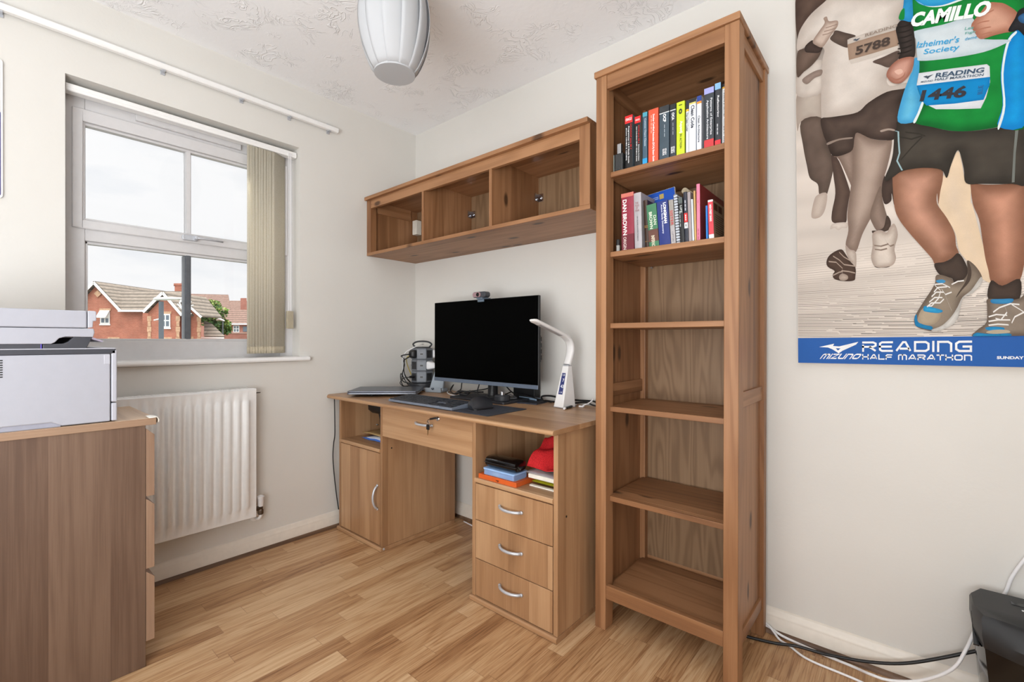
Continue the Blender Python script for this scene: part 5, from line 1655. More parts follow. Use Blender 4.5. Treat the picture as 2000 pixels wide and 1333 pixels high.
# ================================================================== print on canvas: outlines in metres from its lower corner
PRINT = [
 ([(0.0066,1.236),(0.0928,1.1928),(0.0885,1.175),(0.0464,1.1502),(0.0181,1.1174),(0.0056,1.0844)],(92,74,64),(76,60,52),0.03,0.3,1),
 ([(0.0042,0.907),(0.0718,0.89),(0.0712,0.7976),(0.0437,0.8005),(0.0135,0.8035),(0.0032,0.7784)],(196,184,172),(176,162,150),0.03,0.12,1),
 ([(0.0046,0.9687),(0.0725,0.9874),(0.0738,0.8818),(0.0041,0.8941)],(214,204,194),(190,178,168),0.02,0.2,1),
 ([(0.0143,0.8048),(0.0712,0.7986),(0.085,0.7135),(0.0969,0.6705),(0.1014,0.6248),(0.0858,0.5517),(0.0762,0.5363),(0.063,0.5517),(0.059,0.5852),(0.038,0.6103),(0.0297,0.6531),(0.0194,0.7222)],(108,92,82),(90,76,67),0.02,0.2,1),
 ([(0.0412,0.4804),(0.0481,0.5322),(0.0588,0.5501),(0.0838,0.5498),(0.0792,0.5009),(0.0645,0.4762)],(206,192,180),(186,170,158),0.02,0.1,1),
 ([(0.0969,0.6705),(0.117,0.6454),(0.1438,0.5463),(0.1474,0.5006),(0.1445,0.5365),(0.1362,0.48),(0.1337,0.4489),(0.1194,0.4456),(0.0974,0.4553),(0.0968,0.4875),(0.1061,0.5448),(0.1013,0.6051)],(100,82,72),(80,64,56),0.02,0.12,1),
 ([(0.0918,0.4316),(0.0961,0.4471),(0.1154,0.4497),(0.1368,0.445),(0.1359,0.4291),(0.1232,0.4312),(0.1133,0.4255),(0.1033,0.4345)],(222,212,202),(200,186,176),0.01,0.05,1),
 ([(0.2338,0.5543),(0.2519,0.5869),(0.251,0.4797),(0.2449,0.5147),(0.2433,0.4919),(0.2268,0.4884),(0.2193,0.5483),(0.2233,0.6034)],(84,68,60),(70,56,50),0.02,0.1,1),
 ([(0.103,0.6639),(0.1231,0.6658),(0.1546,0.6741),(0.1556,0.563),(0.1512,0.4998),(0.1478,0.5503),(0.1421,0.5757),(0.117,0.6503)],(160,140,128),(128,108,96),0.02,0.06,1),
 ([(0.1569,0.7216),(0.1665,0.7226),(0.1983,0.6926),(0.2347,0.6772),(0.2461,0.6785),(0.2445,0.6443),(0.234,0.5914),(0.2228,0.5475),(0.221,0.4858),(0.2191,0.5203),(0.2096,0.48),(0.1889,0.4367),(0.1735,0.4013),(0.1579,0.3509),(0.1424,0.3602),(0.1316,0.3777),(0.139,0.4213),(0.1366,0.4702),(0.1437,0.5366),(0.15,0.5933),(0.1527,0.6842)],(186,166,152),(132,112,100),0.035,0.06,1),
 ([(0.1928,0.4597),(0.2043,0.5047),(0.2192,0.5436),(0.2233,0.5007),(0.2329,0.4522),(0.24,0.4255),(0.2326,0.4035),(0.2109,0.4071),(0.1992,0.4302)],(150,130,118),(122,104,92),0.02,0.06,1),
 ([(0.233,0.4499),(0.2421,0.432),(0.2405,0.4115),(0.2326,0.4035),(0.2181,0.4035),(0.2035,0.3965),(0.1972,0.4094),(0.2109,0.4094),(0.2255,0.4164)],(92,76,66),(74,60,52),0.01,0.1,1),
 ([(0.1979,0.3974),(0.2072,0.4077),(0.22,0.4079),(0.2326,0.3989),(0.2398,0.4139),(0.2506,0.4222),(0.2581,0.3879),(0.2501,0.3477),(0.2534,0.3197),(0.2462,0.2998),(0.2264,0.2941),(0.2045,0.2976),(0.1947,0.3271),(0.1987,0.3642)],(222,210,198),(176,160,148),0.02,0.12,1),
 ([(0.2027,0.3002),(0.2173,0.2938),(0.239,0.296),(0.2318,0.2931),(0.21,0.2946)],(70,56,50),(70,56,50),0.02,0.08,1),
 ([(0.2031,0.3542),(0.2178,0.3498),(0.2322,0.3525),(0.2337,0.3482),(0.2191,0.3454),(0.2046,0.3498)],(140,122,110),(140,122,110),0.01,0,0),
 ([(0.2017,0.3662),(0.2178,0.3615),(0.2359,0.3658),(0.2373,0.3615),(0.2193,0.3571),(0.2032,0.3618)],(140,122,110),(140,122,110),0.01,0,0),
 ([(0.227,0.3834),(0.2324,0.3687),(0.2395,0.3584),(0.2484,0.3617),(0.2498,0.3574),(0.2408,0.3541),(0.2337,0.3644),(0.2285,0.379)],(140,122,110),(140,122,110),0.01,0,0),
 ([(0.1315,0.3748),(0.1424,0.3602),(0.1548,0.3537),(0.1585,0.3364),(0.1567,0.3006),(0.146,0.3139),(0.1344,0.3443)],(206,192,180),(176,160,148),0.01,0.06,1),
 ([(0.0808,0.3265),(0.0871,0.3455),(0.1027,0.3583),(0.1207,0.3632),(0.1313,0.3471),(0.1421,0.3239),(0.156,0.3007),(0.1557,0.2742),(0.1513,0.2611),(0.1259,0.2616),(0.102,0.2707),(0.0973,0.285),(0.1022,0.2967),(0.0852,0.311)],(86,68,58),(70,54,46),0.01,0.1,1),
 ([(0.087,0.3306),(0.1064,0.3258),(0.1231,0.3043),(0.1221,0.2775),(0.1225,0.2736),(0.1235,0.3003),(0.1069,0.3219),(0.0873,0.3266)],(176,158,144),(176,158,144),0.01,0,0),
 ([(0.0985,0.3465),(0.1146,0.3322),(0.1271,0.3161),(0.1536,0.3081),(0.154,0.3042),(0.1275,0.3121),(0.1149,0.3282),(0.0989,0.3425)],(176,158,144),(176,158,144),0.01,0,0),
 ([(0.1147,0.3567),(0.1266,0.3405),(0.1499,0.3206),(0.1502,0.3167),(0.1269,0.3365),(0.1151,0.3527)],(176,158,144),(176,158,144),0.01,0,0),
 ([(0.1202,0.2973),(0.138,0.293),(0.155,0.2863),(0.1554,0.2824),(0.1383,0.2891),(0.1206,0.2934)],(176,158,144),(176,158,144),0.01,0,0),
 ([(0.0981,0.2849),(0.1143,0.293),(0.123,0.2945),(0.1234,0.2906),(0.1146,0.2891),(0.0984,0.2809)],(176,158,144),(176,158,144),0.01,0,0),
 ([(0.1141,0.2783),(0.1222,0.2863),(0.1355,0.2787),(0.1362,0.2675),(0.126,0.2626),(0.116,0.2674)],(190,174,160),(160,144,132),0.01,0.05,1),
 ([(0.0712,0.8001),(0.1181,0.7912),(0.165,0.7864),(0.1917,0.8069),(0.2358,0.8242),(0.2798,0.821),(0.2737,0.7913),(0.2687,0.7244),(0.2579,0.7002),(0.2525,0.6766),(0.2347,0.6772),(0.1983,0.6926),(0.1645,0.7217),(0.1567,0.7072),(0.1518,0.6724),(0.133,0.6631),(0.109,0.6623),(0.095,0.6759),(0.085,0.7135),(0.0749,0.7465)],(84,70,62),(62,50,44),0.03,0.35,1),
 ([(0.0871,0.7129),(0.1175,0.7164),(0.149,0.7119),(0.1489,0.7071),(0.1175,0.7115),(0.0882,0.7051)],(150,134,122),(150,134,122),0.01,0,1),
 ([(0.2205,0.7117),(0.2386,0.7117),(0.2527,0.7041),(0.2519,0.6998),(0.2385,0.7062),(0.2223,0.7056)],(170,154,142),(170,154,142),0.01,0,1),
 ([(0.0053,1.0458),(0.0069,1.0864),(0.0181,1.1174),(0.0464,1.1502),(0.0885,1.175),(0.0936,1.1924),(0.2801,1.0988),(0.2747,1.0558),(0.2719,1.0205),(0.2592,0.9987),(0.2652,0.9502),(0.2631,0.9189),(0.2541,0.8904),(0.2361,0.8696),(0.2431,0.8391),(0.2815,0.834),(0.2798,0.8187),(0.2358,0.8232),(0.1917,0.8059),(0.165,0.7854),(0.1181,0.7888),(0.0774,0.7971),(0.0708,0.8078),(0.0717,0.9226),(0.0755,0.9863),(0.0799,1.0194),(0.0499,1.0523),(0.0263,1.0472)],(224,215,206),(196,184,174),0.05,0.1,1),
 ([(0.0051,1.0355),(0.024,1.044),(0.0541,1.0404),(0.0728,1.0234),(0.0656,0.9993),(0.045,0.9784),(0.0234,0.9665),(0.0045,0.9574)],(118,98,86),(92,76,66),0.03,0.2,1),
 ([(0.0189,0.9427),(0.0492,0.9564),(0.0736,0.9545),(0.0722,0.9375),(0.0533,0.9347),(0.0318,0.9225)],(170,152,140),(140,122,112),0.02,0.1,1),
 ([(0.0267,1.046),(0.035,1.0562),(0.05,1.0603),(0.0604,1.0377),(0.0758,1.0252),(0.0665,1.0125),(0.0411,1.0231),(0.0292,1.0307)],(72,58,52),(54,44,40),0.01,0.1,1),
 ([(0.0491,1.0567),(0.067,1.0826),(0.0821,1.1023),(0.079,1.1187),(0.0881,1.1204),(0.0938,1.1029),(0.1156,1.0947),(0.117,1.0783),(0.1073,1.0645),(0.0966,1.0519),(0.0875,1.0385),(0.075,1.0265),(0.0604,1.0377)],(208,188,174),(158,136,122),0.015,0.1,1),
 ([(0.0846,1.0862),(0.1001,1.0851),(0.1155,1.0841),(0.1154,1.0816),(0.1001,1.0826),(0.0846,1.0838)],(150,128,114),(150,128,114),0.01,0,0),
 ([(0.0804,1.0766),(0.096,1.0746),(0.1114,1.0741),(0.1113,1.0716),(0.0959,1.0722),(0.0804,1.0741)],(150,128,114),(150,128,114),0.01,0,0),
 ([(0.0761,1.0671),(0.0898,1.0649),(0.1049,1.0657),(0.1048,1.0632),(0.0897,1.0625),(0.0761,1.0646)],(150,128,114),(150,128,114),0.01,0,0),
 ([(0.1113,1.0652),(0.1359,1.0468),(0.1629,1.0246),(0.142,1.0213),(0.1425,0.9968),(0.1197,1.0148),(0.0965,1.043),(0.104,1.0562)],(104,88,78),(84,70,62),0.02,0.12,1),
 ([(0.203,0.9276),(0.2295,0.9318),(0.2633,0.9363),(0.2656,0.917),(0.255,0.903),(0.2407,0.8947),(0.222,0.9101)],(112,94,84),(92,76,68),0.02,0.12,1),
 ([(0.1412,1.0217),(0.1858,1.0232),(0.2615,1.0198),(0.2676,0.9987),(0.2006,1.0038),(0.1414,1.005)],(214,204,194),(200,190,180),0.01,0.04,0),
 ([(0.1411,1.0071),(0.2006,1.0048),(0.2669,0.9999),(0.2631,0.9502),(0.2077,0.9512),(0.1446,0.9541)],(172,146,126),(160,134,114),0.01,0.04,0),
 ([(0.1446,0.9561),(0.2077,0.9526),(0.2631,0.9516),(0.2637,0.9394),(0.2075,0.9395),(0.15,0.9414)],(212,202,192),(212,202,192),0.01,0.04,0),
 ([(0.3524,0.5395),(0.3684,0.5488),(0.389,0.6018),(0.4022,0.5147),(0.4127,0.5016),(0.4123,0.4472),(0.4153,0.4479),(0.4282,0.3736),(0.4451,0.2789),(0.4505,0.2283),(0.4272,0.2472),(0.4036,0.2923),(0.3885,0.3241),(0.3811,0.3727),(0.3642,0.419),(0.3471,0.4617),(0.3522,0.5176),(0.3527,0.5702)],(226,206,184),(232,208,178),0.05,0.08,1),
 ([(0.2446,0.5748),(0.2711,0.5798),(0.3134,0.5757),(0.3526,0.5614),(0.3572,0.534),(0.3514,0.4959),(0.347,0.4604),(0.345,0.4929),(0.3448,0.4621),(0.3642,0.419),(0.3796,0.3729),(0.3825,0.338),(0.3878,0.3157),(0.3791,0.3073),(0.357,0.2936),(0.3393,0.2904),(0.3313,0.3098),(0.3051,0.3535),(0.2817,0.3932),(0.2613,0.4332),(0.251,0.4719),(0.2473,0.5418),(0.247,0.5973)],(212,160,136),(142,100,78),0.055,0.16,1),
 ([(0.4112,0.5062),(0.4467,0.4938),(0.4893,0.4869),(0.5194,0.4872),(0.519,0.4258),(0.5185,0.3587),(0.5125,0.2871),(0.5035,0.2315),(0.4873,0.2188),(0.4691,0.2175),(0.4505,0.2283),(0.445,0.2622),(0.4394,0.2963),(0.4339,0.3516),(0.4284,0.403),(0.4168,0.4476),(0.4121,0.5039)],(210,154,128),(142,98,76),0.055,0.16,1),
 ([(0.337,0.2906),(0.3569,0.2944),(0.3728,0.3025),(0.3869,0.3158),(0.4005,0.2883),(0.4069,0.2535),(0.394,0.2377),(0.3786,0.2339),(0.3724,0.2475),(0.3487,0.2586)],(78,65,57),(60,50,44),0.015,0.08,1),
 ([(0.45,0.2333),(0.4705,0.2174),(0.5026,0.2325),(0.5019,0.1811),(0.4786,0.1785),(0.4443,0.1837)],(78,65,57),(60,50,44),0.015,0.08,1),
 ([(0.34,0.2559),(0.3487,0.2595),(0.3724,0.2466),(0.3786,0.2339),(0.394,0.2385),(0.4051,0.258),(0.4042,0.293),(0.42,0.2767),(0.4326,0.2467),(0.4306,0.2258),(0.4119,0.2012),(0.3943,0.1884),(0.3847,0.1386),(0.3714,0.114),(0.3411,0.0986),(0.3132,0.1037),(0.2959,0.1154),(0.2934,0.1388),(0.3105,0.1784),(0.3306,0.2171),(0.3388,0.2384)],(150,136,120),(112,98,86),0.02,0.18,1),
 ([(0.2994,0.1306),(0.3138,0.167),(0.3495,0.1532),(0.3412,0.1237),(0.3199,0.1147),(0.3051,0.1196)],(186,170,146),(166,150,128),0.01,0.08,1),
 ([(0.3297,0.1021),(0.3524,0.1146),(0.3722,0.14),(0.3843,0.1653),(0.3943,0.1914),(0.412,0.2105),(0.4308,0.2448),(0.4318,0.2257),(0.4119,0.1995),(0.3949,0.187),(0.3853,0.1369),(0.3714,0.1132),(0.342,0.0982)],(222,220,214),(190,186,180),0.008,0.06,1),
 ([(0.4051,0.2921),(0.4124,0.2657),(0.4092,0.2362),(0.3938,0.212),(0.3813,0.1914),(0.3876,0.2082),(0.4001,0.2328),(0.4057,0.2579)],(92,80,70),(80,68,60),0.01,0.06,1),
 ([(0.2934,0.1388),(0.2982,0.1486),(0.3008,0.1274),(0.3134,0.118),(0.3314,0.1117),(0.3281,0.1021),(0.3033,0.1107),(0.2952,0.1172)],(44,148,200),(36,120,170),0.008,0.1,1),
 ([(0.313,0.1639),(0.3187,0.1717),(0.3528,0.1575),(0.3447,0.15),(0.3169,0.1557)],(60,170,220),(40,140,195),0.006,0.1,1),
 ([(0.3412,0.2434),(0.3534,0.2449),(0.3603,0.2399),(0.3559,0.2347),(0.3437,0.237)],(70,150,200),(70,150,200),0.006,0.1,1),
 ([(0.3204,0.1712),(0.3303,0.1817),(0.3481,0.1805),(0.3562,0.1909),(0.3571,0.1874),(0.349,0.177),(0.3312,0.178),(0.3213,0.1675)],(240,238,234),(240,238,234),0.01,0,0),
 ([(0.3254,0.1841),(0.337,0.1967),(0.3531,0.1955),(0.3539,0.192),(0.3378,0.1931),(0.3263,0.1805)],(240,238,234),(240,238,234),0.01,0,0),
 ([(0.3304,0.1994),(0.3402,0.2118),(0.3563,0.2106),(0.3572,0.207),(0.3412,0.2082),(0.3314,0.1957)],(240,238,234),(240,238,234),0.01,0,0),
 ([(0.3354,0.2122),(0.3436,0.2247),(0.3628,0.2253),(0.3636,0.2218),(0.3445,0.2212),(0.3363,0.2086)],(240,238,234),(240,238,234),0.01,0,0),
 ([(0.3372,0.2341),(0.3533,0.2349),(0.3691,0.2226),(0.3721,0.2093),(0.3595,0.2037),(0.3516,0.2197),(0.3525,0.2161),(0.3603,0.2002),(0.373,0.2058),(0.3699,0.219),(0.3541,0.2313),(0.3381,0.2305)],(240,238,234),(240,238,234),0.01,0,0),
 ([(0.3722,0.231),(0.3848,0.2385),(0.3971,0.2396),(0.3979,0.236),(0.3856,0.235),(0.3731,0.2275)],(240,238,234),(240,238,234),0.01,0,0),
 ([(0.3563,0.2106),(0.364,0.1839),(0.3717,0.1573),(0.3725,0.1538),(0.3649,0.1803),(0.3572,0.207)],(240,238,234),(240,238,234),0.01,0,0),
 ([(0.3371,0.2319),(0.35,0.2154),(0.3449,0.1939),(0.3302,0.1728),(0.322,0.1732),(0.3229,0.1696),(0.3311,0.1691),(0.3459,0.1903),(0.3508,0.2118),(0.3381,0.2283)],(240,238,234),(240,238,234),0.01,0,0),
 ([(0.4438,0.1838),(0.4786,0.1777),(0.5036,0.1821),(0.5173,0.1981),(0.5164,0.0788),(0.4177,0.08),(0.4226,0.0999),(0.4404,0.1204),(0.4419,0.1621)],(150,136,122),(112,98,86),0.02,0.18,1),
 ([(0.4496,0.1817),(0.4702,0.182),(0.4903,0.1806),(0.4842,0.1695),(0.4535,0.1706)],(66,150,200),(50,120,170),0.006,0.1,1),
 ([(0.4385,0.1057),(0.4554,0.1082),(0.473,0.1045),(0.4695,0.0963),(0.4438,0.0986)],(56,160,212),(40,130,185),0.006,0.1,1),
 ([(0.4177,0.08),(0.4207,0.0923),(0.4437,0.089),(0.4825,0.0895),(0.4793,0.0793)],(44,150,205),(36,120,170),0.006,0.1,1),
 ([(0.4393,0.0932),(0.4525,0.0992),(0.4781,0.0986),(0.4825,0.0911),(0.4524,0.0888)],(190,176,152),(190,176,152),0.01,0.06,1),
 ([(0.4441,0.137),(0.4585,0.1425),(0.4784,0.1396),(0.4792,0.1358),(0.4594,0.1388),(0.4449,0.1331)],(242,240,236),(242,240,236),0.01,0,0),
 ([(0.4439,0.1245),(0.4613,0.1279),(0.4839,0.127),(0.4847,0.1233),(0.4621,0.1242),(0.4448,0.1206)],(242,240,236),(242,240,236),0.01,0,0),
 ([(0.4528,0.1491),(0.4644,0.1608),(0.4842,0.1699),(0.5008,0.167),(0.5015,0.1633),(0.4851,0.1662),(0.4653,0.1571),(0.4536,0.1453)],(242,240,236),(242,240,236),0.01,0,0),
 ([(0.4729,0.1686),(0.4784,0.1478),(0.467,0.1277),(0.457,0.1322),(0.4579,0.1285),(0.4678,0.1239),(0.4792,0.144),(0.4738,0.1648)],(242,240,236),(242,240,236),0.01,0,0),
 ([(0.487,0.1677),(0.5006,0.1548),(0.5169,0.1378),(0.5176,0.1342),(0.5015,0.1511),(0.4877,0.164)],(242,240,236),(242,240,236),0.01,0,0),
 ([(0.4438,0.114),(0.4611,0.1164),(0.4809,0.1141),(0.4818,0.1104),(0.462,0.1126),(0.4448,0.1101)],(242,240,236),(242,240,236),0.01,0,0),
 ([(0.4866,0.1188),(0.4922,0.1349),(0.5088,0.1463),(0.5096,0.1426),(0.4931,0.1311),(0.4874,0.1151)],(242,240,236),(242,240,236),0.01,0,0),
 ([(0.2606,0.7247),(0.2978,0.7128),(0.3406,0.6815),(0.3755,0.6611),(0.4183,0.6481),(0.468,0.6432),(0.5206,0.6498),(0.5194,0.4872),(0.4893,0.4861),(0.435,0.4986),(0.4036,0.5079),(0.3994,0.5496),(0.389,0.604),(0.3748,0.5689),(0.3651,0.5313),(0.3532,0.5578),(0.3135,0.5731),(0.271,0.5747),(0.2516,0.5639),(0.2356,0.5529),(0.2288,0.5624),(0.2413,0.5988),(0.2487,0.6338),(0.2526,0.688),(0.258,0.7094)],(76,70,62),(56,51,45),0.04,0.22,1),
 ([(0.2562,0.6985),(0.2632,0.694),(0.2637,0.6664),(0.2655,0.6293),(0.262,0.6293),(0.2602,0.6665),(0.2597,0.6942),(0.2527,0.6986)],(160,190,196),(160,190,196),0.01,0,0),
 ([(0.2655,0.6293),(0.2598,0.6078),(0.2711,0.5766),(0.2676,0.5765),(0.2562,0.6079),(0.262,0.6293)],(160,190,196),(160,190,196),0.01,0,0),
 ([(0.4982,0.6419),(0.5043,0.6429),(0.4976,0.5655),(0.4948,0.4888),(0.4898,0.4892),(0.4933,0.5668)],(120,124,118),(120,124,118),0.01,0,0),
 ([(0.2631,0.6803),(0.2906,0.6653),(0.3175,0.6685),(0.2904,0.6405),(0.266,0.6107),(0.2668,0.606),(0.2911,0.6358),(0.3182,0.6639),(0.2912,0.6606),(0.2638,0.6755)],(54,50,44),(54,50,44),0.01,0,0),
 ([(0.277,0.6898),(0.3076,0.676),(0.3208,0.6653),(0.3214,0.6607),(0.3082,0.6713),(0.2777,0.685)],(54,50,44),(54,50,44),0.01,0,0),
 ([(0.2922,1.0928),(0.5231,0.9769),(0.5206,0.6478),(0.468,0.644),(0.4183,0.6485),(0.3755,0.6615),(0.3341,0.6857),(0.2971,0.7121),(0.3081,0.7566),(0.3142,0.7636),(0.304,0.8166),(0.3089,0.8507),(0.3091,0.8887),(0.3016,0.9572),(0.2958,1.005)],(22,138,58),(14,104,44),0.03,0.22,1),
 ([(0.2991,0.8973),(0.3091,0.891),(0.3089,0.8507),(0.3036,0.8167),(0.3142,0.7627),(0.3046,0.7354),(0.2978,0.7119),(0.2606,0.7242),(0.2709,0.7922),(0.2886,0.8494),(0.2941,0.861),(0.2976,0.8798)],(110,196,230),(70,160,210),0.03,0.15,1),
 ([(0.4984,0.8872),(0.5222,0.8705),(0.5206,0.6458),(0.4666,0.6444),(0.4747,0.6997),(0.4719,0.7874),(0.4823,0.8615)],(24,166,232),(14,130,206),0.04,0.16,1),
 ([(0.3039,1.0869),(0.4031,1.0371),(0.3906,1.0239),(0.3592,1.024),(0.3269,1.0374),(0.3064,1.0585)],(60,172,222),(40,150,210),0.02,0.1,1),
 ([(0.3054,1.0614),(0.3269,1.0374),(0.3592,1.024),(0.3968,1.023),(0.4011,1.0184),(0.3637,1.0192),(0.3315,1.0326),(0.3101,1.0563)],(228,240,240),(228,240,240),0.01,0,1),
 ([(0.4978,0.8854),(0.4832,0.8632),(0.4731,0.787),(0.4757,0.6994),(0.4652,0.645),(0.4691,0.6412),(0.4797,0.6955),(0.4769,0.7829),(0.4871,0.859),(0.5017,0.8813)],(228,240,240),(228,240,240),0.01,0,1),
 ([(0.3136,0.7629),(0.3046,0.7354),(0.295,0.7128),(0.2997,0.7086),(0.3093,0.7311),(0.3182,0.7586)],(228,240,240),(228,240,240),0.01,0,1),
 ([(0.2929,0.9764),(0.3589,0.9681),(0.4192,0.9601),(0.4307,0.9006),(0.4866,0.87),(0.4838,0.863),(0.4407,0.8563),(0.3739,0.8667),(0.3125,0.8843),(0.3052,0.9007),(0.3023,0.9524)],(216,228,234),(196,212,220),0.02,0.08,1),
 ([(0.3082,0.85),(0.3768,0.8365),(0.4462,0.8209),(0.4514,0.8129),(0.452,0.7701),(0.4441,0.7311),(0.4336,0.7049),(0.3883,0.718),(0.3442,0.7328),(0.3215,0.7557),(0.3033,0.816)],(226,231,236),(212,218,224),0.01,0.05,0),
 ([(0.3033,0.816),(0.3765,0.8005),(0.452,0.7842),(0.451,0.7621),(0.4391,0.7265),(0.3823,0.7356),(0.3241,0.7502),(0.3149,0.7659)],(16,140,206),(12,124,190),0.01,0.06,0),
 ([(0.2709,1.0219),(0.2932,1.0062),(0.3002,0.9533),(0.2999,0.9038),(0.2856,0.9052),(0.2641,0.9084),(0.2685,0.9304),(0.2625,0.9697),(0.2585,1.0036)],(70,60,55),(44,38,35),0.02,0.35,1),
 ([(0.2638,1.0059),(0.2794,1.0024),(0.2931,1.0026),(0.2931,0.999),(0.2794,0.9979),(0.2638,1.0022)],(40,34,31),(40,34,31),0.01,0,1),
 ([(0.2637,0.9899),(0.2793,0.9865),(0.293,0.9868),(0.293,0.9832),(0.2793,0.982),(0.2636,0.9862)],(40,34,31),(40,34,31),0.01,0,1),
 ([(0.2636,0.9739),(0.2792,0.9706),(0.2929,0.971),(0.2928,0.9674),(0.2791,0.9661),(0.2636,0.9702)],(40,34,31),(40,34,31),0.01,0,1),
 ([(0.2634,0.9578),(0.2791,0.9547),(0.2928,0.9552),(0.2928,0.9516),(0.2791,0.9502),(0.2634,0.9542)],(40,34,31),(40,34,31),0.01,0,1),
 ([(0.2633,0.9418),(0.2789,0.9388),(0.2927,0.9394),(0.2926,0.9358),(0.2789,0.9343),(0.2633,0.9382)],(40,34,31),(40,34,31),0.01,0,1),
 ([(0.2632,0.9281),(0.2788,0.9252),(0.2926,0.9258),(0.2926,0.9222),(0.2789,0.9206),(0.2632,0.9244)],(40,34,31),(40,34,31),0.01,0,1),
 ([(0.2657,1.028),(0.2747,1.0558),(0.2801,1.0988),(0.2939,1.0919),(0.2963,1.0591),(0.2953,1.0089),(0.2761,1.0186)],(58,166,218),(38,140,198),0.02,0.15,1),
 ([(0.265,1.0292),(0.2701,1.0488),(0.278,1.0532),(0.2768,1.022)],(24,140,60),(24,140,60),0.01,0.1,1),
 ([(0.2355,0.8745),(0.2435,0.8936),(0.2648,0.9082),(0.2965,0.9015),(0.2942,0.87),(0.2851,0.8499),(0.2678,0.8359),(0.2502,0.8434),(0.2397,0.8589)],(212,162,144),(160,106,88),0.02,0.14,1),
 ([(0.254,0.8766),(0.2681,0.8779),(0.2732,0.8668),(0.2628,0.8631)],(228,186,168),(228,186,168),0.01,0.06,1),
 ([(0.2433,0.8668),(0.2573,0.8523),(0.2732,0.8554),(0.2784,0.867),(0.2755,0.8522),(0.2591,0.846),(0.245,0.8592)],(170,116,98),(170,116,98),0.01,0.06,1),
 ([(0.4169,0.9386),(0.4251,0.9539),(0.4355,0.9668),(0.4503,0.9848),(0.4677,0.9778),(0.4817,0.9667),(0.501,0.9382),(0.5041,0.9172),(0.4978,0.8895),(0.4784,0.8912),(0.4584,0.8926),(0.4351,0.8936),(0.4248,0.9138)],(222,170,146),(170,112,90),0.03,0.12,1),
 ([(0.4181,0.9368),(0.4354,0.9407),(0.45,0.9381),(0.4506,0.9349),(0.4359,0.9375),(0.4187,0.9336)],(180,122,100),(180,122,100),0.01,0,1),
 ([(0.4228,0.921),(0.4382,0.9226),(0.4528,0.9202),(0.4533,0.917),(0.4388,0.9194),(0.4233,0.9178)],(180,122,100),(180,122,100),0.01,0,1),
 ([(0.4277,0.9062),(0.4439,0.9065),(0.4556,0.9043),(0.4562,0.9012),(0.4445,0.9034),(0.4283,0.903)],(180,122,100),(180,122,100),0.01,0,1),
 ([(0.4326,0.9631),(0.4473,0.9604),(0.4589,0.9632),(0.4595,0.96),(0.4478,0.9572),(0.4332,0.9599)],(180,122,100),(180,122,100),0.01,0,1),
 ([(0.4862,0.8948),(0.4981,0.92),(0.5065,0.9396),(0.5228,0.9327),(0.5222,0.8585),(0.5047,0.8865),(0.4951,0.8867)],(42,42,46),(30,30,32),0.01,0.1,1),
 ([(0.5037,0.9195),(0.5118,0.9266),(0.5227,0.9227),(0.5225,0.8966),(0.509,0.9048)],(58,110,160),(40,80,120),0.008,0.1,1),
]
WORDS = [
 ('CAMILLO', (0.3739, 0.9905), (0.9701, -0.2428), 0.1664, 0.04, (228, 238, 232), 0.05),
 ("lzheimer's", (0.3496, 0.9224), (0.972, -0.235), 0.0906, 0.0179, (40, 150, 200), 0.015),
 ('Society', (0.3563, 0.8962), (0.9743, -0.2251), 0.076, 0.0193, (40, 150, 200), 0.015),
 ('Lea', (0.4133, 0.9338), (0.9801, -0.1983), 0.0177, 0.0083, (90, 160, 150), 0.01),
 ('Figh', (0.4148, 0.9197), (0.986, -0.1668), 0.0204, 0.0083, (90, 160, 150), 0.01),
 ('deme', (0.4161, 0.9049), (0.9847, -0.174), 0.0236, 0.0083, (60, 150, 190), 0.01),
 ('READING', (0.3926, 0.8179), (0.9753, -0.2211), 0.0991, 0.0131, (48, 72, 96), 0.03),
 ('HALF MARATHON', (0.391, 0.8059), (0.9732, -0.23), 0.1, 0.0069, (60, 82, 104), 0.02),
 ('MIZUNO', (0.3256, 0.8191), (0.9763, -0.2165), 0.0263, 0.0048, (60, 82, 104), 0.02),
 ('1446', (0.3598, 0.7717), (0.9767, -0.2145), 0.097, 0.0317, (38, 36, 44), 0.04),
 ('5788', (0.2033, 0.9735), (0.9993, -0.0385), 0.0831, 0.0269, (62, 48, 40), 0.03),
 ('READING', (0.2236, 1.0122), (0.9992, -0.0396), 0.0758, 0.009, (140, 124, 112), 0.02),
 ('BLUE', (0.4333, 0.755), (0.1, 0.99), 0.024, 0.01, (30, 90, 140), 0.01),
 ('SUNDAY', (0.484, 0.0247), (1.0, 0.0081), 0.0493, 0.0079, (232, 236, 240), 0.04),
]
LOGO = [(0.0592, 0.0527), (0.0996, 0.0635), (0.0963, 0.0561), (0.1124, 0.0546), (0.1614, 0.069), (0.1556, 0.0604), (0.121, 0.041), (0.1106, 0.0321), (0.1083, 0.0351), (0.0942, 0.0457), (0.0832, 0.0511)]
LOGO_HOLE = [(0.1035, 0.0492), (0.1163, 0.0483), (0.1091, 0.0414)]
LOGO_B = [(0.3175, 0.8361), (0.3271, 0.8356), (0.3253, 0.8335), (0.3402, 0.8341), (0.3313, 0.8296), (0.327, 0.8249), (0.3247, 0.8289)]
LOGO_C = [(0.1552, 1.0126), (0.1629, 1.0141), (0.1629, 1.0112), (0.1744, 1.012), (0.1686, 1.0078), (0.1647, 1.0056)]
BANNER_TOP = 0.0826
RD = ((0.1707, 0.0379), (0.4122, 0.039), (0.171, 0.0699))
HM = ((0.1706, 0.0141), (0.4121, 0.0152), (0.1707, 0.0308))
MZ = ((0.0602, 0.0141), (0.1599, 0.0149), (0.0715, 0.0313))


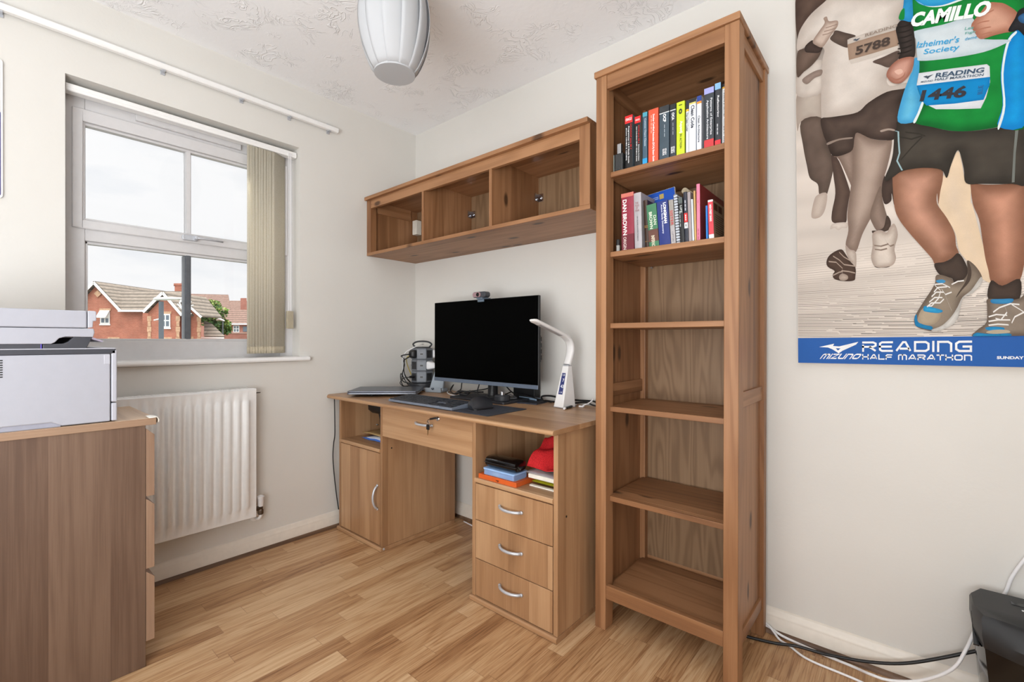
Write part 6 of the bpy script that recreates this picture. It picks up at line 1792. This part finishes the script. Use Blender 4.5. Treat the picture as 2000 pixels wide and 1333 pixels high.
# ================================================================== the canvas print itself
CA = R(0.6)
cv = thing('canvas_print', 'large canvas print of runners in a half marathon on the wall beside the bookcase', 'canvas print', (2.0972, 0, 0.9445), (0, -CA, 0))
CW, CH = 1.02, 1.34
MB().box(0, CW, -0.0298, -0.001, 0, CH).build('canvas', plain((216, 210, 200), 0.8, var=0.03, scale=300), cv)


def _print_mat():
    t = NT('canvas_ink', 0.75, 0.15)
    a = t.n('ShaderNodeVertexColor', layer_name='Col')
    co = t.obj()
    n = t.noise(co, 900, 2)
    c = t.mix(0.10, a.outputs[0], t.ramp(n, [(0.35, (150, 150, 150)), (0.65, (255, 255, 255))]), 'MULTIPLY')
    t.color(t.mix(1.0, c, (0.84, 0.84, 0.84, 1), 'MULTIPLY'))
    t.bump(n, 0.12, 0.001)
    return t.mat


PV, PF, PC = [], [], []
lay = [0]


def yl():
    lay[0] += 1
    return -0.0299 - 0.00006 * lay[0]


def segd(p, a, b):
    ab = (b[0] - a[0], b[1] - a[1])
    l2 = ab[0] ** 2 + ab[1] ** 2
    t = 0 if l2 == 0 else max(0, min(1, ((p[0] - a[0]) * ab[0] + (p[1] - a[1]) * ab[1]) / l2))
    return math.hypot(p[0] - a[0] - ab[0] * t, p[1] - a[1] - ab[1] * t)


def inside(p, P):
    r = False
    n = len(P)
    for i in range(n):
        a, b = P[i], P[(i + 1) % n]
        if (a[1] > p[1]) != (b[1] > p[1]) and p[0] < (b[0] - a[0]) * (p[1] - a[1]) / (b[1] - a[1]) + a[0]: r = not r
    return r


def patch(pts, c, e, wd, nz, sm):
    P = [(p.x, p.y) for p in cat([(q[0], q[1], 0) for q in pts], 4, True)] if sm else [tuple(q) for q in pts]
    P = [(max(0.0006, min(CW - 0.001, p[0])), max(BANNER_TOP, min(CH - 0.001, p[1]))) for p in P]
    Q = [P[0]]
    for p in P[1:]:
        if math.hypot(p[0] - Q[-1][0], p[1] - Q[-1][1]) > 0.0004: Q.append(p)
    if math.hypot(Q[0][0] - Q[-1][0], Q[0][1] - Q[-1][1]) <= 0.0004: Q.pop()
    if len(Q) < 3: return
    V = [Vector(p) for p in Q]
    n0 = len(V)
    x0 = min(p[0] for p in Q); x1 = max(p[0] for p in Q); z0 = min(p[1] for p in Q); z1 = max(p[1] for p in Q)
    st = 0.0075
    if c != e or nz:
        k = 0
        z = z0 + st / 2
        while z < z1:
            x = x0 + st / 2 + (st / 2 if k % 2 else 0)
            while x < x1:
                if inside((x, z), Q) and min(segd((x, z), Q[i], Q[(i + 1) % n0]) for i in range(n0)) > 0.0015: V.append(Vector((x, z)))
                x += st
            z += st * 0.87
            k += 1
    r = delaunay_2d_cdt(V, [(i, (i + 1) % n0) for i in range(n0)], [], 1, 1e-5)
    y = yl()
    base = len(PV)
    lc, le = lin(c), lin(e)
    seed = len(PV) * 0.013
    for v in r[0]:
        d = min(segd((v.x, v.y), Q[i], Q[(i + 1) % n0]) for i in range(n0))
        t = min(1, d / wd) if wd else 1
        t = t * t * (3 - 2 * t)
        g = 1 + nz * (noise.noise(Vector((v.x * 22 + seed, v.y * 22, seed))) * 1.1 + 0.5 * noise.noise(Vector((v.x * 60, v.y * 60 + seed, 3))))
        PV.append((v.x, y, v.y))
        PC.append(tuple(max(0, (le[i] + (lc[i] - le[i]) * t) * g) for i in range(3)) + (1,))
    for f in r[2]: PF.append([base + i for i in f])


# backdrop: pale haze above, planked road below, all part of the print
nx_, nz_ = 36, 200
base = len(PV)
y = yl()
for j in range(nz_ + 1):
    lz = BANNER_TOP + (CH - 0.001 - BANNER_TOP) * j / nz_
    for i in range(nx_ + 1):
        lx = 0.0006 + (CW - 0.0016) * i / nx_
        c = Vector((226, 216, 206))
        f = max(0, min(1, (lz - 0.75) / 0.35))
        c = c.lerp(Vector((186, 172, 160)), f * 0.7)
        n1 = noise.noise(Vector((lx * 3.0, lz * 22.0, 1.3)))
        c = c * (1 + 0.10 * n1 * (1 if lz < 0.85 else 1.6))
        if lx < 0.18 and lz > 0.9: c = c * 0.80
        L_ = lin((c.x, c.y, c.z))
        PV.append((lx, y, lz)); PC.append(L_)
for j in range(nz_):
    for i in range(nx_): PF.append([base + j * (nx_ + 1) + i, base + j * (nx_ + 1) + i + 1, base + (j + 1) * (nx_ + 1) + i + 1, base + (j + 1) * (nx_ + 1) + i])
rng = random.Random(7)
y = yl()
lz = BANNER_TOP + 0.002
k = 0
while lz < 0.36:
    frac = (lz - BANNER_TOP) / 0.28
    x = 0.0008
    while x < CW - 0.01:
        ln = rng.uniform(0.05, 0.22)
        x2 = min(CW - 0.002, x + ln)
        th = 0.0018 * (1 - 0.6 * min(1, frac)) * rng.uniform(0.5, 1.2)
        sl_ = 0.02 - 0.05 * (1 - min(1, frac)) * (0.4 if x > 0.25 else 1.0) * (1 if x < 0.3 else -0.3)
        z_a, z_b = lz + sl_ * 0.0, lz + sl_ * ln
        if z_b > BANNER_TOP + 0.001:
            dk = rng.uniform(0.35, 0.75) if lz < 0.2 else rng.uniform(0.65, 0.88)
            c = lin((226 * dk, 212 * dk, 198 * dk))
            bs = len(PV)
            for px_, pz_ in ((x, z_a), (x2, z_b), (x2, z_b + th * 0.7), (x, z_a + th)):
                PV.append((px_, y, max(BANNER_TOP, pz_))); PC.append(c)
            PF.append([bs, bs + 1, bs + 2, bs + 3])
        x = x2 + rng.uniform(0.0, 0.02)
    lz += 0.0042 + 0.004 * frac
for it in PRINT: patch(*it)
me = bpy.data.meshes.new('printed_picture')
me.from_pydata(PV, [], PF)
ca = me.color_attributes.new('Col', 'FLOAT_COLOR', 'POINT')
for i, c in enumerate(PC): ca.data[i].color = c
me.materials.append(_print_mat())
bm = bmesh.new(); bm.from_mesh(me)
for f in bm.faces:
    if f.normal.y > 0: f.normal_flip()
bm.to_mesh(me); bm.free()
po = bpy.data.objects.new('printed_picture', me)
COL.objects.link(po)
po.parent = cv
ORG[po.name] = Vector((0, 0, 0))
ytop = -0.0299 - 0.00006 * (lay[0] + 2)
MB().box(0.0002, CW - 0.0002, -0.0306, -0.0297, 0.0, BANNER_TOP).build('banner', plain((4, 82, 160), 0.7, var=0.03, scale=400), cv, label='blue banner along the lower edge')
# words in the picture
for s_, c_, ux, wd, hh, colr, bold in WORDS:
    mb = MB()
    yy = -0.0312 if s_ == 'SUNDAY' else ytop - 0.0004
    text(mb, s_, (c_[0], yy, c_[1]), (ux[0], 0, ux[1]), (-ux[1], 0, ux[0]), w=wd, h=hh, bold=bold)
    mb.build('lettering', plain(colr, 0.75), po)
mb = MB()
for lg in (LOGO_B, LOGO_C): mb.poly([(p[0], ytop - 0.0004, p[1]) for p in lg])
mb.build('bib_emblem', plain((60, 70, 84), 0.75), po)

# banner lettering: wide squared letters drawn with one broad stroke
GLY = {
    'R': (1.25, [[(0, 0), (0, .62), ], [(0, 1), (1.0, 1), (1.25, .86), (1.25, .62), (1.0, .48), (0.0, .48)], [(.62, .48), (1.25, 0)]]),
    'E': (1.15, [[(1.15, 1), (.2, 1), (0, .85), (0, .15), (.2, 0), (1.15, 0)], [(0, .5), (1.05, .5)]]),
    'A': (1.3, [[(0, 0), (.62, 1), (.85, 1), (1.3, 0)], [(.42, .26), (1.1, .26)]]),
    'D': (1.2, [[(0, 0), (0, 1), (.95, 1), (1.2, .8), (1.2, .2), (.95, 0), (0, 0)]]),
    'I': (0.0, [[(0, 0), (0, 1)]]),
    'N': (1.1, [[(0, 0), (0, 1), (.85, 1), (1.1, .8), (1.1, 0)]]),
    'G': (1.2, [[(1.2, 1), (.25, 1), (0, .8), (0, .2), (.25, 0), (1.2, 0), (1.2, .48), (.62, .48)]]),
    'H': (1.1, [[(0, 0), (0, 1)], [(1.1, 0), (1.1, 1)], [(0, .5), (1.1, .5)]]),
    'L': (1.0, [[(0, 1), (0, 0), (1.0, 0)]]),
    'F': (1.05, [[(0, 0), (0, .8), (.2, 1), (1.05, 1)], [(0, .48), (.95, .48)]]),
    'M': (1.45, [[(0, 0), (0, .85), (.15, 1), (1.25, 1), (1.45, .8), (1.45, 0)], [(.72, 1), (.72, 0)]]),
    'T': (1.1, [[(0, 1), (1.1, 1)], [(.55, 1), (.55, 0)]]),
    'O': (1.2, [[(.22, 0), (0, .2), (0, .8), (.22, 1), (.98, 1), (1.2, .8), (1.2, .2), (.98, 0), (.22, 0)]]),
    'Z': (1.1, [[(0, 1), (1.1, 1), (0, 0), (1.1, 0)]]),
    'U': (1.1, [[(0, 1), (0, .2), (.22, 0), (1.1, 0), (1.1, 1)]]),
    ' ': (0.5, []),
}


def strokes(mb, word, p0, p1, ptop, th, gap=0.42):
    ux = Vector((p1[0] - p0[0], 0, p1[1] - p0[1])); wl = ux.length; ux.normalize()
    uz = Vector((ptop[0] - p0[0], 0, ptop[1] - p0[1])); hh = uz.length; uz.normalize()
    tot = sum(GLY[c][0] for c in word) + gap * (len(word) - 1) + th
    sx = wl / tot
    x = th / 2
    yy = -0.0312
    for ch in word:
        gw, lines = GLY[ch]
        for ln in lines:
            P = [Vector((x + p[0], th / 2 + p[1] * (1 - th))) for p in ln]
            L_, R_ = [], []
            n = len(P)
            closed = (P[0] - P[-1]).length < 1e-6
            for i in range(n):
                d0 = (P[i] - P[i - 1]).normalized() if i > 0 else ((P[0] - P[-2]).normalized() if closed else (P[1] - P[0]).normalized())
                d1 = (P[i + 1] - P[i]).normalized() if i < n - 1 else ((P[1] - P[0]).normalized() if closed else d0)
                m_ = (d0 + d1)
                m_ = m_.normalized() if m_.length > 1e-6 else d0
                nn = Vector((-m_.y, m_.x))
                k = 1 / max(0.45, nn.dot(Vector((-d1.y, d1.x))))
                ext = Vector((0, 0))
                if not closed and i == 0 and abs(d1.x) < .1: ext = -d1 * th / 2
                if not closed and i == n - 1 and abs(d0.x) < .1: ext = d0 * th / 2
                if not closed and i == 0 and abs(d1.y) < .1: ext = -d1 * th / 2
                if not closed and i == n - 1 and abs(d0.y) < .1: ext = d0 * th / 2
                a = P[i] + ext
                L_.append(a + nn * th / 2 * k); R_.append(a - nn * th / 2 * k)
            O = Vector((p0[0], yy, p0[1]))
            W3 = lambda v: O + ux * (v.x * sx) + uz * (v.y * hh)
            for i in range(n - 1): mb.quad(W3(L_[i]), W3(R_[i]), W3(R_[i + 1]), W3(L_[i + 1]))
        x += gw + gap


bn = plain((228, 230, 232), 0.7)
ban_ = [o for o in cv.children if o.name.startswith('banner')][0]
mb = MB(); strokes(mb, 'READING', RD[0], RD[1], RD[2], 0.19); mb.build('lettering', bn, ban_)
mb = MB(); strokes(mb, 'HALF MARATHON', HM[0], HM[1], HM[2], 0.22); mb.build('lettering', bn, ban_)
mb = MB(); strokes(mb, 'MIZUNO', MZ[0], MZ[1], MZ[2], 0.24); mb.build('lettering', bn, ban_)
mb = MB()
r = delaunay_2d_cdt([Vector(p) for p in LOGO] + [Vector(p) for p in LOGO_HOLE], [(i, (i + 1) % len(LOGO)) for i in range(len(LOGO))] + [(len(LOGO) + i, len(LOGO) + (i + 1) % 3) for i in range(3)], [], 1, 1e-6)
fs__ = []
for f in r[2]:
    c = sum((r[0][i] for i in f), Vector((0, 0))) / len(f)
    if not inside((c.x, c.y), LOGO_HOLE): fs__.append(tuple(f))
mb.add([(v.x, -0.0312, v.y) for v in r[0]], fs__)
mb.build('bird_emblem', bn, ban_)


# ================================================================== outside the window
def O_(a, z, d):
    """a metres to the side of the camera, z height, d metres away in the direction the street lies."""
    return Vector((CAM.x, CAM.y, 0)) + Vector((-math.sin(YAW), math.cos(YAW), 0)) * d + Vector((math.cos(YAW), math.sin(YAW), 0)) * a + Vector((0, 0, z))


GZ = -2.4
E_ = Vector((-math.sin(YAW + R(37)), math.cos(YAW + R(37)), 0))


def brick(c1, c2, cm):
    t = NT('red_brick', 0.85, 0.2)
    co = t.obj()
    bt = t.n('ShaderNodeTexBrick')
    x, y, z = t.sep(co)
    s = t.math('ADD', t.math('MULTIPLY', x, math.cos(YAW)), t.math('MULTIPLY', y, math.sin(YAW)))
    s2 = t.math('ADD', t.math('MULTIPLY', x, -math.sin(YAW)), t.math('MULTIPLY', y, math.cos(YAW)))
    t.link(t.comb(t.math('ADD', s, s2), z, 0.0), bt.inputs['Vector'])
    bt.inputs['Color1'].default_value = lin(c1); bt.inputs['Color2'].default_value = lin(c2); bt.inputs['Mortar'].default_value = lin(cm)
    bt.inputs['Scale'].default_value = 1.0
    bt.inputs['Brick Width'].default_value = 0.225; bt.inputs['Row Height'].default_value = 0.075; bt.inputs['Mortar Size'].default_value = 0.008
    n = t.noise(co, 1.2, 4)
    t.color(t.mix(0.35, bt.outputs[0], t.ramp(n, [(0.3, (150, 150, 150)), (0.7, (255, 255, 255))]), 'MULTIPLY'))
    return t.mat


def tiles(c1, c2):
    t = NT('roof_tiles', 0.85, 0.2)
    co = t.obj()
    x, y, z = t.sep(co)
    row = t.math('FRACT', t.math('MULTIPLY', z, 3.1))
    n = t.noise(co, 3.0, 4)
    lo = t.ramp(row, [(0.0, (52, 48, 44)), (0.30, c1), (1.0, c2)])
    t.color(t.mix(0.4, lo, t.ramp(n, [(0.3, (150, 150, 150)), (0.7, (255, 255, 255))]), 'MULTIPLY'))
    return t.mat


BR = brick((186, 106, 84), (200, 122, 98), (192, 158, 138))
BR2 = brick((188, 120, 104), (196, 132, 116), (190, 160, 146))
TL = tiles((128, 118, 106), (158, 146, 132))
TL2 = tiles((142, 116, 104), (158, 130, 116))
WT = plain((240, 240, 238), 0.6)
QU = plain((206, 168, 136), 0.85, var=0.2, scale=6)
PN = plain((110, 122, 134), 0.2)


def house(name, label, loc):
    t = thing(name, label, 'house', loc)
    if name == 'house': t['group'] = 'houses across the street'
    return t


def wallpoly(mb, pts, thick):
    """pts (a, z) at distance d -> a solid facing the viewer."""
    (a_d, P) = pts
    n = len(P)
    vs__ = [O_(a, z, a_d) for a, z in P] + [O_(a, z, a_d) + E_ * thick for a, z in P]
    mb.add(vs__, [tuple(range(n))[::-1], tuple(range(n, 2 * n))] + [(i, (i + 1) % n, n + (i + 1) % n, n + i) for i in range(n)])


def slab(mb, quad_, th=0.12):
    a, b_, c, d = quad_
    nrm = (b_ - a).cross(d - a).normalized()
    if nrm.z < 0: nrm = -nrm
    vs__ = [a, b_, c, d, a + nrm * th, b_ + nrm * th, c + nrm * th, d + nrm * th]
    mb.add(vs__, [(0, 3, 2, 1), (4, 5, 6, 7), (0, 1, 5, 4), (1, 2, 6, 5), (2, 3, 7, 6), (3, 0, 4, 7)])


def bar(mb, p, q, d, th, dep=0.10):
    (a0, z0), (a1, z1) = p, q
    L_ = math.hypot(a1 - a0, z1 - z0)
    nx, nz = -(z1 - z0) / L_ * th / 2, (a1 - a0) / L_ * th / 2
    wallpoly(mb, (d, [(a0 + nx, z0 + nz), (a0 - nx, z0 - nz), (a1 - nx, z1 - nz), (a1 + nx, z1 + nz)]), dep)


def hwin(parent, a, z, d, wd, hh, lintel=True, open_top=False):
    mb = MB()
    wallpoly(mb, (d - 0.06, [(a - wd / 2, z), (a + wd / 2, z), (a + wd / 2, z + hh), (a - wd / 2, z + hh)]), 0.05)
    if lintel:
        wallpoly(mb, (d - 0.08, [(a - wd / 2 - 0.06, z - 0.12), (a + wd / 2 + 0.06, z - 0.12), (a + wd / 2 + 0.06, z), (a - wd / 2 - 0.06, z)]), 0.1)
    if open_top:
        vs__ = [O_(a - wd * 0.55, z + hh * 0.45, d - 0.42), O_(a + wd * 0.45, z + hh * 0.45, d - 0.42), O_(a + wd * 0.5, z + hh, d - 0.05), O_(a - wd * 0.5, z + hh, d - 0.05)]
        slab(mb, vs__, 0.05)
    f = mb.build('window', WT, parent)
    mb = MB()
    for k in (-1, 1):
        x = a + k * wd * 0.22
        wallpoly(mb, (d - 0.075, [(x - wd * 0.15, z + hh * 0.10), (x + wd * 0.15, z + hh * 0.10), (x + wd * 0.15, z + hh * (0.42 if open_top else 0.47)), (x - wd * 0.15, z + hh * (0.42 if open_top else 0.47))]), 0.01)
        if not open_top:
            wallpoly(mb, (d - 0.075, [(x - wd * 0.15, z + hh * 0.56), (x + wd * 0.15, z + hh * 0.56), (x + wd * 0.15, z + hh * 0.9), (x - wd * 0.15, z + hh * 0.9)]), 0.01)
    mb.build('pane', PN, f)
    if lintel:
        mb = MB()
        wallpoly(mb, (d - 0.05, [(a - wd / 2 - 0.08, z + hh), (a + wd / 2 + 0.08, z + hh), (a + wd / 2 + 0.08, z + hh + 0.2), (a - wd / 2 - 0.08, z + hh + 0.2)]), 0.06)
        mb.build('lintel', QU, f)


h1 = house('house', 'red brick house with steep gables, white bargeboards and a grey tiled roof across the street', O_(-34, GZ, 44))
mb = MB()
wallpoly(mb, (40.0, [(-40.2, GZ), (-31.85, GZ), (-31.85, 3.40), (-33.95, 3.40), (-36.15, 5.80), (-38.4, 3.40), (-40.2, 3.40)]), 10)
mb.build('wall', BR, h1)
mb = MB()
wallpoly(mb, (38.5, [(-30.55, GZ), (-27.9, GZ), (-27.9, 3.05), (-29.12, 4.72), (-30.55, 3.25)]), 3)
mb.build('bay_wall', BR, h1)
mb = MB()
wallpoly(mb, (39.6, [(-29.6, GZ), (-26.85, GZ), (-26.85, 3.0), (-28.2, 4.28), (-29.6, 3.0)]), 8)
wallpoly(mb, (39.6, [(-31.9, GZ), (-30.4, GZ), (-30.4, 3.3), (-31.9, 3.3)]), 3)
mb.build('side_wall', BR, h1)
# roofs
mb = MB()
slab(mb, [O_(-36.15, 5.96, 39.7), O_(-33.75, 3.42, 39.7), O_(-33.75, 3.42, 51), O_(-36.15, 5.96, 51)])
slab(mb, [O_(-36.15, 5.96, 39.7), O_(-38.6, 3.42, 39.7), O_(-38.6, 3.42, 51), O_(-36.15, 5.96, 51)])
mb.build('gable_roof', TL, h1)
mb = MB()
slab(mb, [O_(-34.05, 3.46, 39.7), O_(-30.3, 3.46, 39.7), O_(-29.2, 5.30, 41.7), O_(-35.8, 5.30, 41.7)])
slab(mb, [O_(-30.3, 3.3, 39.9), O_(-28.0, 3.3, 39.9), O_(-28.0, 3.3, 39.9) + E_ * 2.2 + Vector((0, 0, 1.9)), O_(-30.3, 3.3, 39.9) + E_ * 2.2 + Vector((0, 0, 1.9))])
slab(mb, [O_(-28.2, 4.42, 39.3), O_(-29.75, 2.95, 39.3), O_(-29.75, 2.95, 39.3) + E_ * 7, O_(-28.2, 4.42, 39.3) + E_ * 7])
slab(mb, [O_(-28.2, 4.42, 39.3), O_(-26.6, 2.9, 39.3), O_(-26.6, 2.9, 39.3) + E_ * 7, O_(-28.2, 4.42, 39.3) + E_ * 7])
mb.build('main_roof', TL, h1)
mb = MB()
slab(mb, [O_(-29.12, 4.94, 38.3), O_(-30.72, 3.22, 38.3), O_(-30.72, 3.22, 42.5), O_(-29.12, 4.94, 42.5)])
slab(mb, [O_(-29.12, 4.94, 38.3), O_(-27.55, 3.0, 38.3), O_(-27.55, 3.0, 43.5), O_(-29.12, 4.94, 43.5)])
mb.build('bay_roof', TL, h1)
mb = MB()
bar(mb, (-36.15, 5.92), (-33.85, 3.48), 39.6, 0.24); bar(mb, (-36.15, 5.92), (-38.6, 3.40), 39.6, 0.24)
bar(mb, (-34.0, 3.47), (-31.3, 3.47), 39.55, 0.17); bar(mb, (-31.3, 3.42), (-30.3, 3.42), 38.8, 0.17)
bar(mb, (-29.12, 4.90), (-30.75, 3.28), 38.2, 0.24); bar(mb, (-29.12, 4.90), (-27.5, 3.02), 38.2, 0.24)
bar(mb, (-28.2, 4.40), (-26.55, 2.9), 39.2, 0.2); bar(mb, (-28.2, 4.40), (-29.75, 2.95), 39.2, 0.2)
mb.build('bargeboard', WT, h1)
mb = MB()
for k in range(10):
    for a, d_ in ((-30.42, 38.46), (-28.02, 38.46), (-31.95, 39.96), (-27.0, 39.55)):
        w_ = 0.18 if k % 2 else 0.13
        wallpoly(mb, (d_, [(a - w_, -1.5 + k * 0.45), (a + w_, -1.5 + k * 0.45), (a + w_, -1.08 + k * 0.45), (a - w_, -1.08 + k * 0.45)]), 0.06)
mb.build('quoin', QU, h1)
mb = MB()
wallpoly(mb, (39.9, [(-36.05, 4.66), (-35.72, 4.98), (-36.05, 5.30), (-36.38, 4.98)]), 0.12)
mb.build('diamond_panel', QU, h1)
hwin(h1, -35.45, 2.35, 40.0, 0.85, 1.15, True, True)
hwin(h1, -34.7, -0.55, 40.0, 0.85, 1.55)
hwin(h1, -29.05, 2.0, 38.5, 0.82, 1.15)
hwin(h1, -29.05, -0.6, 38.5, 0.9, 1.6)
hwin(h1, -27.9, -0.3, 39.6, 0.7, 1.35)
mb = MB()
wallpoly(mb, (47, [(-34.56, 4.5), (-33.68, 4.5), (-33.68, 6.75), (-34.56, 6.75)]), 0.8)
wallpoly(mb, (46.95, [(-34.62, 6.55), (-33.62, 6.55), (-33.62, 6.75), (-34.62, 6.75)]), 0.9)
ch_ = mb.build('chimney', BR, h1)
mb = MB(); mb.lathe([(0.14, 0), (0.11, 0.45)], O_(-34.0, 6.75, 47.4), 10); mb.build('chimney_pot', QU, ch_)

h2 = house('garage', 'low grey tiled garage roof beside the red brick house', O_(-27, GZ, 43))
h2['category'] = 'garage'
mb = MB()
wallpoly(mb, (41.6, [(-27.7, GZ), (-26.1, GZ), (-26.1, 1.1), (-27.7, 1.1)]), 4)
mb.build('wall', BR2, h2)
mb = MB()
slab(mb, [O_(-27.75, 1.25, 41.4), O_(-25.86, 1.22, 41.4), O_(-27.9, 2.41, 42.7), O_(-28.6, 2.7, 42.7)])
mb.build('roof', TL, h2)
mb = MB(); bar(mb, (-28.0, 1.17), (-25.8, 1.15), 41.1, 0.14); mb.build('gutter', WT, h2)

h3 = house('house', 'terrace of brown tiled roofs behind the green tree', O_(-53, GZ, 84))
mb = MB(); wallpoly(mb, (82, [(-58, GZ), (-50.2, GZ), (-50.2, 6.1), (-58, 6.1)]), 4); mb.build('wall', BR2, h3)
mb = MB(); slab(mb, [O_(-58.5, 6.1, 81.6), O_(-50.0, 6.1, 81.6), O_(-50.0, 6.1, 81.6) + E_ * 4 + Vector((0, 0, 3.1)), O_(-58.5, 6.1, 81.6) + E_ * 4 + Vector((0, 0, 3.3))]); mb.build('roof', TL2, h3)
mb = MB(); bar(mb, (-58, 6.1), (-50, 6.1), 81.5, 0.3); mb.build('fascia', WT, h3)
h4 = house('house', 'pink brick house with a small white window far down the street, nearest the blind', O_(-47, GZ, 70))
mb = MB(); wallpoly(mb, (70, [(-44.6, GZ), (-38.5, GZ), (-38.5, 3.35), (-44.6, 3.35)]), 4); mb.build('wall', BR2, h4)
mb = MB(); slab(mb, [O_(-44.8, 3.4, 69.6), O_(-38.2, 3.4, 69.6), O_(-38.2, 3.4, 69.6) + E_ * 3 + Vector((0, 0, 2.2)), O_(-44.8, 3.4, 69.6) + E_ * 3 + Vector((0, 0, 2.2))]); mb.build('roof', TL2, h4)
mb = MB(); bar(mb, (-44.8, 3.35), (-38.2, 3.35), 69.5, 0.22); mb.build('fascia', WT, h4)
hwin(h4, -42.05, 2.1, 70, 0.95, 1.05, False)
mb = MB(); wallpoly(mb, (69.9, [(-41.0, 2.2), (-40.0, 2.2), (-40.0, 3.0), (-41.0, 3.0)]), 0.1); mb.build('window', PN, h4)
h6 = house('house', 'far brown roof with a brick chimney rising behind the pink brick house', O_(-49, GZ, 90))
mb = MB(); wallpoly(mb, (90, [(-54.9, GZ), (-50, GZ), (-50, 6.6), (-54.9, 6.6)]), 4); mb.build('wall', BR2, h6)
mb = MB(); slab(mb, [O_(-55.2, 6.6, 89.6), O_(-49.6, 6.6, 89.6), O_(-49.6, 6.6, 89.6) + E_ * 3 + Vector((0, 0, 2.1)), O_(-55.2, 6.6, 89.6) + E_ * 3 + Vector((0, 0, 2.1))]); mb.build('roof', TL2, h6)
mb = MB(); bar(mb, (-55.2, 6.55), (-49.6, 6.55), 89.5, 0.28); mb.build('fascia', WT, h6)
mb = MB(); wallpoly(mb, (88.5, [(-52.3, 6.0), (-51.2, 6.0), (-51.2, 9.0), (-52.3, 9.0)]), 0.8); mb.build('chimney', BR2, h6)
h5 = house('garden_wall', 'low pink brick garden wall at the foot of the far houses', O_(-36, GZ, 60)); h5['category'] = 'garden wall'
mb = MB(); wallpoly(mb, (58, [(-36.8, GZ), (-30, GZ), (-30, 1.75), (-36.8, 1.75)]), 0.3); mb.build('brickwork', BR2, h5)
mb = MB(); wallpoly(mb, (57.95, [(-36.85, 1.75), (-30, 1.75), (-30, 1.9), (-36.85, 1.9)]), 0.4); mb.build('coping', plain((196, 160, 146), 0.8), h5)

# tree
tr = thing('tree', 'leafy green tree standing between the red house and the far roofs', 'tree', O_(-34, GZ, 54))
mb = MB(); mb.tube([O_(-35.2, GZ, 54), O_(-35.3, 0.5, 54), O_(-35.4, 3.2, 54)], [0.22, 0.17, 0.08], 8); mb.build('trunk', plain((90, 76, 60), 0.9), tr)
rng = random.Random(11)
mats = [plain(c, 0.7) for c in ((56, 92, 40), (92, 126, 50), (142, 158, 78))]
mb = MB()
ctr = [(-35.5, 4.8, 54, 1.2, 0.9), (-34.7, 4.2, 54, 1.2, 0.8), (-35.9, 3.6, 54, 1.3, 1.0), (-34.9, 3.0, 54.3, 1.2, 0.9), (-35.1, 2.2, 54.5, 1.1, 0.8), (-34.0, 2.4, 54.5, 0.7, 0.9)]
for a, z, d_, ra, rz in ctr:
    for k in range(420):
        u, v, w__ = rng.gauss(0, 1), rng.gauss(0, 1), rng.gauss(0, 1)
        l = math.sqrt(u * u + v * v + w__ * w__)
        r_ = rng.random() ** 0.4
        p = O_(a + u / l * ra * r_, z + v / l * rz * r_, d_ + w__ / l * ra * r_)
        s_ = rng.uniform(0.10, 0.22)
        t1 = Vector((rng.gauss(0, 1), rng.gauss(0, 1), rng.gauss(0, 1))).normalized() * s_
        t2 = t1.cross(Vector((rng.gauss(0, 1), rng.gauss(0, 1), rng.gauss(0, 1)))).normalized() * s_ * 0.7
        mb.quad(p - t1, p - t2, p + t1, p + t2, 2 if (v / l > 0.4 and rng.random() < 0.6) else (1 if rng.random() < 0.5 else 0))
mb.build('foliage', mats, tr)

# street lamps
sl = thing('street_lamp', 'tall grey street lamp with a long white head in front of the red brick gable', 'street lamp', O_(-19.1, GZ, 25), group='street lamps')
mb = MB(); mb.tube([O_(-19.12, GZ, 25), O_(-19.12, 1.0, 25), O_(-19.12, 3.08, 25)], [0.15, 0.12, 0.115], 12); mb.build('column', plain((98, 106, 114), 0.5, 0.2), sl)
mb = MB()
rg = []
for a, k_ in ((-19.5, 0.5), (-19.4, 1.0), (-18.6, 1.0), (-18.0, 0.55), (-17.95, 0.35)):
    rg.append([O_(a, 3.22 + 0.09 * k_ * math.sin(t_ * math.pi / 5) + (a + 19.5) * 0.015, 25 + 0.16 * k_ * math.cos(t_ * math.pi / 5)) for t_ in range(10)])
loft(mb, rg); mb.build('lamp_head', WT, sl, autosmooth=50)
mb = MB(); mb.tube([O_(-19.12, 2.14, 25), O_(-19.45, 2.05, 24.9)], [0.05, 0.03], 8); mb.box(*(0, 0), 0, 0, 0, 0) if False else None
mb.build('side_bracket', WT, sl)
s2 = thing('street_lamp', 'small slim street lamp far off beside the green tree', 'street lamp', O_(-27.9, GZ, 44), group='street lamps')
mb = MB(); mb.tube([O_(-27.75, GZ, 44), O_(-27.75, 2.75, 44)], 0.055, 8); mb.build('column', plain((98, 106, 114), 0.5, 0.2), s2)
mb = MB(); mb.tube([O_(-28.35, 2.86, 44), O_(-28.1, 2.98, 44), O_(-27.6, 2.80, 44)], [0.05, 0.13, 0.06], 8); mb.build('lamp_head', WT, s2)
ta = thing('tv_aerial', 'white television aerial standing against the green tree', 'aerial', O_(-27.3, 2.6, 38.0))
mb = MB()
SHX = 0.03
for p, q in (((-27.35, 2.9), (-27.2, 4.05)), ((-27.6, 4.0), (-27.35, 3.4)), ((-27.35, 3.4), (-27.75, 3.85)), ((-26.6, 4.05), (-26.95, 3.5)), ((-26.9, 3.6), (-26.45, 3.75)), ((-27.3, 3.4), (-26.95, 3.5)), ((-27.1, 3.0), (-26.6, 3.05))):
    mb.tube([O_(p[0] + SHX, p[1] + 0.1, 38.0), O_(q[0] + SHX, q[1] + 0.1, 38.0)], 0.045, 6)
mb.build('rods', WT, ta)
mb = MB(); mb.lathe([(0.0, 0), (0.22, 0.05)], O_(-27.0, 3.25, 37.95), 14, ax='x'); mb.build('dish', WT, ta)
